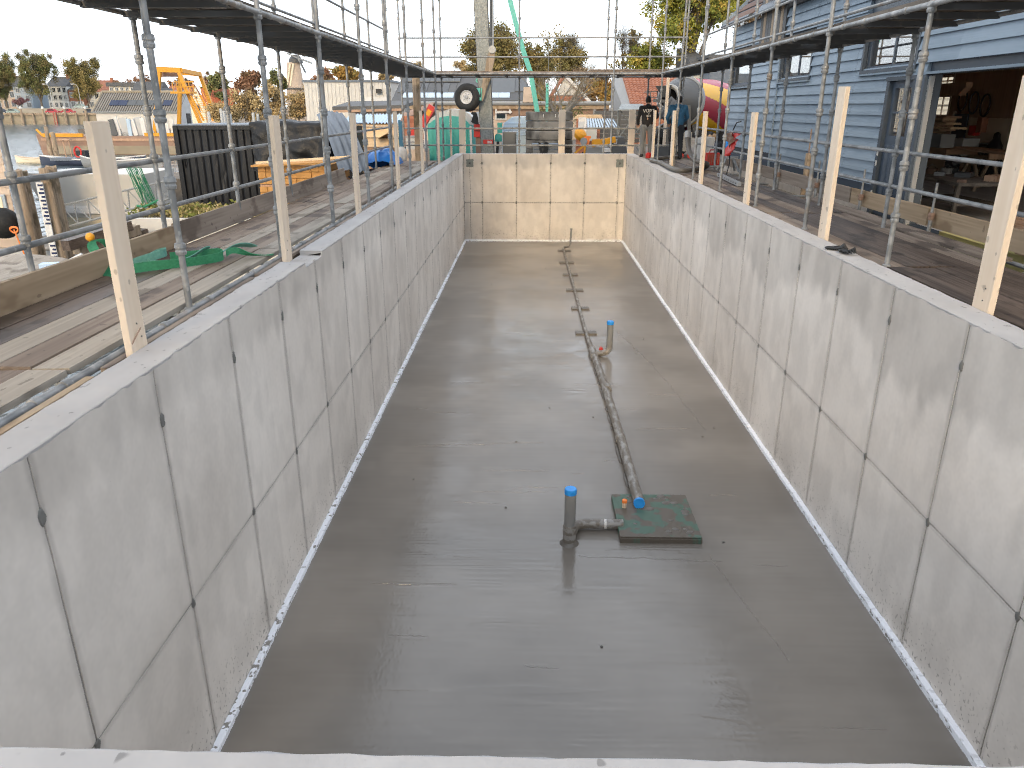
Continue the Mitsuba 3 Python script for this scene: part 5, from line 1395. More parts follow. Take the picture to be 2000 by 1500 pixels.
obj('window', MB().box((a[0] + hw - 0.3, 117.9, pk[2] - 3.4), (a[0] + hw + 0.35, 117.99, pk[2] - 2.4)), 'm_glass_dark', t)
obj('attic_window', MB().box((a[0] + hw - 0.2, 117.9, pk[2] - 1.6), (a[0] + hw + 0.12, 117.99, pk[2] - 1.25)), 'm_glass_dark', t)

w = thing('windmill', 'old grey round windmill tower with a dark cap and sails beyond the brown shrubs', 'windmill')
Yw = 150.0
ctr = away(577, 170, Yw)
top = away(578, 122, Yw)
s = Yw / 1573.0
obj('tower', MB().lathe([(20 * s, -1.0), (17 * s, ctr[2]), (12.5 * s, top[2])], (ctr[0], Yw, 0), n=16), 'm_brick_pale', w, 40)
obj('cap', MB().lathe([(13.5 * s, top[2] - 0.1), (13 * s, top[2] + 0.5), (8 * s, top[2] + 1.1), (2 * s, top[2] + 1.35), (0, top[2] + 1.35)], (top[0], Yw, 0), n=16), 'm_roof_dark', w, 40)
hubp = np.array([top[0] + 10 * s, Yw - 1.6, top[2] + 0.6])
for px, py in ((609, 124), (560, 104), (597, 143), (583, 98)):
    e = away(px, py, Yw - 2.0)
    sa = obj('sail', MB().bar(hubp, e, 0.28, 0.2), 'm_grey', w)
    obj('lattice', MB().bar(hubp + (e - hubp) * 0.3 + (0, -0.1, 0.2), e + (0, -0.1, 0.2), 0.5, 0.05), 'm_grey_dark', sa)
obj('gallery', MB().lathe([(22 * s, 0), (22 * s, 0.2), (18 * s, 0.2)], (ctr[0], Yw, away(577, 174, Yw)[2]), n=16), 'm_roof_dark', w)
for px in (561, 567):
    obj('brace', MB().bar(away(px, 168, Yw - 1.5), away(px + 6, 124, Yw - 1.5), 0.3), 'm_cream', w)

def bush(px, pytop, pybase, y, wpx, n, size, cols, seed, label, name='shrub', cat='shrub', **kw):
    b_ = at(px, pybase, y=y)
    tp = at(px, pytop, y=y)
    return tree(name, label, b_, tp[2] - b_[2], wpx * y / 1573.0 / 2, kw.pop('crown_lo', 0.08), n, size, cols, seed, cat=cat, **kw)

tree_kw = dict(name='background_tree', cat='tree')
bush(433, 140, 205, 118, 56, 3500, 0.24, GREEN, 21, 'dark evergreen tree behind the orange roofed house', crown_lo=0.15, clumps=30, twig_n=120, **tree_kw)
bush(415, 138, 205, 122, 30, 300, 0.2, RUST, 22, 'bare spiky tree top left of the dark evergreen', crown_lo=0.2, clumps=14, twig_n=260, **tree_kw)
bush(495, 122, 205, 110, 58, 4500, 0.22, RUST, 23, 'reddish brown leafy tree between the orange roof and the windmill', crown_lo=0.1, clumps=34, twig_n=200, **tree_kw)
bush(545, 130, 200, 112, 40, 2500, 0.22, GREEN, 24, 'grey green tree just left of the windmill', crown_lo=0.1, clumps=24, twig_n=150, **tree_kw)
bush(624, 138, 200, 108, 44, 2600, 0.22, RUST, 25, 'dark brown tree just right of the windmill', crown_lo=0.1, clumps=24, twig_n=150, **tree_kw)
bush(645, 128, 200, 100, 40, 2600, 0.22, RUST, 26, 'purple brown tree left of the golden tree', crown_lo=0.1, clumps=24, twig_n=150, **tree_kw)
bush(680, 122, 200, 96, 62, 5000, 0.22, AUT, 27, 'golden brown leafy tree above the white hall', crown_lo=0.1, clumps=36, twig_n=200, **tree_kw)
bush(745, 138, 200, 96, 60, 4000, 0.22, STRAW, 28, 'low straw coloured tree above the right end of the white hall', crown_lo=0.1, clumps=30, twig_n=200, **tree_kw)
for k, (px, pt, wpx, lab) in enumerate(((432, 190, 70, 'tan bare shrub right below the orange roof'), (480, 168, 72, 'tan bare shrub below the reddish tree'), (530, 160, 70, 'tan bare shrub left below the windmill'), (585, 172, 74, 'tan bare shrub before the foot of the windmill'), (632, 150, 64, 'tall tan bare shrub beside the white hall'))):
    bush(px, pt, 246, 70 + 2 * k, wpx, 5200, 0.10, STRAW, 31 + k, lab, group='tan bare shrubs before the windmill', clumps=44, twig_n=500, trunk_r=0.05, dense=1.25)
bush(285, 140, 190, 190, 70, 500, 0.3, RUST, 41, 'faint bare tree behind the slate roofed house', crown_lo=0.1, clumps=20, twig_n=500, **tree_kw)
bush(240, 150, 190, 200, 60, 500, 0.3, RUST, 42, 'faint bare tree behind the cream villa', crown_lo=0.1, clumps=20, twig_n=500, **tree_kw)
bush(360, 145, 195, 140, 60, 300, 0.3, RUST, 43, 'bare dark tree seen through the gantry crane', crown_lo=0.1, clumps=20, twig_n=600, **tree_kw)
for k, (px, pt) in enumerate(((407, 218), (431, 212), (437, 216), (449, 222), (494, 220), (503, 222))):
    a = at(px, pt, y=60 + k)
    single('mooring_post', MB().tube((a[0], a[1], -3.2), a, 0.11, n=10), 'm_grey_light', 'pale mooring post beyond the black container, %s from the left' % ('first', 'second', 'third', 'fourth', 'fifth', 'last')[k], 'post', 'mooring posts behind the container', smooth=40)

# ------------------------------------------------------------------ boats and the barge
t = thing('barge', 'rusty brown work barge with yellow bow rails moored behind the black container', 'barge')
prof = [(0, -2.95), (0.6, -3.05), (15, -3.05), (15, -1.15), (1.0, -1.15), (-0.35, -0.95)]
obj('hull', MB().prism([(-45.7 + a, b) for a, b in prof], 73.0, 78.0, 1), 'm_rust', t)
obj('rub_rail', MB().box((-45.6, 72.9, -1.55), (-31, 72.99, -1.35)), 'm_plywood', t)
obj('lower_band', MB().box((-45.2, 72.93, -2.75), (-31, 72.995, -2.0)), 'm_quay_far', t)
obj('bow_rail', MB().bar((-45.9, 73, -0.55), (-45.4, 73, -1.1), 0.16).bar((-45.4, 73, -1.06), (-41.6, 73, -1.06), 0.2, 0.32), 'm_yellow', t)
obj('side_rail', MB().box((-35.8, 72.9, -1.14), (-31, 73.1, -0.85)), 'm_yellow', t)
obj('hatch', MB().box((-41.5, 74, -1.15), (-37, 77.5, -0.85)), 'm_roof_lead', t)
lean = 0
NAMES = ['first', 'second', 'third', 'fourth', 'fifth', 'sixth', 'seventh', 'eighth', 'ninth', 'tenth', 'eleventh', 'twelfth']
for k, (px, wpx, mt) in enumerate(((221, 10, 'm_grey_dark'), (230, 8, 'm_white'), (240, 16, 'm_grey_light'), (252, 7, 'm_poly'), (262, 9, 'm_white'), (270, 14, 'm_grey_light'), (280, 8, 'm_white'), (288, 8, 'm_offwhite'), (296, 6, 'm_white'), (309, 12, 'm_grey_light'), (327, 6, 'm_white'), (336, 7, 'm_white'))):
    a = at(px, 268, y=73.6 + 0.2 * (k % 3))
    hh = 1.45 + 0.25 * ((k * 7) % 4) / 4
    ww = wpx * 73.6 / 1573
    single('deck_sheet', MB().box((a[0], a[1], -1.15), (a[0] + ww, a[1] + 0.12, -1.15 + hh)).turn(roty(-0.17 + 0.05 * (k % 4)), (a[0], a[1], -1.15)), mt, 'pale panel or hatch cover leaning on the barge deck, %s of twelve from the left' % NAMES[k], 'panel', 'panels leaning on the barge')


def boat(label, bow, stern, beam, depth, mats, name, sheer=0.25, trim='m_white'):
    """an open hull lofted from bow to stern"""
    bow, stern = np.asarray(bow, float), np.asarray(stern, float)
    ax = stern - bow
    L = np.linalg.norm(ax)
    ax /= L
    sd = np.cross(ax, (0, 0, 1.0))
    t = thing(name, label, 'boat')
    def hull(k=1.0, inn=0.0):
        def fn(u, v):
            wd = beam / 2 * np.minimum(1, (np.sin(np.clip(u * 1.9, 0, np.pi / 2)))) * np.where(u > 0.8, 1 - 0.35 * (u - 0.8) / 0.2, 1)
            a = (v - 0.5) * np.pi
            zz = depth * (1 - np.cos(a) ** 0.7 * 1.0) + sheer * (2 * u - 1) ** 2 * (1 - np.cos(a) ** 0.7)
            xx = np.sin(a) * wd * (1 - inn)
            return bow + ax * (u * L)[..., None] + sd * xx[..., None] + np.stack([u * 0, u * 0, zz + inn * 0.3], -1)
        return fn
    obj('hull', MB().grid(hull(), 22, 13), mats, t, 50)
    obj('deck', MB().grid(lambda u, v: hull()(u, v * 0 + 0.5 + (v - 0.5) * 0.999) * 1.0 + np.stack([u * 0, u * 0, u * 0 + depth * 0.72], -1) if False else bow + ax * (u * L)[..., None] + sd * ((v - 0.5) * beam * 0.96 * np.sin(np.clip(u * 1.9, 0, np.pi / 2)) * np.where(u > 0.8, 1 - 0.35 * (u - 0.8) / 0.2, 1))[..., None] + np.stack([u * 0, u * 0, depth * 0.78 + sheer * (2 * u - 1) ** 2], -1), 22, 5), 'm_grey_dark', t, 50)
    e = np.linspace(0.005, 0.995, 24)
    for sgn in (-1, 1):
        wd = beam / 2 * np.sin(np.clip(e * 1.9, 0, np.pi / 2)) * np.where(e > 0.8, 1 - 0.35 * (e - 0.8) / 0.2, 1)
        q = bow + ax * (e * L)[:, None] + sd * (sgn * wd)[:, None] + np.stack([e * 0, e * 0, depth + sheer * (2 * e - 1) ** 2], -1)
        obj('gunwale', MB().path(q, 0.05, 6), trim, t, 50)
    return t

t = boat('dark blue open sloop with a pale rub rail moored before the rusty barge', (-37.8, 59.8, -2.95), (-29.6, 59.2, -2.95), 2.2, 0.62, 'm_car_blue', 'sloop')
a = at(128, 293, y=59.4)
obj('mast_frame', MB().tube((a[0], 59.3, -2.3), (a[0], 59.3, -0.95), 0.04, n=6).tube((a[0] + 0.45, 59.3, -2.3), (a[0] + 0.45, 59.3, -0.95), 0.04, n=6).box((a[0] - 0.1, 59.1, -0.95), (a[0] + 0.6, 59.5, -0.88)), 'm_plywood', t)
obj('engine_box', MB().box((a[0] + 1.0, 59.0, -2.5), (a[0] + 1.7, 59.8, -1.7)), 'm_trousers_dark', t)
a2 = at(152, 297, y=59)
obj('life_buoy', MB().path([a2 + 0.26 * np.array([math.cos(q), 0, math.sin(q) * 1.5]) for q in np.linspace(0, 2 * math.pi, 13)], 0.07, 6), 'm_red', t, True)
obj('cover', MB().box((-36.4, 58.8, -2.42), (-33.5, 59.9, -2.2)), 'm_tarp_grey', t)
boat('small yellow wooden rowing boat at the left beside the dark sloop', (-41.3, 62.2, -2.95), (-38.2, 61.6, -2.95), 1.4, 0.5, 'm_cream', 'rowing_boat', 0.2, 'm_new_wood_z')
boat('grey aluminium boat at the stern of the dark sloop', (-27.0, 56.8, -2.95), (-33.0, 57.8, -2.95), 2.0, 0.7, 'm_grey', 'work_boat', 0.3)
boat('white cabin boat half hidden behind the barge bow rail', (-39.6, 95, -2.95), (-33, 95, -2.95), 2.2, 0.9, 'm_white', 'cabin_boat', 0.3)
for k, (px, py, r) in enumerate(((93, 300, 0.20), (100, 306, 0.24))):
    a = at(px - 4 if k == 0 else px + 2, 247 if k == 0 else 258, y=70.0)
    single('dolphin_pile', MB().tube((a[0], a[1], -3.4), a, r, r * 0.8, n=10), 'm_old_pile', 'dark old mooring pile at the barge bow, %s one' % ('taller left' if k == 0 else 'shorter right'), 'pile', 'mooring piles at the barge bow', smooth=40)

# ------------------------------------------------------------------ the near quay at the left: piles, gauge, jetty, container, timber
wq = thing('quay_edge_wall', 'white painted quay edge wall below the grass strip', 'wall')
for a, b in ((-9.95, -8.5), (-8.48, -5.6), (-5.58, -2.6)):
    obj('panel', MB().box((a, 18.55, -3.4), (b, 18.75, -1.17)), 'm_offwhite', wq)
gm = MB()
v, f, c = leaf_cloud([(x, y, -1.17 + RNG.uniform(0, 0.12)) for x, y in zip(RNG.uniform(-10, -6.2, 90), RNG.uniform(18.85, 20.3, 90))], (0.22, 0.2, 0.12), 5200, 0.05, [(0.10, 0.11, 0.03), (0.20, 0.17, 0.08), (0.14, 0.13, 0.05), (0.26, 0.21, 0.11)], np.random.default_rng(5))
v[:, 2] = np.maximum(v[:, 2], -1.19)
single('grass', gm.add(v, f, c), 'm_leaf', 'rough dry grass growing on the strip before the black container', 'grass', kind='stuff')

ORDP = ['left', 'second', 'third', 'right']
for k, (pt, pb, r, lab) in enumerate((((33, 333), (66, 515), 0.17, 'thick weathered timber pile left of the white and blue gauge'), ((46, 334), (80, 515), 0.13, 'slimmer timber pile close left of the gauge'), ((93, 330), (118, 515), 0.15, 'tall weathered timber pile behind the gauge'), ((104, 326), (131, 512), 0.15, 'weathered timber pile right of the gauge'))):
    a, b = at(*pt, y=20.6 + 0.25 * (k % 2)), at(*pb, y=20.6 + 0.25 * (k % 2))
    b[2] = -3.3
    a[0] = (a[0] + b[0]) / 2
    b[0] = a[0]
    m = MB().path([b, (a + b) / 2 + (0.02, 0, 0), a], [r * 1.05, r, r * 0.93], 14)
    m.v[-1][28:42, 2] += RNG.uniform(-0.05, 0.05, 14)
    single('timber_pile', m, 'm_old_pile', lab, 'pile', 'mooring piles beside the gauge', smooth=40)
t = thing('water_gauge', 'white and blue water level gauge board fixed between the timber piles', 'gauge')
a = at(76, 356, y=20.35)
ge = at(110, 512, y=20.35)
gx = (a[0] + ge[0]) / 2
obj('board', MB().box((gx - 0.09, 20.33, -2.95), (gx + 0.09, 20.36, a[2])), 'm_white', t)
m = MB()
for k in range(24):
    z = a[2] - 0.05 - k * 0.10
    if z < -2.9:
        break
    if not (11 <= k <= 15):
        m.box((gx - 0.005 if k % 2 else gx - 0.05, 20.318, z - 0.05), (gx + 0.088, 20.329, z - 0.0))
obj('scale_mark', m, 'm_navy', t, kind='stuff')
p = at(108, 342, y=20.4)
single('pile_beam', MB().box((p[0] - 0.5, 20.25, p[2] - 0.05), (p[0] + 0.42, 20.42, p[2] + 0.05), rot=roty(-0.05)), 'm_toe_grey', 'grey crossbeam bolted over the top of the timber piles', 'beam')
# white moored hull and pontoon, jetty truss, net
t = thing('white_launch', 'white hull of a moored launch behind the timber piles', 'boat')
a, b = at(118, 345, y=25), at(212, 400, y=25)
obj('hull', MB().hexa([(a[0] - 0.6, 25, -2.0), (b[0] + 1.5, 24.4, -2.0), (b[0] + 1.3, 26.6, -2.0), (a[0] - 0.2, 26.8, -2.0)], [(a[0] - 1.1, 24.8, a[2] + 0.12), (b[0] + 1.7, 24.1, a[2] + 0.14), (b[0] + 1.5, 26.9, a[2] + 0.14), (a[0] - 0.7, 27, a[2] + 0.12)]), 'm_offwhite', t)
obj('lower_hull', MB().hexa([(a[0] - 0.2, 25.3, -2.95), (b[0] + 1.0, 24.8, -2.95), (b[0] + 0.8, 26.4, -2.95), (a[0], 26.6, -2.95)], [(a[0] - 0.6, 25.02, -2.01), (b[0] + 1.45, 24.42, -2.01), (b[0] + 1.25, 26.58, -2.01), (a[0] - 0.2, 26.78, -2.01)]), 'm_cream', t)
obj('rub_rail', MB().bar((a[0] - 0.7, 24.93, -1.75), (b[0] + 1.55, 24.3, -1.72), 0.1, 0.22), 'm_white', t)
obj('bow_mark', MB().box((a[0] + 0.9, 24.6, -1.25), (a[0] + 1.15, 24.63, -0.95)).turn(rotz(-0.17), (a[0] + 1, 24.6, 0)), 'm_plug', t)
t = thing('jetty', 'grey floating jetty with weathered planks behind the left walkway rail', 'jetty')
obj('deck', MB().box((-15.5, 21.3, -2.75), (-9.6, 23.6, -2.45)), 'm_grey_light', t)
for k in range(12):
    obj('plank', MB().box((-15.5 + 0.49 * k, 21.25, -2.45), (-15.03 + 0.49 * k, 23.65, -2.41)), 'm_plank_pale', t)
t = thing('gangway', 'thin steel lattice gangway rail leading down to the jetty', 'gangway')
for dy in (0.0, 0.9):
    p, q = at(118, 402, y=20.9 + dy), at(330, 352, y=20.9 + dy)
    p2, q2 = at(128, 444, y=20.9 + dy), at(330, 388, y=20.9 + dy)
    obj('rail', MB().tube(p, q, 0.028, n=6).tube(p2, q2, 0.035, n=6), 'm_grey', t)
    for f in np.linspace(0, 1, 9):
        obj('strut', MB().tube(p + (q - p) * f, p2 + (q2 - p2) * f, 0.018, n=6), 'm_grey', t)
        if f < 0.99:
            obj('brace', MB().tube(p + (q - p) * f, p2 + (q2 - p2) * (f + 0.125), 0.014, n=6), 'm_grey', t)
t = thing('green_net', 'bundle of green net and rods hanging beside the black container', 'net')
tp = at(250, 328, y=19.5)
for k in range(16):
    a = at(246 + k * 2.0, 327 + RNG.uniform(-2, 3), y=19.3 + 0.03 * k)
    b = at(278 + k * 1.8 + RNG.uniform(-6, 6), 398 + RNG.uniform(-6, 6), y=19.5 + 0.02 * k)
    obj('strand', MB().path([a, (a + b) / 2 + (RNG.uniform(-0.06, 0.06), 0, -0.05), b], 0.010, 5), 'm_sling', t)
obj('lower_bar', MB().path([at(268, 402, y=19.5), at(282, 404, y=19.4), at(312, 390, y=19.4)], 0.03, 6), 'm_sling', t)
t = thing('boat_cover', 'grey canvas covered boat at the left picture edge', 'boat')
obj('canvas', MB().grid(lambda u, v: np.stack([-13.2 + u * 3.6 + 0.02 * np.sin(v * 30), 12.2 + v * 4.6, -2.25 + 0.55 * np.sin(np.pi * u) ** 0.7 + 0.03 * np.sin(v * 26) * np.sin(u * 9)], -1), 16, 22), 'm_plank_pale', t, True)
obj('hull', MB().box((-13.2, 12.3, -2.95), (-9.6, 16.7, -2.28)), 'm_rust', t)
hb = thing('houseboat', 'pale boarded houseboat wall at the left picture edge', 'houseboat')
xh = at(24, 400, y=21.5)[0]
obj('wall', MB().hexa([(xh - 9, 21.5, -2.5), (xh, 21.5, -2.5), (xh - 2.4, 25, -2.5), (xh - 11, 25, -2.5)], [(xh - 9, 21.5, 0.72), (xh, 21.5, 0.72), (xh - 2.4, 25, 0.72), (xh - 11, 25, 0.72)]), 'm_grey_light', hb)
for k in range(15):
    obj('board', MB().hexa([(xh - 9, 21.46, -2.4 + k * 0.21), (xh + 0.04, 21.46, -2.4 + k * 0.21), (xh + 0.01, 21.49, -2.19 + k * 0.21), (xh - 9, 21.49, -2.19 + k * 0.21)], [(xh - 9, 21.499, -2.4 + k * 0.21), (xh + 0.04, 21.499, -2.4 + k * 0.21), (xh + 0.02, 21.499, -2.19 + k * 0.21), (xh - 9, 21.499, -2.19 + k * 0.21)]), 'm_brick_pale', hb)
a = at(4, 396, y=21.4)
k = obj('window', MB().box((a[0] - 0.3, 21.40, a[2] - 0.25), (a[0] + 0.1, 21.455, a[2] + 0.22)), 'm_house_blue', hb)
obj('pane', MB().box((a[0] - 0.25, 21.38, a[2] - 0.2), (a[0] + 0.02, 21.398, a[2] + 0.17)), 'm_cream', k)
a = at(2, 437, y=20.5)
single('black_buoy', MB().sphere((a[0], 20.6, a[2]), 0.42, 14), 'm_rubber', 'big black fender ball at the left picture edge', 'fender', smooth=True)
a = at(176, 463, y=14.5)
single('yellow_buoy', MB().sphere(a, 0.085, 14), 'm_yellow', 'small round yellow float beside the green sling loop', 'float', smooth=True)
a, b = at(128, 480, y=16.0), at(210, 440, y=17.6)
t = thing('wet_beams', 'dark wet timber beams lying by the water behind the yellow float', 'timber')
for k in range(4):
    obj('beam', MB().bar(a + (0, 0.35 * k, -0.14 * k), b + (0.5, 0.35 * k, -0.14 * k), 0.24, 0.22), 'm_old_pile' if k % 2 else 'm_plank_dark', t)
a = at(30, 402, y=20)
t = thing('orange_rope', 'coil of faded orange rope hanging from the quay at the left', 'rope')
a = at(27, 448, y=19)
obj('rope', MB().path([a + 0.09 * np.array([math.cos(q) * 1.1, 0.2 * math.sin(2 * q), math.sin(q) * 0.8 - 0.02 * q]) for q in np.linspace(0, 15, 60)], 0.018, 5).path([a, a + (0.1, 0, -0.5), a + (0.25, 0, -1.2)], 0.018, 5), 'm_orange', t, True)
t = thing('plastic_crate', 'pale blue plastic scrap floating in the gap behind the toe board', 'scrap')
a = at(98, 526, y=14.5)
obj('scrap', MB().box(a + (-0.16, -0.1, -0.1), a + (0.16, 0.12, 0.12), rot=rotz(0.3)), 'm_tarp_pale', t)
obj('bottle', MB().tube(a + (0.35, 0, 0.1), a + (0.65, 0.1, 0.25), 0.07, n=10), 'm_white', t, 40)

ct = thing('black_container', 'black dented ribbed steel container on the left quay', 'container')
a, b = at(337, 247, y=21.2), at(487, 240, y=21.2)
x0c, x1c, ztc = a[0], -5.0, 0.93
obj('core', MB().box((x0c + 0.05, 21.3, -1.2), (x1c, 23.6, ztc - 0.04)), 'm_container', ct)
w = 0.197
k = 0
x = x0c + 0.1
while x < x1c - 0.1:
    mm = MB()
    def rib(u, v):
        d = meshkit.fbm(np.stack([u * 2 + k * 3.1, v * 7, u * 0], -1), 3, 2)
        prof = np.interp(u, [0, 0.05, 0.13, 0.87, 0.95, 1], [0.0, 0.0, 0.035, 0.035, 0.0, 0.0])
        dent = np.clip((d - 0.66) * 2.0, 0, 0.2) * np.sin(np.pi * np.clip(v, 0, 1)) * np.sin(np.pi * u)
        return np.stack([x + u * w, 21.3 - prof + dent * 0.25, -1.12 + v * (ztc - 0.05 + 1.12)], -1)
    mm.grid(rib, 8, 16)
    obj('rib', mm, 'm_container', ct, 40)
    x += w
    k += 1
obj('frame', MB().box((x0c, 21.18, -1.2), (x0c + 0.12, 21.34, ztc)).box((x0c, 21.2, ztc - 0.10), (x1c, 21.33, ztc)).box((x0c + 0.12, 21.2, -1.2), (x1c, 21.33, -1.08)), 'm_container', ct)
obj('top_sheet', MB().box((x0c - 0.02, 21.25, ztc + 0.002), (x1c, 23.7, ztc + 0.03)), 'm_tarp_grey', ct)
def tarp_pts(px0, px1, ytop, ybot, y0, bulge, seed, n=26, mback=2.2):
    a0, a1 = at(px0, ytop, y=y0), at(px1, ytop, y=y0)
    def fn(u, v):
        nn = meshkit.fbm(np.stack([u * 4, v * 3, u * 0 + seed], -1), 4, seed)
        zt = a0[2] + (a1[2] - a0[2]) * u
        zb = at(px0, ybot, y=y0)[2]
        s = np.clip(v * 1.5, 0, 1)
        zz = np.where(v < 0.33, zt, zt + (zb - zt) * (v - 0.33) / 0.67)
        yy = np.where(v < 0.33, y0 + mback * (1 - v / 0.33), y0 - 0.35 * (v - 0.33))
        return np.stack([a0[0] + (a1[0] - a0[0]) * u + (nn - 0.5) * 0.12, yy + (nn - 0.5) * bulge, zz + (nn - 0.5) * 0.22], -1)
    return MB().grid(fn, n, n)
single('black_tarp', tarp_pts(486, 640, 238, 338, 20.9, 0.55, 3), 'm_tarp_black', 'black plastic tarp draped over the right half of the container', 'tarp', smooth=True)
t0, t1, t2, t3 = at(618, 222, y=20.2), at(668, 219, y=20.6), at(722, 335, y=17.8), at(662, 335, y=17.4)
def slope_fn(u, v):
    p = (t0 * (1 - u)[..., None] + t1 * u[..., None]) * (1 - v)[..., None] + (t3 * (1 - u)[..., None] + t2 * u[..., None]) * v[..., None]
    nn = meshkit.fbm(np.stack([u * 9, v * 1.5, u * 0], -1), 3, 8)
    p[..., 2] += (nn - 0.5) * 0.16 + 0.25 * np.sin(v * np.pi) * 0.6
    return p
single('grey_tarp', MB().grid(slope_fn, 24, 20), 'm_tarp_grey', 'blue grey tarp sloping down beside the black tarp to the walkway', 'tarp', smooth=True)

tb = thing('timber_pile_stack', 'stack of orange brown sawn timber bundles under the black tarp', 'timber')
q0, q1 = at(508, 345, y=17.6), at(640, 322, y=17.6)
for row in range(6):
    for col in range(9):
        xx0 = q0[0] + col * 0.172
        zz0 = q1[2] - 0.02 - row * 0.135 - (0.05 if row >= 3 else 0)
        j = RNG.uniform(-0.02, 0.02)
        obj('batten', MB().box((xx0, 17.5 + j, zz0 - 0.125), (xx0 + 0.165, 19.8, zz0)), 'm_timber_end', tb)
obj('bearer', MB().box((q0[0], 17.55, q1[2] - 0.49), (q0[0] + 1.55, 19.6, q1[2] - 0.43)), 'm_plywood', tb)
single('long_batten', MB().bar(at(500, 318, y=17.0), at(690, 306, y=17.0), 0.05, 0.05), 'm_new_wood_x', 'long pale batten lying across the timber stack', 'batten')
a = at(540, 332, y=17.3)
single('top_board', MB().box((q0[0] - 0.1, 17.35, q1[2] + 0.0), (q0[0] + 1.65, 17.7, q1[2] + 0.04), rot=roty(-0.04)), 'm_timber_end', 'orange board lying on top of the timber stack', 'board')
# ------------------------------------------------------------------ beyond the far end of the pool
def quad(px0, px1, py0, py1, y):
    a, b = at(px0, py1, y=y), at(px1, py0, y=y)
    return a[0], b[0], a[2], b[2]


def slab(px0, px1, py0, py1, y, depth=0.3, z0=None):
    x0, x1, z_lo, z_hi = quad(px0, px1, py0, py1, y)
    return MB().box((x0, y, z_lo if z0 is None else z0), (x1, y + depth, z_hi))


# white hall
x0, x1, zl, zh = quad(600, 762, 160, 240, 62)
t = thing('white_hall', 'long white sheet clad hall behind the wooden sheds', 'hall')
obj('wall', MB().box((x0, 62.06, -1.3), (x1, 75, zh)), 'm_offwhite', t)
n = 22
for k in range(n):
    w = (x1 - x0) / n
    obj('panel', MB().box((x0 + k * w + 0.012, 62.0, -1.3), (x0 + (k + 1) * w - 0.012, 62.058, zh - 0.05)), 'm_offwhite', t)
obj('roof_edge', MB().box((x0 - 0.1, 61.9, zh), (x1 + 0.1, 75.2, zh + 0.14)), 'm_tarp_grey', t)
obj('roller_door', MB().box((quad(716, 760, 190, 240, 61.9)[0], 61.93, -1.3), (quad(716, 760, 190, 240, 61.9)[1], 61.998, quad(716, 760, 190, 240, 61.9)[3])), 'm_white', t)
a = at(740, 178, y=61.8)
obj('flood_lamp', MB().box(a - (0.2, 0.15, 0.15), a + (0.2, 0.1, 0.15)), 'm_black', t)

# dark roofed workshop building
t = thing('dark_roof_building', 'long low building with a dark patched roof and roof light strips behind the crane', 'building')
YB_ = 48.0
x0, x1, ze, zr = quad(762, 1045, 149, 200, YB_)
zr = at(900, 149, y=53.0)[2]
def rp(px, v, lift=0.0):
    """a point on the roof: px at the eave line, v from eave to ridge"""
    xx = at(px, 200, y=YB_)[0]
    return np.array([xx, YB_ + 5.0 * v, ze + (zr - ze) * v + lift])
rf = obj('roof', MB().hexa([rp(765, 0), rp(1046, 0), rp(1020, 1), rp(765, 1)], [rp(765, 0, 0.12), rp(1046, 0, 0.12), rp(1020, 1, 0.12), rp(765, 1, 0.12)]), 'm_roof_dark', t)
def patch(name, p0, p1, v0, v1, mat, lift=0.13, th=0.05, parent=rf):
    return obj(name, MB().hexa([rp(p0, v0, lift), rp(p1, v0, lift), rp(p1, v1, lift), rp(p0, v1, lift)], [rp(p0, v0, lift + th), rp(p1, v0, lift + th), rp(p1, v1, lift + th), rp(p0, v1, lift + th)]), mat, parent)
for k in range(9):
    p0 = 776 + k * 12.6
    patch('solar_panel', p0, p0 + 11.9, 0.66, 0.98, 'm_roof_lead', 0.16)
    patch('panel_rail', p0 + 11.95, p0 + 12.5, 0.64, 0.99, 'm_galv_spangle', 0.17, 0.09)
for p0, p1 in ((784, 806), (806.5, 832), (832.5, 858), (858.5, 884), (953, 973), (973.5, 995)):
    patch('roof_light', p0, p1, 0.08, 0.24, 'm_poly')
for k in range(13):
    p0 = 770 + k * 14.5
    patch('roof_sheet', p0, p0 + 13.6, 0.27, 0.62, 'm_roof_dark' if k % 3 else 'm_grey_dark', 0.13, 0.03)
patch('roof_sheet', 958, 1004, 0.26, 0.99, 'm_roof_lead', 0.13, 0.03)
patch('roof_sheet', 1005, 1028, 0.30, 0.99, 'm_grey_dark', 0.14, 0.04)
obj('gutter', MB().tube(rp(760, -0.02, -0.02), rp(1192, -0.02, -0.02), 0.12, n=8), 'm_grey', t)
obj('fascia', MB().box((x0 - 0.2, YB_ - 0.06, ze - 0.38), (at(1190, 200, y=YB_)[0], YB_ + 0.2, ze - 0.13)), 'm_toe', t)
obj('wall', MB().box((x0, YB_ + 0.2, -0.5), (at(1190, 200, y=YB_)[0], YB_ + 4, ze - 0.13)), 'm_brick_pale', t)
obj('wall_top_band', MB().box((at(955, 200, y=YB_)[0], YB_ + 0.14, ze - 0.75), (at(1190, 200, y=YB_)[0], YB_ + 0.198, ze - 0.38)), 'm_rust', t)
a = quad(970, 987, 222, 231, YB_ + 0.1)
k = obj('window', MB().box((a[0] - 0.08, YB_ + 0.1, a[2] - 0.08), (a[1] + 0.08, YB_ + 0.19, a[3] + 0.16)), 'm_white', t)
obj('pane', MB().box((a[0], YB_ + 0.06, a[2]), (a[1], YB_ + 0.098, a[3])), 'm_glass_dark', k)
for px in (969, 996):
    obj('down_pipe', MB().tube(at(px, 207, y=YB_), at(px, 222, y=YB_), 0.06, n=8), 'm_white', t)
obj('conduit', MB().tube(at(969, 220, y=YB_), at(1000, 219, y=YB_), 0.05, n=8), 'm_white', t)
gb = thing('brick_gable', 'pink brick gable stub at the right end of the dark roof', 'wall')
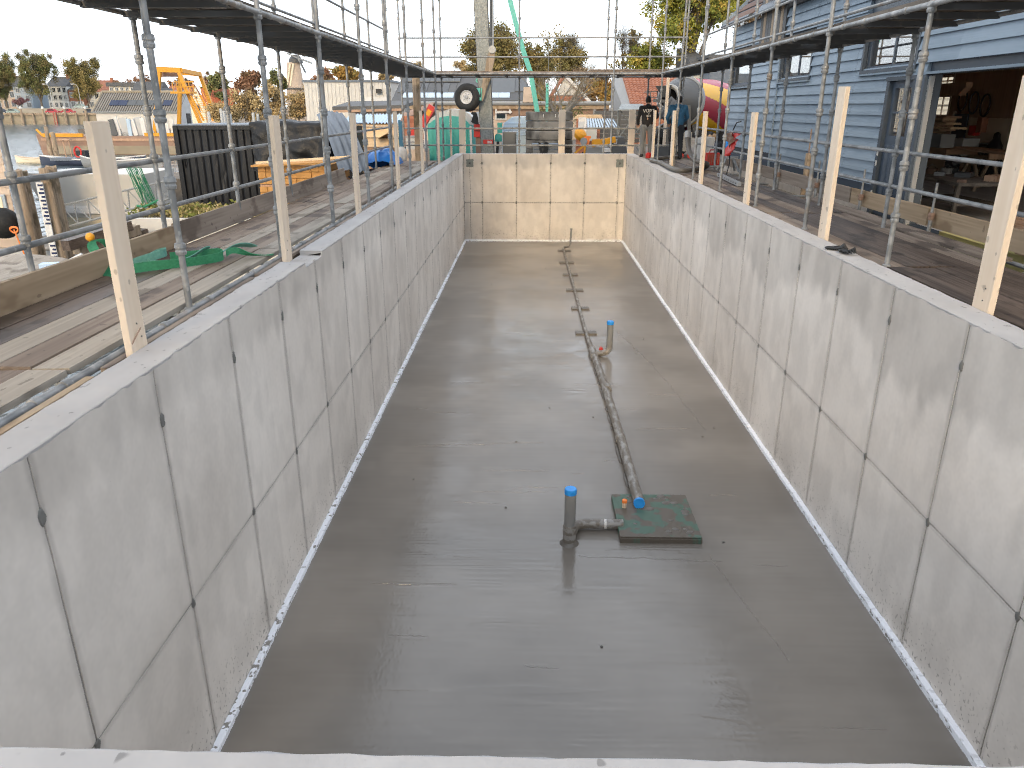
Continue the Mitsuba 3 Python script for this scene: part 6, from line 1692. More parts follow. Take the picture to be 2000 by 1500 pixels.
obj('wall', MB().prism([(at(1022, 0, y=47.9)[0], ze), (at(1022, 0, y=47.9)[0] - 0.0 + 0.05, at(1022, 170, y=47.9)[2]), (at(1040, 0, y=47.9)[0], at(1038, 170, y=47.9)[2]), (at(1042, 0, y=47.9)[0] + 0.3, ze)], 47.7, 47.9, 1), 'm_brick_pale', gb)

# sheds and crates left of the cabin
t = thing('wooden_shed', 'low wooden shed with a flat dark rough roof behind the corrugated lean-to', 'shed')
x0, x1, zl, zh = quad(672, 786, 206, 262, 36)
obj('wall', MB().box((x0 + 0.2, 36.3, -0.9), (x1 - 0.2, 38.5, zh - 0.1)), 'm_offwhite', t)
for px in (684, 703, 742, 780):
    obj('post', MB().box((at(px, 220, y=36)[0], 36.1, -0.9), (at(px, 220, y=36)[0] + 0.14, 36.24, zh - 0.08)), 'm_new_wood_z', t)
obj('roof', MB().hexa([(x0 - 0.3, 35.4, zh - 0.2), (x1 + 0.2, 35.4, zh - 0.12), (x1 + 0.2, 39, zh + 0.1), (x0 - 0.3, 39, zh + 0.05)], [(x0 - 0.3, 35.4, zh - 0.05), (x1 + 0.2, 35.4, zh + 0.02), (x1 + 0.2, 39, zh + 0.24), (x0 - 0.3, 39, zh + 0.2)]), 'm_roof_dark', t)
obj('roof_beam', MB().bar((x0 - 0.25, 35.38, zh - 0.25), (x1 + 0.15, 35.38, zh - 0.17), 0.1, 0.1), 'm_plywood', t)
t = thing('lean_to', 'lean-to with a pale blue corrugated plastic roof over plywood boxes', 'shed')
x0, x1, zl, zh = quad(673, 782, 226, 240, 32)
rf = obj('roof', MB().grid(lambda u, v: np.stack([x0 + u * (x1 - x0), 31.6 + v * 1.6, zl + v * (zh - zl + 0.05) + 0.035 * np.sin(u * 2 * np.pi * 17)], -1), 171, 3), 'm_poly', t)
obj('fascia', MB().box((x0 + 0.1, 31.7, zl - 0.28), (x1, 31.78, zl - 0.06)), 'm_new_wood_x', t)
obj('beam', MB().box((x0 + 0.2, 31.9, zl - 0.5), (x1, 32.0, zl - 0.3)), 'm_plywood', t)
obj('back_wall', MB().box((x0 + 0.2, 33.2, -1.2), (x1, 33.3, zl)), 'm_plywood', t)
for k, (p0, p1, q0, q1, yy, lab) in enumerate(((694, 790, 247, 268, 30.2, 'long pale plywood box on the upper row below the lean-to roof'), (696, 758, 269, 287, 30.0, 'pale plywood box in the lower row, left one'), (760, 792, 270, 288, 29.9, 'pale plywood box in the lower row, right one'))):
    a = quad(p0, p1, q0, q1, yy)
    t = thing('plywood_box', lab, 'box', 'plywood boxes below the lean-to')
    obj('side', MB().box((a[0], yy, a[2]), (a[1], yy + 1.2, a[3] - 0.03)), 'm_new_wood_x', t)
    obj('lid', MB().box((a[0] - 0.03, yy - 0.03, a[3] - 0.028), (a[1] + 0.03, yy + 1.23, a[3])), 'm_toe', t)
    obj('batten', MB().box((a[0], yy - 0.03, a[2]), (a[0] + 0.09, yy - 0.002, a[3] - 0.03)), 'm_new_wood_z', t)
t = thing('folded_board', 'bent sheet of plywood propped like a tent before the plywood boxes', 'board')
a, b, c = at(735, 272, y=29.5), at(757, 260, y=29.5), at(766, 272, y=29.5)
obj('sheet', MB().hexa([a, b, b + (0, 0.9, 0), a + (0, 0.9, 0)], [a + (0, 0, 0.03), b + (0, 0, 0.03), b + (0, 0.9, 0.03), a + (0, 0.9, 0.03)]).hexa([b, c, c + (0, 0.9, 0), b + (0, 0.9, 0)], [b + (0, 0, 0.03), c + (0, 0, 0.03), c + (0, 0.9, 0.03), b + (0, 0.9, 0.03)]), 'm_new_wood_x', t)
a, b = at(702, 331, y=19.6), at(768, 288, y=19.6)
pal = thing('pallet', 'pallet stack under the bright blue tarp at the end of the left walkway', 'pallet')
for k in range(5):
    obj('deck_board', MB().box((a[0] + 0.05, 19.75 + 0.24 * k, -0.18), (b[0] - 0.05, 19.95 + 0.24 * k, -0.14)), 'm_toe', pal)
for xx in (a[0] + 0.08, (a[0] + b[0]) / 2, b[0] - 0.16):
    obj('bearer', MB().box((xx, 19.75, -1.2), (xx + 0.1, 20.9, -0.181)), 'm_plywood', pal)
def bluet(u, v):
    nn = meshkit.fbm(np.stack([u * 6, v * 6, u * 0], -1), 4, 5)
    h = np.sin(np.pi * u) ** 0.35 * np.sin(np.pi * np.clip(v * 0.95 + 0.05, 0, 1)) ** 0.4
    return np.stack([a[0] - 0.05 + u * (b[0] - a[0] + 0.1) + (nn - 0.5) * 0.06, 19.5 + v * 1.5 + (nn - 0.5) * 0.15, -0.12 + h * (b[2] + 0.12) * (0.78 + 0.22 * u) + (nn - 0.5) * 0.13], -1)
single('blue_tarp', MB().grid(bluet, 34, 26), 'm_tarp_blue', 'crumpled bright blue tarp over a low heap at the end of the left walkway', 'tarp', smooth=50)
a = at(784, 312, y=22.4)
single('white_sack', MB().sphere((a[0], 22.5, a[2] + 0.12), 0.24, 10, (0.7, 0.7, 1.0)), 'm_white', 'small white sack beside the blue tarp', 'sack', smooth=True)
a, b = at(808, 306, y=24.4), at(822, 150, y=24.4)
single('tall_post', MB().box(((a[0] + at(808, 150, y=24.4)[0]) / 2, 24.4, -1.2), ((a[0] + at(808, 150, y=24.4)[0]) / 2 + 0.21, 24.6, b[2])), 'm_old_pile', 'thick dark brown square post standing left of the teal cabin', 'post')
t = thing('grey_crates', 'grey plastic stacking crate left of the teal cabin', 'crate')
q = quad(793, 816, 266, 292, 27.5)
obj('crate', MB().box((q[0], 27.5, q[2]), (q[1], 28.0, q[3])), 'm_grey_light', t)
obj('rim', MB().box((q[0] - 0.02, 27.48, q[3] - 0.06), (q[1] + 0.02, 28.02, q[3] + 0.001)).box((q[0] - 0.02, 27.48, (q[2] + q[3]) / 2), (q[1] + 0.02, 28.02, (q[2] + q[3]) / 2 + 0.05)), 'm_grey', t)
obj('plinth_block', MB().box((q[0] - 0.1, 27.45, -1.2), (q[1] + 0.3, 28.2, q[2] - 0.002)), 'm_brick_pale', t)
t = thing('covered_machine', 'machine under a faded red cover with a bright red box arm carrying a yellow sticker', 'machine')
q = quad(784, 846, 206, 246, 29.5)
def rc(u, v):
    nn = meshkit.fbm(np.stack([u * 5, v * 5, u * 0], -1), 4, 6)
    return np.stack([q[0] + u * (q[1] - q[0]) + (nn - 0.5) * 0.1, 29.5 + v * 1.4 + (nn - 0.5) * 0.3, q[2] + 0.2 + (q[3] - q[2]) * (0.62 + 0.3 * u) * np.sin(np.pi * np.clip(v * 0.8 + 0.2, 0, 1)) ** 0.5 - 0.35 * (1 - u) * (1 - v) + (nn - 0.5) * 0.16], -1)
obj('cover', MB().grid(rc, 20, 20), 'm_rust', t, True)
obj('cover_front', MB().grid(lambda u, v: np.stack([q[0] + 0.05 + u * 0.85, 29.42 - 0.1 * np.sin(u * 9) * v, q[2] + 0.35 - v * (0.95 + 0.3 * np.sin(u * 4))], -1), 16, 8), 'm_brick', t, True)
obj('blue_body', MB().box((q[0] - 0.15, 29.7, -0.45), (q[0] + 0.35, 30.6, q[2] + 0.2)), 'm_hoodie_blue', t)
a, b = at(822, 250, y=29.2), at(845, 207, y=29.2)
arm = obj('arm', MB().bar(a, b, 0.26, 0.30, up=(0, 1, 0)), 'm_red', t)
obj('sticker', MB().bar(a + (b - a) * 0.58 + (0, -0.16, 0), a + (b - a) * 0.82 + (0, -0.16, 0), 0.16, 0.012, up=(0, 1, 0)), 'm_yellow', arm)
a, b = at(800, 270, y=29.3), at(818, 256, y=29.3)
obj('lower_panel', MB().hexa([at(794, 268, y=29.3), at(808, 272, y=29.3), at(815, 254, y=29.3), at(806, 252, y=29.3)], [at(794, 268, y=29.3) + (0, 0.2, 0), at(808, 272, y=29.3) + (0, 0.2, 0), at(815, 254, y=29.3) + (0, 0.2, 0), at(806, 252, y=29.3) + (0, 0.2, 0)]), 'm_red', t)

# teal cabin
t = thing('teal_cabin', 'round topped teal plastic cabin with a pale grey roof shell at the far left corner', 'cabin')
Yc = 29.0
L = [at(px, py, y=Yc) for px, py in ((835, 244), (846, 235), (862, 228), (880, 226), (898, 228), (911, 236), (919, 245))]
Rr = [(p[0], p[2]) for p in L]
bl, br = at(838, 310, y=Yc), at(919, 310, y=Yc)
obj('front', MB().prism([(bl[0], -0.45)] + Rr + [(br[0] + 0.02, -0.45)], Yc, Yc + 1.5, 1), 'm_teal', t)
for f in np.linspace(0.08, 0.92, 6):
    xx = bl[0] + (br[0] - bl[0]) * f
    obj('rib', MB().box((xx - 0.025, Yc - 0.03, -0.4), (xx + 0.025, Yc - 0.002, 0.72)), 'm_teal', t)
G = [at(px, py, y=Yc + 0.15) for px, py in ((833, 245), (842, 231), (858, 219), (880, 212.5), (900, 214), (916, 222), (927, 234), (924, 244))]
obj('roof_shell', MB().prism([(p[0], p[2]) for p in G], Yc + 0.12, Yc + 1.7, 1), 'm_grey_light', t)
obj('side', MB().hexa([(br[0] + 0.03, Yc + 0.1, -0.45), (br[0] + 0.22, Yc + 1.4, -0.45), (br[0] + 0.22, Yc + 1.4, L[-1][2]), (br[0] + 0.03, Yc + 0.1, L[-1][2])], [(br[0] + 0.05, Yc + 0.12, -0.45), (br[0] + 0.24, Yc + 1.42, -0.45), (br[0] + 0.24, Yc + 1.42, L[-1][2]), (br[0] + 0.05, Yc + 0.12, L[-1][2])]), 'm_teal', t)
a = at(919, 246, y=Yc - 0.1)
obj('white_pole', MB().bar(a, (a[0] + 0.02, a[1], -0.45), 0.075), 'm_white', t)
a = at(832, 300, y=Yc)
obj('corner_strip', MB().bar((a[0], Yc - 0.05, -0.45), (a[0] - 0.03, Yc - 0.05, at(836, 250, y=Yc)[2]), 0.05), 'm_white', t)

# loader with red panels
t = thing('mini_loader', 'small loader with bright red panels between the teal cabin and steel mast', 'machine')
q = quad(925.5, 943, 243, 268, 28.2)
obj('panel', MB().box((q[0], 28.2, q[2]), (q[1], 28.9, q[3])), 'm_red', t)
obj('panel_gap', MB().box((q[0] + 0.02, 28.19, (q[2] + q[3]) / 2 - 0.01), (q[1] - 0.02, 28.199, (q[2] + q[3]) / 2 + 0.015)), 'm_black', t)
obj('side_trim', MB().box((q[1] + 0.003, 28.3, q[2] - 0.2), (q[1] + 0.1, 28.8, q[3] - 0.05)), 'm_new_wood_z', t)
q = quad(929, 943, 268, 280, 28.2)
obj('engine', MB().box((q[0], 28.25, q[2] - 0.5), (q[1], 28.9, q[3])), 'm_rust', t)
for p, r in (((at(919, 222, y=28.4)), 0), ):
    obj('arm', MB().bar(at(924, 240, y=28.5), at(931, 220, y=28.5), 0.16).bar(at(921, 220, y=28.5), at(932, 226, y=28.5), 0.09).bar(at(931, 221, y=28.5), at(936, 242, y=28.5), 0.12).bar(at(924, 236, y=28.4), at(936, 240, y=28.4), 0.16), 'm_black', t)
obj('hose', MB().path([at(933, 218, y=28.3), at(936, 228, y=28.3), at(938, 242, y=28.3)], 0.05, 8), 'm_white', t, True)
obj('lever', MB().bar(at(938, 214, y=28.4), at(940, 236, y=28.4), 0.05), 'm_black', t)

# galvanised mast with wheel arm
t = thing('steel_mast', 'tall spotted galvanised steel mast standing behind the far end of the pool', 'mast')
b0, b1 = at(953, 300, y=27.3), at(939, 0, y=27.3)
up_ = (b1 - b0) / (b1[2] - b0[2])
lo, hi = b0 + up_ * (-0.45 - b0[2]), b0 + up_ * (7.0 - b0[2])
obj('column', MB().bar(lo, hi, 0.41, 0.36, up=(0, 1, 0)), 'm_galv_spangle', t)
e = np.array([0.212, 0, 0])
obj('edge_strip', MB().bar(lo - e, hi - e, 0.03, 0.30, up=(0, 1, 0)).bar(lo + e * 1.02, hi + e * 1.02, 0.025, 0.30, up=(0, 1, 0)), 'm_grey_dark', t)
k = obj('red_sign', MB().box(at(955, 281, y=27.0) - (0.20, 0, 0), at(961, 273, y=27.0) + (0.03, 0.06, 0)), 'm_red', t)
q = quad(953, 964, 274, 281, 26.99)
for f in (0.25, 0.5, 0.75):
    zz = q[2] + (q[3] - q[2]) * f
    obj('print_line', MB().box((q[0] - 0.02, 26.985, zz - 0.008), (q[1] - 0.06, 26.992, zz + 0.008)), 'm_white', k)
wa = thing('wheel_arm', 'big black tyre with pale rim hung on an arm beside the steel mast', 'wheel')
c2 = lambda x, y: (820 + x / 5.357, 40 + y / 5.357)
poly = [at(*c2(x, y), y=26.95) for x, y in ((735, 290), (785, 292), (782, 400), (742, 600), (700, 715), (660, 845), (640, 840), (640, 715), (690, 480), (700, 385), (722, 345))]
obj('arm_plate', MB().prism([(p[0], p[2]) for p in poly], 26.86, 27.06, 1), 'm_old_pile', wa)
a = at(*c2(757, 305), y=26.9)
obj('pivot', MB().tube((a[0], 26.8, a[2]), (a[0], 27.12, a[2]), 0.12, n=14), 'm_galv_plain', wa, 40)
obj('rod', MB().tube(at(*c2(748, 290), y=26.95), at(*c2(742, -230), y=26.95), 0.035, n=8), 'm_grey_dark', wa, 40)
obj('rod', MB().tube(at(*c2(766, 290), y=26.95), at(*c2(763, -230), y=26.95), 0.03, n=8), 'm_galv_plain', wa, 40)
wc = at(*c2(498, 806), y=26.8)
ax = np.array([-0.30, -0.93, 0.10])
ax /= np.linalg.norm(ax)
R_ = 0.44
obj('tyre', MB().lathe([(0.215, 0.10), (0.25, 0.125), (0.34, 0.135), (0.40, 0.11), (R_, 0.07), (R_ + 0.004, -0.07), (0.40, -0.13), (0.33, -0.15), (0.22, -0.12)], wc, ax, 36), 'm_rubber', wa, 40)
ri = obj('rim', MB().lathe([(0.218, 0.108), (0.205, 0.115), (0.195, 0.06), (0.17, 0.05), (0.15, 0.075), (0.085, 0.08), (0.075, 0.055), (0.0, 0.055)], wc, ax, 30), 'm_white', wa, 40)
obj('hub', MB().lathe([(0.06, 0.05), (0.055, 0.115), (0.03, 0.12), (0.0, 0.12)], wc, ax, 16), 'm_galv_plain', wa, 40)
s_ = np.cross(ax, (0, 0, 1.0))
s_ /= np.linalg.norm(s_)
u_ = np.cross(s_, ax)
for kk in range(6):
    a_ = kk * math.pi / 3 + 0.3
    p = wc + ax * 0.07 + 0.115 * (math.cos(a_) * s_ + math.sin(a_) * u_)
    obj('nut', MB().tube(p, p + ax * 0.02, 0.014, n=6), 'm_grey_dark', ri)
br_ = obj('bracket', MB().prism([(p[0], p[2]) for p in [at(*c2(x, y), y=26.7) for x, y in ((585, 710), (632, 706), (632, 760), (622, 800), (645, 812), (645, 836), (612, 838), (608, 780))]], 26.66, 26.78, 1), 'm_mint', wa)
obj('brace', MB().prism([(p[0], p[2]) for p in [at(*c2(x, y), y=26.7) for x, y in ((640, 700), (650, 715), (640, 840), (632, 838))]], 26.79, 26.86, 1), 'm_mint', wa)
a = at(*c2(613, 628), y=27.4)
single('mint_disc', MB().tube((a[0], 27.4, a[2]), (a[0], 27.5, a[2]), 0.09, n=18), 'm_mint', 'small mint green disc behind the tyre left of the steel mast', 'disc', smooth=40)

# mint green crane boom and lugs
t = thing('crane_boom', 'slender mint green crane boom leaning up out of the top of the picture', 'crane')
pts = [at(1053, 222, y=30.4), at(1036, 141, y=30.4), at(1021, 96, y=30.4), at(1006, 40, y=30.4), at(996, 0, y=30.4)]
pts.append(pts[-1] + (pts[-1] - pts[-2]) * 1.6)
pts[0][2] -= 0.3
for a, b in zip(pts[:-1], pts[1:]):
    obj('boom_section', MB().bar(a, b + (b - a) * 0.02, 0.175, 0.16, up=(0, 1, 0)), 'm_mint', t)
obj('joint_pin', MB().tube(pts[1] - (0, 0.12, 0), pts[1] + (0, 0.12, 0), 0.05, n=10), 'm_grey_dark', t)
t = thing('perforated_post', 'short mint green post with bolt holes right of the crane boom', 'post')
a, b = at(1068, 222, y=30.6), at(1069, 163, y=30.6)
obj('post', MB().bar(a - (0, 0, 0.3), b, 0.10, 0.08, up=(0, 1, 0)), 'm_mint', t)
for f in (0.2, 0.32, 0.72, 0.86, 0.96):
    p = a + (b - a) * f
    obj('hole', MB().tube(p - (0, 0.052, 0), p - (0, 0.045, 0), 0.022, n=8), 'm_black', t)
obj('tip_pin', MB().tube(b, b + (0, 0, 0.16), 0.02, n=6), 'm_galv_plain', t)
single('crane_cable', MB().tube(at(1072, -160, y=30.5), at(1071, 165, y=30.5), 0.010, n=6), 'm_grey', 'thin steel cable hanging straight down above the concrete rings', 'cable')
# concrete rings
t = thing('concrete_rings', 'stack of stained octagonal concrete rings behind the far end wall', 'concrete rings')
q = quad(1026, 1121, 217, 300, 30.0)
cx, Rg = (q[0] + q[1]) / 2, (q[1] - q[0]) / 2
hh = (q[3] + 0.45) / 5
for kk in range(5):
    j = RNG.uniform(-0.015, 0.015)
    m = MB().lathe([(Rg * 0.82, 0), (Rg * 1.06, 0.0), (Rg * 1.075, 0.02), (Rg * 1.075, hh - 0.05), (Rg * 1.05, hh - 0.022), (Rg * 0.82, hh - 0.022)], (0, 0, 0), (0, 0, 1), 8)
    m.turn(rotz(math.pi / 8), (0, 0, 0)).move((cx + j, 30.9, -0.45 + kk * hh))
    k = obj('ring', m, 'm_block', t)
    for xx in (-0.25, 0.2, 0.33):
        if kk == 4:
            obj('lifting_slot', MB().box((cx + xx, 30.9 - Rg * 1.0, -0.45 + kk * hh + 0.12), (cx + xx + 0.03, 30.9 - Rg * 0.985, -0.45 + kk * hh + 0.24)), 'm_grey_light', k)
t = thing('steel_trough', 'grey steel trough lying before the concrete rings', 'trough')
q = quad(1042, 1095, 281, 300, 27.2)
obj('side', MB().hexa([(q[0], 27.2, -0.45), (q[1], 27.2, -0.45), (q[1], 27.7, -0.45), (q[0], 27.7, -0.45)], [(q[0] - 0.03, 27.1, q[3]), (q[1] + 0.03, 27.1, q[3]), (q[1] + 0.03, 27.8, q[3]), (q[0] - 0.03, 27.8, q[3])]), 'm_grey', t)
obj('flange', MB().box((q[0] - 0.06, 27.06, q[3] - 0.035), (q[1] + 0.06, 27.84, q[3] + 0.002)).box((q[0] - 0.01, 27.12, q[3] - 0.2), (q[1] + 0.01, 27.16, q[3] - 0.16)), 'm_tarp_grey', t)
q = quad(1051, 1073, 281, 300, 26.9)
def jk(u, v):
    nn = meshkit.fbm(np.stack([u * 5, v * 5, u * 0], -1), 3, 11)
    return np.stack([q[0] + (q[1] - q[0]) * (0.5 + (u - 0.5) * (1 - 0.42 * v)), 26.98 - 0.06 * np.sin(np.pi * u) + (nn - 0.5) * 0.06, q[3] + 0.03 - v * 0.42 + 0.03 * np.cos(u * 9) * (1 - v)], -1)
single('hung_jacket', MB().grid(jk, 14, 12), 'm_black', 'black jacket hung over the rim of the steel trough', 'jacket', smooth=True)
# pale blue cover, cabinet, machine
t = thing('pale_blue_tank', 'pale blue rounded cover with ribs behind the grey steel cabinet', 'cover')
q = quad(981, 1030, 228, 300, 32)
obj('shell', MB().prism([(q[0], -0.45), (q[0], q[3] - 0.42), (q[0] + 0.12, q[3] - 0.2), (q[0] + 0.36, q[3] - 0.03), (q[0] + 0.6, q[3]), (q[1] + 0.3, q[3]), (q[1] + 0.3, -0.45)], 32, 33.6, 1), 'm_poly', t)
for f in (0.3, 0.45, 0.6, 0.72, 0.84):
    zz = q[3] - f * 0.8
    obj('rib', MB().box((q[0] + 0.02, 31.96, zz - 0.018), (q[1] + 0.28, 31.998, zz + 0.018)), 'm_tarp_pale', t)
t = thing('steel_cabinet', 'grey brown steel cabinet standing right of the steel mast', 'cabinet')
q = quad(982, 1008, 258, 300, 28.4)
obj('body', MB().box((q[0], 28.4, -0.45), (q[1], 29.0, q[3])), 'm_roof_corr', t)
obj('door', MB().box((q[0] + 0.03, 28.375, -0.40), (q[1] - 0.05, 28.398, q[3] - 0.05)), 'm_roof_corr', t)
obj('handle', MB().box((q[1] - 0.04, 28.36, 0.2), (q[1] - 0.015, 28.398, q[3] - 0.05)), 'm_grey_dark', t)
t = thing('green_pump', 'small sea green pump with a round flange between the mast and the cabinet', 'pump')
a = at(976, 248, y=28.0)
obj('motor', MB().box(a + (-0.08, -0.1, -0.20), a + (0.08, 0.12, 0.14)), 'm_teal', t)
a = at(973, 267, y=28.0)
obj('flange', MB().tube(a + (0, -0.12, 0), a + (0, 0.1, 0), 0.11, n=16), 'm_teal', t, 40)
obj('casing', MB().box(a + (-0.11, -0.1, -0.16), a + (0.13, 0.1, 0.05)), 'm_teal', t)
obj('spout', MB().tube(a + (0, 0, -0.1), a + (-0.05, -0.05, -0.62), 0.05, n=10), 'm_black', t, 40)
obj('stand', MB().box((a[0] - 0.08, 28.0, -0.45), (a[0] + 0.1, 28.2, a[2] - 0.3)), 'm_grey_light', t)

# orange digger and its surroundings
t = thing('mini_digger', 'small orange and grey digger with its arm folded before the mesh fence', 'digger')
Yd = 28.3
P_ = lambda px, py, y=Yd: at(px, py, y=y)
q = quad(1191, 1222, 268, 300, Yd)
obj('body', MB().prism([(q[0] - 0.15, -0.2), (q[0] + 0.05, q[3] - 0.18), (q[0] + 0.12, q[3]), (q[1] - 0.05, q[3]), (q[1] + 0.1, -0.2)], Yd, Yd + 0.9, 1), 'm_grey_dark', t)
k = obj('shield', MB().box((q[0] + 0.12, Yd - 0.02, q[3] - 0.22), (q[0] + 0.24, Yd - 0.002, q[3] - 0.07)), 'm_white', t)
obj('emblem', MB().box((q[0] + 0.145, Yd - 0.026, q[3] - 0.19), (q[0] + 0.215, Yd - 0.021, q[3] - 0.10)), 'm_grey_dark', k)
obj('arm', MB().bar(P_(1156, 282), P_(1202, 272), 0.2, 0.16, up=(0, 1, 0)).bar(P_(1157, 279), P_(1172, 278), 0.24, 0.2, up=(0, 1, 0)), 'm_yellow', t)
m = MB()
for px in (1168, 1176):
    m.path([P_(px, 282) + 0.05 * np.array([math.cos(q2), 0, math.sin(q2)]) for q2 in np.linspace(0, math.pi, 7)], 0.012, 6)
obj('hose_loop', m, 'm_black', t, True)
obj('frame', MB().box(P_(1145, 297) - (0, 0, 0.3), P_(1190, 288) + (0, 0.7, 0)), 'm_grey', t)
obj('track', MB().box(P_(1140, 300) - (0, 0, 0.2), P_(1225, 297) + (0, 1.0, -0.05)), 'm_rubber', t)
obj('white_box', MB().box(P_(1177, 297, 27.9), P_(1191, 290, 27.9) + (0, 0.3, 0)), 'm_white', t)
obj('support', MB().bar(P_(1140, 285), P_(1122, 300), 0.06).bar(P_(1143, 285), P_(1141, 302), 0.06), 'm_yellow', t)
t = thing('yellow_mixer_head', 'dented yellow bucket head of a small machine left of the orange arm', 'bucket')
c_ = P_(1134, 262, 28.5)
obj('bucket', MB().lathe([(0.02, -0.2), (0.16, -0.17), (0.24, -0.02), (0.20, 0.10), (0.10, 0.16), (0, 0.17)], c_, (0.5, -0.4, 0.75), 10), 'm_yellow', t, 35)
obj('hinge', MB().bar(P_(1138, 268, 28.4), P_(1154, 268, 28.4), 0.10, 0.08).bar(P_(1150, 266, 28.4), P_(1146, 285, 28.4), 0.12, 0.1), 'm_orange', t)
obj('bolt', MB().tube(P_(1140, 276, 28.3), P_(1140, 276, 28.5), 0.13, n=12), 'm_grey', t)
t = thing('moulded_chair', 'white moulded seat shell above the yellow bucket head', 'chair')
q = [P_(1129, 258, 29.0), P_(1143, 260, 29.0), P_(1144, 233, 29.2), P_(1130, 234, 29.2)]
obj('back', MB().hexa(q, [p + (0, 0.12, 0.0) for p in q]), 'm_grey_light', t)
obj('rim', MB().bar(q[1], q[2], 0.07, 0.16).bar(q[3], q[2], 0.07, 0.16), 'm_white', t)
obj('body', MB().box(P_(1138, 275, 29.3), P_(1166, 252, 29.3) + (0, 0.6, 0)), 'm_house_grey', t)
t = thing('greenhouse_shelter', 'low shelter with a ribbed pale blue plastic roof and black mesh front', 'shelter')
q = quad(1146, 1204, 237, 250, 31.0)
rf = obj('roof', MB().hexa([(q[0], 30.9, q[2]), (q[1] + 0.1, 30.9, q[2]), (q[1] - 0.05, 31.9, q[3] + 0.06), (q[0] + 0.05, 31.9, q[3] + 0.06)], [(q[0], 30.9, q[2] + 0.03), (q[1] + 0.1, 30.9, q[2] + 0.03), (q[1] - 0.05, 31.9, q[3] + 0.09), (q[0] + 0.05, 31.9, q[3] + 0.09)]), 'm_poly', t)
for f in np.linspace(0, 1, 12):
    a, b = np.array([q[0] + f * (q[1] + 0.1 - q[0]), 30.88, q[2] + 0.035]), np.array([q[0] + 0.05 + f * (q[1] - q[0] - 0.1), 31.9, q[3] + 0.095])
    obj('rib', MB().bar(a, b, 0.03, 0.03), 'm_grey_dark', rf)
obj('side_frame', MB().bar((q[1], 30.9, -0.45), (q[1] + 0.1, 30.9, q[2]), 0.07).bar((q[0], 30.9, -0.45), (q[0], 30.9, q[2]), 0.07).bar((q[0], 30.86, q[2]), (q[1] + 0.1, 30.86, q[2]), 0.05), 'm_galv_plain', t)
m = MB()
for f in np.linspace(0, 1, 15):
    xx = q[0] + 0.25 + f * (q[1] - q[0] + 0.55)
    m.bar((xx, 30.6, -0.3), (xx, 30.6, q[2] - 0.12), 0.012)
for f in np.linspace(0, 1, 9):
    zz = -0.3 + f * (q[2] + 0.18)
    m.bar((q[0] + 0.25, 30.61, zz), (q[1] + 0.8, 30.61, zz), 0.012)
obj('mesh_front', m, 'm_grey_dark', t, kind='stuff')
t = thing('plank_bundle', 'bundle of pale planks lying on top of the dark fence right of the rings', 'planks')
q = quad(1122, 1178, 224, 232, 33.5)
for kk in range(3):
    obj('plank', MB().box((q[0] + 0.05 * kk, 33.5, q[2] + 0.055 * kk), (q[1] - 0.03 * kk, 33.8, q[2] + 0.05 + 0.055 * kk)), 'm_new_wood_x', t)
obj('bearer', MB().box((q[0] + 0.1, 33.5, -0.45), (q[1] - 0.1, 33.9, q[2] - 0.002)), 'm_brick', t)
t = thing('dark_fence', 'dark horizontal board fence behind the shelter and trestle', 'fence')
q = quad(1160, 1262, 216, 262, 35)
for kk in range(7):
    zz = q[3] - 0.19 * (kk + 1)
    obj('board', MB().box((q[0], 35 + 0.01 * (kk % 2), zz + 0.01), (q[1], 35.04 + 0.01 * (kk % 2), zz + 0.185)), 'm_grey_dark', t)
for f in (0.0, 0.5, 1.0):
    xx = q[0] + f * (q[1] - q[0])
    obj('post', MB().box((xx - 0.05, 35.06, -0.45), (xx + 0.05, 35.16, q[3] + 0.05)), 'm_grey', t)
t = thing('tower_trestle', 'aluminium trestle tower with crossed braces behind the far right corner post', 'trestle')
Yt = 29.5
q = quad(1204, 1256, 211, 300, Yt)
for xx in (q[0], q[1]):
    obj('upright', MB().tube((xx, Yt, -0.45), (xx, Yt, q[3]), 0.026, n=8), 'm_galv_spangle', t, 40)
for (a, b) in (((1206, 272), (1250, 214)), ((1254, 272), (1210, 214)), ((1206, 300), (1254, 245)), ((1254, 300), (1206, 245))):
    obj('brace', MB().tube(at(*a, y=Yt - 0.05), at(*b, y=Yt - 0.05), 0.02, n=6), 'm_galv_spangle', t, 40)
for zz in (0.35, q[3] - 0.05):
    obj('rung', MB().tube((q[0], Yt, zz), (q[1], Yt, zz), 0.02, n=6), 'm_galv_spangle', t, 40)
a, b = at(1207, 210, y=29.2), at(1266, 210, y=29.2)
obj('top_sheet', MB().hexa([a + (0, 0, -0.10), b + (0, 0, -0.08), b + (0, 1.6, 0.1), a + (0.3, 1.6, 0.1)], [a + (0, 0, -0.07), b + (0, 0, -0.05), b + (0, 1.6, 0.13), a + (0.3, 1.6, 0.13)]), 'm_galv_spangle', t)

# houses beyond
t = thing('white_gable_house', 'brick house with a white painted gable half hidden by the bare pollard tree', 'house')
ap, le, re_ = at(1103, 151, y=60), at(1086, 186, y=60), at(1139, 186, y=60)
obj('gable', MB().prism([(le[0], re_[2]), (ap[0], ap[2]), (re_[0], re_[2])], 60, 60.2, 1), 'm_offwhite', t)
obj('wall', MB().box((le[0] - 0.3, 60.1, -0.5), (re_[0] + 0.3, 68, re_[2])), 'm_brick', t)
rf = obj('roof', MB().prism([(le[0] - 0.6, le[2] - 0.3), (ap[0], ap[2] + 0.25), (re_[0] + 0.6, re_[2] - 0.5), (re_[0] + 0.5, re_[2] - 0.75), (ap[0], ap[2] + 0.0), (le[0] - 0.5, le[2] - 0.5)], 59.9, 68, 1), 'm_roof_tile', t)
obj('verge', MB().bar((ap[0], 59.85, ap[2] + 0.16), (re_[0] + 0.6, 59.85, re_[2] - 0.55), 0.08, 0.22), 'm_white', rf)
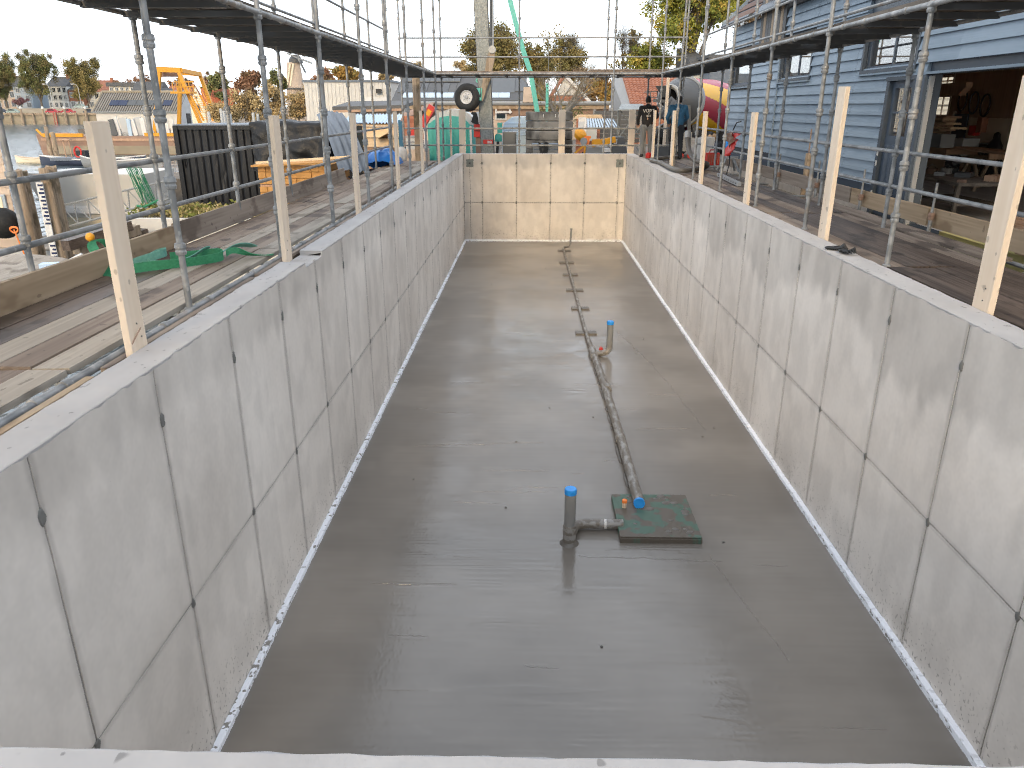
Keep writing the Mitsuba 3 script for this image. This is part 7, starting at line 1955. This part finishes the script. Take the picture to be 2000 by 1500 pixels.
t = thing('tile_roof_house', 'house with a broad orange pantile roof behind the two workers', 'house')
c1 = lambda x, y: (1080 + x / 5.357, 40 + y / 5.357)
e0, e1 = at(*c1(822, 908), y=42), at(1345, 209, y=42)
r0, r1 = at(*c1(722, 560), y=47), at(1345, 141, y=47)
def pan(u, v):
    b_ = e0 * (1 - u)[..., None] + e1 * u[..., None]
    t_ = r0 * (1 - u)[..., None] + r1 * u[..., None]
    p = b_ * (1 - v)[..., None] + t_ * v[..., None]
    p[..., 2] += 0.05 * np.abs(np.sin(u * np.pi * 17)) + 0.07 * (1 - np.mod(v * 15, 1.0))
    return p
m = MB()
rows_, cols_ = 15, 17
for r in range(rows_):
    for c in range(cols_):
        u0, u1 = c / cols_, (c + 1.04) / cols_
        uu = np.linspace(u0, min(u1, 1.01), 5)
        low, high = r / rows_ - 0.006, (r + 1) / rows_
        def pt(u, v, l):
            b_, t_ = e0 * (1 - u) + e1 * u, r0 * (1 - u) + r1 * u
            return b_ * (1 - v) + t_ * v + np.array([0, -0.5, 1.0]) * l
        hgt = 0.06 * np.sin(np.linspace(0, np.pi, 5)) + RNG.uniform(0, 0.012)
        vv = [pt(u, low, h + 0.07) for u, h in zip(uu, hgt)] + [pt(u, high, h + 0.03) for u, h in zip(uu, hgt)] + [pt(u, low, h + 0.02) for u, h in zip(uu, hgt)]
        m.add(vv, [[i, i + 1, i + 6, i + 5] for i in range(4)] + [[10 + i, 11 + i, i + 1, i] for i in range(4)])
rf = obj('roof', MB().hexa([e0, e1, r1, r0], [e0 + (0, 0.1, -0.1), e1 + (0, 0.1, -0.1), r1 + (0, 0.1, -0.1), r0 + (0, 0.1, -0.1)]), 'm_brick', t)
obj('roof_tile', m, 'm_roof_tile', rf, kind='stuff')
obj('gable_wall', MB().hexa([(e0[0] + 0.1, 42.2, -0.5), (e0[0] + 0.1, 46.9, -0.5), (r0[0] + 0.02, 47.1, r0[2] - 0.05), (e0[0] + 0.02, 42.1, e0[2] - 0.05)], [(e0[0] - 0.35, 42.6, -0.5), (e0[0] - 0.6, 47, -0.5), (r0[0] - 0.55, 47.3, r0[2] - 0.2), (e0[0] - 0.35, 42.5, e0[2] - 0.1)]), 'm_grey', t)
obj('front_wall', MB().box((e0[0], 42.5, -0.5), (e1[0], 46.5, e0[2] - 0.1)), 'm_brick', t)
t = thing('slate_building', 'dark blue grey clad building behind the mixer drum', 'building')
q = quad(1382, 1432, 140, 190, 52)
obj('wall', MB().box((q[0], 52, -0.5), (q[1] + 6, 60, q[3] + 0.8)), 'm_tarp_grey', t)
obj('roof_edge', MB().box((q[0] - 0.2, 51.8, q[3] + 0.8), (q[1] + 6, 60, q[3] + 1.0)), 'm_grey_dark', t)
t = thing('pale_house', 'pale blue white house end seen behind the mixer hopper', 'house')
q = quad(1352, 1378, 146, 190, 54)
obj('wall', MB().box((q[0], 54, -0.5), (q[1], 60, q[3])), 'm_house_grey', t)
obj('roof', MB().hexa([(q[0] - 0.2, 53.9, q[3]), (q[1] + 0.1, 53.9, q[3]), (q[1] + 0.1, 60, q[3] + 0.1), (q[0] - 0.2, 60, q[3] + 0.1)], [(q[0] - 0.2, 55, q[3] + 1.0), (q[1] + 0.1, 55, q[3] + 1.0), (q[1] + 0.1, 60, q[3] + 2), (q[0] - 0.2, 60, q[3] + 2)]), 'm_roof_dark', t)
qq = quad(1366, 1376, 152, 164, 53.9)
obj('window', MB().box((qq[0], 53.93, qq[2]), (qq[1], 53.99, qq[3])), 'm_glass_dark', t)

# trees behind the site
bush(962, 40, 215, 72, 138, 24000, 0.10, OLIVE, 151, 'broad olive brown tree behind the steel mast', crown_lo=0.2, clumps=90, twig_n=900, trunk_r=0.35, dense=1.15, **tree_kw)
bush(905, 105, 215, 80, 52, 5000, 0.10, STRAW, 52, 'small pale tree left of the broad olive brown tree', crown_lo=0.15, clumps=22, twig_n=250, **tree_kw)
bush(820, 118, 215, 85, 60, 2500, 0.14, STRAW, 53, 'pale feathery tree above the left end of the dark roof', crown_lo=0.15, clumps=24, twig_n=250, **tree_kw)
bush(1062, 84, 215, 74, 84, 10000, 0.10, OLIVE, 54, 'olive tree right of the crane boom', crown_lo=0.2, clumps=60, twig_n=700, dense=1.1, **tree_kw)
bush(1108, 62, 215, 70, 104, 7500, 0.10, OLIVE, 55, 'half bare twiggy tree behind the white gable', crown_lo=0.25, clumps=60, twig_n=1600, dense=1.0, **tree_kw)
bush(1150, 120, 215, 64, 96, 3500, 0.10, RUST, 56, 'bare brown tree right of the half bare twiggy tree', crown_lo=0.1, clumps=26, twig_n=1300, **tree_kw)
bush(1218, 50, 215, 66, 70, 1000, 0.11, OLIVE, 57, 'thin sparse young tree standing before the open sky', crown_lo=0.3, clumps=30, twig_n=900, trunk_r=0.1, dense=0.8, **tree_kw)
bush(1262, 66, 215, 62, 108, 7500, 0.10, YELLOWG, 58, 'loose yellow green tree left of the tallest tree', crown_lo=0.25, clumps=64, twig_n=600, dense=1.0, **tree_kw)
bush(1350, -100, 215, 58, 215, 24000, 0.10, YELLOWG, 59, 'tallest yellow green tree rising out of the top of the picture', crown_lo=0.22, clumps=130, twig_n=2600, trunk_r=0.4, dense=0.70, levels=3, **tree_kw)
bush(1455, -20, 215, 66, 110, 2600, 0.13, RUST, 60, 'reddish thin tree behind the roof of the blue house', crown_lo=0.2, clumps=36, twig_n=1200, dense=0.9, **tree_kw)
bush(1185, 158, 212, 50, 68, 5200, 0.10, AUT, 61, 'orange brown autumn hedge left of the pantile roof', name='autumn_hedge', cat='hedge', crown_lo=0.03, clumps=44, twig_n=200, trunk_r=0.06, dense=1.3)
bush(1040, 165, 212, 52, 60, 3200, 0.10, OLIVE, 62, 'olive shrub behind the crane boom foot', crown_lo=0.03, clumps=30, twig_n=300, trunk_r=0.06, dense=1.2)
rng = np.random.default_rng(77)
t = thing('pollard_tree', 'bare multi stemmed pale pollard tree behind the concrete rings', 'tree')
m, tw = MB(), MB()
b0 = at(1090, 235, y=40)
tips = []
for kk in range(15):
    px, py = rng.uniform(1036, 1172), rng.uniform(140, 185)
    e = at(px, py, y=40 + rng.uniform(-1, 1.2))
    s0 = b0 + np.array([rng.uniform(-0.5, 0.5), rng.uniform(-0.2, 0.2), -0.3])
    mid = (s0 + e) / 2 + np.array([rng.normal(0, 0.12), rng.normal(0, 0.1), 0.15 - 0.10 * abs(px - 1095) / 60])
    pp = CubicSpline([0, 0.5, 1], np.array([s0, mid, e]))(np.linspace(0, 1, 8))
    m.path(pp, np.linspace(0.075, 0.012, 8) * rng.uniform(0.7, 1.3), 6)
    tips += [pp[j] for j in range(3, 8)]
tips = np.array(tips)
kx = rng.integers(0, len(tips), 420)
q, d2 = twigs(tw, tips[kx], rng.normal(0, 0.7, (420, 3)) + (tips[kx] - b0) * 0.6 + (0, 0, 0.3), 0.75, 0.022, 1, rng, (0.24, 0.20, 0.14))
k2 = rng.integers(0, 420, 700)
twigs(tw, q[k2], d2[k2] + rng.normal(0, 0.5, (700, 3)), 0.45, 0.014, 1, rng, (0.24, 0.20, 0.14))
obj('stems', m, 'm_roof_corr', t, 50)
obj('twigs', tw, 'm_leaf', t, kind='stuff')
v, f, c = leaf_cloud(b0 + np.array([(-0.9, 0, 0.3), (-0.3, 0.2, 0.4), (0.5, 0.2, 0.35), (1.0, 0, 0.2)]), (0.35, 0.2, 0.35), 900, 0.05, GREEN, rng)
obj('base_leaves', MB().add(v, f, c), 'm_leaf', t, kind='stuff')

# ------------------------------------------------------------------ the concrete mixer truck
t = thing('mixer_truck', 'concrete mixer truck with a red and yellow striped drum backed up to the pool', 'truck')
D0, D1 = at(1306, 192, y=29.6), at(1396, 220, y=32.6)
ax = D1 - D0
DL = np.linalg.norm(ax)
ax /= DL
prof = [(0.40, -0.05), (0.46, 0.0), (0.52, 0.12), (0.66, 0.45), (0.80, 0.80), (0.86, 0.98)]
obj('drum_mouth', MB().lathe(prof, D0, ax, 36), 'm_grey_dark', t, 40)
obj('mouth_ring', MB().lathe([(0.33, 0.0), (0.40, -0.06), (0.48, -0.05), (0.485, 0.02)], D0, ax, 30), 'm_grey_light', t, 40)
obj('mouth_dark', MB().lathe([(0.39, 0.03), (0.0, 0.5)], D0, ax, 24), 'm_black', t, 40)
obj('track_ring', MB().lathe([(0.86, 0.96), (0.92, 0.97), (0.93, 1.06), (0.87, 1.07)], D0, ax, 40), 'm_grey', t, 40)
rs, hs_ = [], []
for h in np.linspace(1.07, DL + 2.2, 90):
    f = (h - 1.07) / (DL + 2.2 - 1.07)
    rs.append(np.interp(f, [0, 0.42, 0.62, 0.85, 1], [0.87, 1.14, 1.15, 0.86, 0.5]))
    hs_.append(h)
nd = 180
sv = np.cross(ax, (0, 0, 1.0))
sv /= np.linalg.norm(sv)
uv_ = np.cross(sv, ax)
vv, cc = [], []
for r, h in zip(rs, hs_):
    for j in range(nd):
        a = 2 * math.pi * j / nd
        vv.append(D0 + ax * h + r * (math.cos(a) * uv_ + math.sin(a) * sv))
        deg = (j * 360.0 / nd) - 9.0 * (h - 1.07)
        band = int(math.floor(((deg + 8) % 360) / 40.0))
        cc.append((0.30, 0.018, 0.045) if band % 2 == 0 else (0.66, 0.36, 0.012))
ff = [[i * nd + j, i * nd + (j + 1) % nd, (i + 1) * nd + (j + 1) % nd, (i + 1) * nd + j] for i in range(89) for j in range(nd)]
obj('drum', MB().add(vv, ff, np.array(cc)), 'm_vgloss', t, True)
a = at(1290, 168, y=29.2)
hop = obj('hopper', MB().hexa([at(1280, 168, y=29.0), at(1312, 166, y=29.0), at(1312, 166, y=29.9), at(1280, 168, y=29.9)], [at(1294, 190, y=29.2), at(1308, 190, y=29.2), at(1308, 190, y=29.6), at(1294, 190, y=29.6)]), 'm_grey_dark', t)
obj('chute', MB().bar(at(1318, 197, y=29.0), at(1294, 230, y=28.4), 0.42, 0.10, up=(0.3, -1, 0.4)).bar(at(1312, 196, y=28.9), at(1290, 228, y=28.3), 0.04, 0.2).bar(at(1326, 198, y=28.9), at(1304, 232, y=28.3), 0.04, 0.2), 'm_grey_dark', t)
obj('rear_frame', MB().bar(at(1276, 196, y=29.1), at(1330, 200, y=29.1), 0.10).bar(at(1300, 196, y=29.1), at(1302, 290, y=29.1), 0.12).bar(at(1345, 205, y=29.4), at(1346, 290, y=29.4), 0.12).bar(at(1284, 204, y=29.1), at(1316, 230, y=29.1), 0.08), 'm_grey_dark', t)
obj('ladder', MB().bar(at(1270, 180, y=29.3), at(1272, 205, y=29.3), 0.03).bar(at(1284, 178, y=29.3), at(1286, 205, y=29.3), 0.03).bar(at(1258, 180, y=29.3), at(1287, 178, y=29.3), 0.03).bar(at(1264, 190, y=29.3), at(1286, 190, y=29.3), 0.03), 'm_grey_dark', t)
obj('hydraulic_hose', MB().path([at(1332, 142, y=29.3), at(1338, 150, y=29.3), at(1330, 160, y=29.3), at(1332, 182, y=29.3)], 0.035, 6).path([at(1325, 152, y=29.3), at(1336, 146, y=29.3), at(1342, 140, y=29.3)], 0.05, 6), 'm_black', t, True)
axh = np.array([ax[0], ax[1], 0]) / math.hypot(ax[0], ax[1])
sdh = np.array([axh[1], -axh[0], 0])
G0 = np.array([D0[0], D0[1], 0.0])
obj('chassis', MB().bar(G0 + axh * 0.4 + (0, 0, 0.45), G0 + axh * 8.2 + (0, 0, 0.45), 1.0, 0.26), 'm_black', t)
obj('drum_support', MB().bar(G0 + axh * 1.3 + sdh * 0.5 + (0, 0, 0.5), G0 + axh * 1.2 + sdh * 0.4 + (0, 0, 1.0), 0.2).bar(G0 + axh * 1.3 - sdh * 0.5 + (0, 0, 0.5), G0 + axh * 1.2 - sdh * 0.4 + (0, 0, 1.0), 0.2), 'm_grey_dark', t)
obj('rear_panel', MB().box(at(1312, 290, y=29.5) - (0, 0, 0.1), at(1352, 258, y=29.5) + (0, 0.08, 0)), 'm_grey', t)
for px in (1329, 1348):
    p = at(px, 304, y=29.3)
    k = obj('rear_light', MB().tube(p + (0, -0.04, 0), p + (0, 0.05, 0), 0.11, n=12), 'm_red', t, 40)
    obj('lens', MB().tube(p + (0, -0.05, 0), p + (0, -0.041, 0), 0.05, n=10), 'm_white', k)
for xx in (-0.95, 0.95):
    for yy in (1.5, 2.9, 6.8):
        c_ = G0 + axh * yy + sdh * xx + (0, 0, 0.05)
        w = obj('wheel', MB().lathe([(0.28, -0.15), (0.45, -0.16), (0.5, -0.1), (0.5, 0.1), (0.45, 0.16), (0.28, 0.15)], c_, sdh, 20), 'm_rubber', t, 40)
        obj('rim', MB().lathe([(0.28, -0.12), (0.12, -0.05), (0.0, -0.05)], c_, -sdh, 14), 'm_grey_light', w, 40)
obj('mud_guard', MB().path([G0 + axh * q_ - sdh * 0.9 + (0, 0, z_) for q_, z_ in ((0.8, 0.3), (0.95, 0.6), (1.5, 0.72), (2.2, 0.66))], 0.12, 6), 'm_grey_dark', t)
obj('cab', MB().bar(G0 + axh * 6.3 + (0, 0, 1.3), G0 + axh * 8.3 + (0, 0, 1.3), 2.3, 2.1), 'm_car_red', t)
# loose timber prop beside the hopper, hand tools at the workers' feet
single('timber_prop', MB().box((at(1297, 285, y=27.0)[0] - 0.045, 27.0, at(1297, 286, y=27.0)[2]), (at(1297, 285, y=27.0)[0] + 0.045, 27.07, at(1297, 150, y=27.0)[2])), 'm_new_wood_z', 'tall pale timber upright between the two workers', 'post')
single('hose_rest', MB().box((at(1280, 290, y=27.1)[0], 27.0, -0.45), (at(1322, 290, y=27.1)[0], 27.3, at(1297, 286, y=27.0)[2])), 'm_grey_dark', 'dark steel rest block under the tall pale timber upright', 'block')
t = thing('fire_extinguisher', 'red gas bottle standing behind the fourth right timber post', 'bottle')
p = at(1271, 304, y=24.6)
obj('bottle', MB().lathe([(0, 0), (0.09, 0.0), (0.1, 0.05), (0.1, 0.42), (0.06, 0.52), (0.025, 0.55), (0.025, 0.62), (0, 0.62)], (p[0], 24.6, 0.0), n=14), 'm_red', t, 40)
obj('label_band', MB().lathe([(0.1015, 0.30), (0.1015, 0.34)], (p[0], 24.6, 0.0), n=14), 'm_white', t)
a = at(1257, 303, y=24.0)
single('red_tin', MB().lathe([(0, 0), (0.09, 0), (0.095, 0.12), (0.07, 0.15), (0, 0.16)], (a[0] + 0.02, 23.1, 0.0), n=12), 'm_red', 'small red tin on the walkway at the feet of the worker in black', 'tin', smooth=40)
# ------------------------------------------------------------------ people
def smooth_body(bones, extra=(), edge=0.035, it=8):
    parts = []
    for (p, r), (q, s) in bones:
        a = m3.Manifold.sphere(r, 14).translate(tuple(p))
        b = m3.Manifold.sphere(s, 14).translate(tuple(q))
        parts.append(m3.Manifold.batch_hull([a, b]))
    parts += list(extra)
    m = m3.Manifold.batch_boolean(parts, m3.OpType.Add).refine_to_length(edge).to_mesh()
    tm = trimesh.Trimesh(m.vert_properties[:, :3], m.tri_verts, process=True)
    trimesh.smoothing.filter_taubin(tm, iterations=it)
    return tm.vertices, tm.faces


def ellipsoid(c, r, n=18):
    return m3.Manifold.sphere(1.0, n).scale(tuple(r)).translate(tuple(c))


def person(label, pos, yaw, J, mats, hair, logo=None, beanie=False, scale=1.0):
    """J: joints in the body's own frame (x to its right hand side seen from behind, y forward, z up from the ground)"""
    t = thing('person', label, 'person')
    Rm = rotz(yaw)
    W = lambda v: (np.asarray(v, float) * scale) @ Rm.T + np.asarray(pos, float)
    def put(name, vf, mat, parent=t, sm=True, label=None):
        return obj(name, (W(vf[0]), vf[1]), mat, parent, sm, label)
    j = {k: np.array(v, float) for k, v in J.items()}
    def hand(wr, el, thumb):
        d = (wr - el) / np.linalg.norm(wr - el)
        s = np.cross(d, (0, 0, 1.0))
        s /= np.linalg.norm(s) + 1e-9
        u = np.cross(s, d)
        b = [((wr, 0.028), (wr + d * 0.045, 0.032)), ((wr + d * 0.045 + s * 0.022, 0.018), (wr + d * 0.09 + s * 0.028, 0.014)), ((wr + d * 0.045 - s * 0.022, 0.018), (wr + d * 0.09 - s * 0.028, 0.014)), ((wr + d * 0.06, 0.02), (wr + d * 0.09, 0.016))]
        for i, l in enumerate((0.055, 0.07, 0.066, 0.05)):
            o = s * (0.033 - 0.022 * i)
            k0 = wr + d * 0.088 + o
            k1 = k0 + d * l * 0.55 - u * 0.018
            k2 = k1 + d * l * 0.30 - u * 0.030
            b += [((k0, 0.0105), (k1, 0.0095)), ((k1, 0.0095), (k2, 0.008))]
        th = wr + d * 0.035 + s * thumb * 0.03
        b += [((th, 0.013), (th + d * 0.04 + s * thumb * 0.022, 0.011)), ((th + d * 0.04 + s * thumb * 0.022, 0.011), (th + d * 0.065 + s * thumb * 0.018 - u * 0.02, 0.0095))]
        return b
    hd = j['head']
    body = [((j['neck'], 0.058), (hd - (0, 0.0, 0.06), 0.052)), ((j['chest'], 0.115), (j['neck'], 0.06)), ((j['chest'], 0.12), (j['pelvis'], 0.11))]
    for s in 'lr':
        body += [((j['sh' + s], 0.05), (j['el' + s], 0.038)), ((j['el' + s], 0.038), (j['wr' + s], 0.026)), ((j['hip' + s], 0.075), (j['kn' + s], 0.05)), ((j['kn' + s], 0.05), (j['an' + s], 0.034)), ((j['neck'], 0.05), (j['sh' + s], 0.05)), ((j['pelvis'], 0.09), (j['hip' + s], 0.08))]
        body += hand(j['wr' + s], j['el' + s], 1 if s == 'l' else -1)
        body += [((j['an' + s], 0.034), (j['an' + s] + (0, 0.12, -0.045), 0.03))]
    f = np.array(J.get('face', (0, 1, 0)), float)
    f /= np.linalg.norm(f)
    sd = np.cross(f, (0, 0, 1.0))
    ex = [ellipsoid(hd, (0.074, 0.09, 0.108)), ellipsoid(hd + f * 0.09 - (0, 0, 0.012), (0.016, 0.02, 0.026)), ellipsoid(hd + f * 0.055 - (0, 0, 0.07), (0.045, 0.04, 0.038))]
    for q in (-1, 1):
        ex.append(ellipsoid(hd + sd * q * 0.077 - (0, 0, 0.01), (0.012, 0.02, 0.032)))
    put('body', smooth_body(body, ex, 0.016, 6), 'm_skin')
    for q in (-1, 1):
        put('eye', smooth_body([], [ellipsoid(hd + f * 0.078 + sd * q * 0.03 + (0, 0, 0.008), (0.011, 0.011, 0.008))], 0.01, 0), 'm_white')
    put('mouth', smooth_body([], [ellipsoid(hd + f * 0.088 - (0, 0, 0.055), (0.024, 0.008, 0.006))], 0.01, 0), 'm_brick')
    hcut = ellipsoid(hd + (0, 0, 0.012) - f * 0.008, (0.084, 0.1, 0.118)) - m3.Manifold.cube((0.4, 0.4, 0.4), True).translate(tuple(hd + f * 0.235 - (0, 0, 0.03))) - m3.Manifold.cube((0.4, 0.4, 0.2), True).translate(tuple(hd - (0, 0, 0.165)))
    hm = hcut.refine_to_length(0.018).to_mesh()
    hv = np.array(hm.vert_properties[:, :3])
    hv += (meshkit.noise(hv * 70)[:, None] - 0.5) * 0.014
    put('hair', (hv, hm.tri_verts), hair)
    # clothing follows the body, a little larger
    top = [((j['chest'] + (0, 0, 0.06), 0.125), (j['belly'], 0.128)), ((j['belly'], 0.128), (j['pelvis'] + (0, 0, 0.0), 0.135)), ((j['neck'] - (0, 0, 0.02), 0.068), (j['chest'] + (0, 0, 0.08), 0.10))]
    for s in 'lr':
        q = 1 if s == 'r' else -1
        top += [((j['sh' + s], 0.078), (j['chest'] + (0.06 * q, 0, -0.02), 0.12)), ((j['chest'] + (0.06 * q, 0, -0.02), 0.12), (j['pelvis'] + (0.05 * q, 0, 0.0), 0.115)), ((j['neck'] - (0, 0, 0.02), 0.06), (j['sh' + s], 0.068)), ((j['sh' + s], 0.07), (j['el' + s], 0.055)), ((j['el' + s], 0.055), (j['wr' + s], 0.04))]
    v, fc = smooth_body(top, [ellipsoid(j['neck'] - f * 0.06 - (0, 0, 0.01), (0.10, 0.07, 0.06))], 0.022, 10)
    v = v + (meshkit.fbm(v * 9, 3)[:, None] - 0.5) * 0.022 * np.array([1, 1, 0.3])
    tp = put('hoodie', (v, fc), mats[0])
    legs = [((j['pelvis'] - (0.05, 0, 0.02), 0.125), (j['pelvis'] + (0.05, 0, -0.02), 0.125))]
    for s in 'lr':
        legs += [((j['pelvis'], 0.11), (j['hip' + s], 0.105)), ((j['hip' + s], 0.105), (j['kn' + s], 0.072)), ((j['kn' + s], 0.072), (j['an' + s] + (0, 0, 0.03), 0.058))]
    v, fc = smooth_body(legs, [], 0.022, 10)
    v = v + (meshkit.fbm(v * 10 + 4, 3)[:, None] - 0.5) * 0.022
    put('trousers', (v, fc), mats[1])
    for s in 'lr':
        sh_ = smooth_body([((j['an' + s] + (0, -0.02, -0.03), 0.052), (j['an' + s] + (0, 0.16, -0.055), 0.042)), ((j['an' + s] + (0, 0, 0.03), 0.05), (j['an' + s] + (0, -0.02, -0.03), 0.052))], [], 0.02, 6)
        put('shoe', sh_, mats[2])
    if logo:
        for txt, hgt, dz, bold in logo:
            lm = meshkit.text_mesh(txt, hgt, 0.006, bold) if txt else trimesh.creation.box((0.19 - 3 * abs(dz + 0.05), 0.012, 0.006)).subdivide().subdivide()
            lv = np.array(lm.vertices)
            lv[:, 0] -= (lv[:, 0].min() + lv[:, 0].max()) / 2
            px_ = lv[:, 0].copy()
            yb = -0.176 + 0.25 * px_ ** 2
            w = np.stack([px_, yb - lv[:, 2], j['chest'][2] + dz + lv[:, 1]], 1) + np.array([0, j['chest'][1], 0])
            put('lettering' if txt else 'print_line', (w, lm.faces), 'm_white', tp, False)
    return t


STAND = dict(head=(0.0, 0.05, 1.63), neck=(0, 0.01, 1.47), chest=(0, 0, 1.25), belly=(0, 0.01, 1.08), pelvis=(0, 0, 0.93),
             shl=(-0.19, 0, 1.41), shr=(0.19, 0, 1.41), ell=(-0.27, 0.05, 1.13), elr=(0.30, 0.12, 1.17), wrl=(-0.24, 0.26, 0.96), wrr=(0.20, 0.33, 1.06),
             hipl=(-0.10, 0, 0.88), hipr=(0.10, 0, 0.88), knl=(-0.12, 0.03, 0.48), knr=(0.12, 0.05, 0.48), anl=(-0.13, -0.02, 0.09), anr=(0.14, 0.0, 0.09), face=(0.1, 1, -0.15))
person('worker in a black hoodie with white back print and grey trousers, seen from behind', (3.43, 23.65, -0.02), 0.0, STAND, ('m_hoodie_black', 'm_trousers_grey', 'm_black'), 'm_hair_dark', logo=[('VOPT', 0.092, 0.045, True), ('', 0.02, 0.0, False), ('', 0.02, -0.035, False), ('', 0.02, -0.07, False)], scale=0.985)
S2 = dict(STAND)
S2.update(head=(0.02, 0.10, 1.60), neck=(0, 0.04, 1.45), elr=(0.27, 0.10, 1.14), wrr=(0.16, 0.30, 1.02), ell=(-0.28, 0.06, 1.14), wrl=(-0.24, 0.27, 1.0), face=(0.25, 1, -0.25))
person('worker in a blue hooded top and dark trousers standing at the mixer chute', (4.15, 22.75, -0.02), -0.15, S2, ('m_hoodie_blue', 'm_trousers_dark', 'm_black'), 'm_hair_dark')
CR = dict(head=(0.0, 0.14, 0.86), neck=(0, 0.08, 0.71), chest=(0, 0.0, 0.54), belly=(0, -0.03, 0.40), pelvis=(0, -0.05, 0.27), shl=(-0.18, 0.03, 0.66), shr=(0.18, 0.03, 0.66), ell=(-0.25, 0.16, 0.47), elr=(0.25, 0.16, 0.47),
          wrl=(-0.14, 0.36, 0.42), wrr=(0.14, 0.36, 0.42), hipl=(-0.1, -0.03, 0.26), hipr=(0.1, -0.03, 0.26), knl=(-0.16, 0.33, 0.40), knr=(0.16, 0.33, 0.40), anl=(-0.14, 0.05, 0.08), anr=(0.14, 0.05, 0.08), face=(0, 1, -0.3))
c = at(1387, 277, y=26.6)
person('fair haired worker in a navy top crouching with his back to the pool', (c[0], 26.6, -0.45), 0.0, CR, ('m_navy', 'm_trousers_dark', 'm_black'), 'm_hair_fair')
person('second fair haired worker in dark clothes crouching close behind the navy one', (c[0] + 0.36, 27.4, -0.45), 0.2, CR, ('m_hoodie_black', 'm_trousers_dark', 'm_black'), 'm_hair_fair')
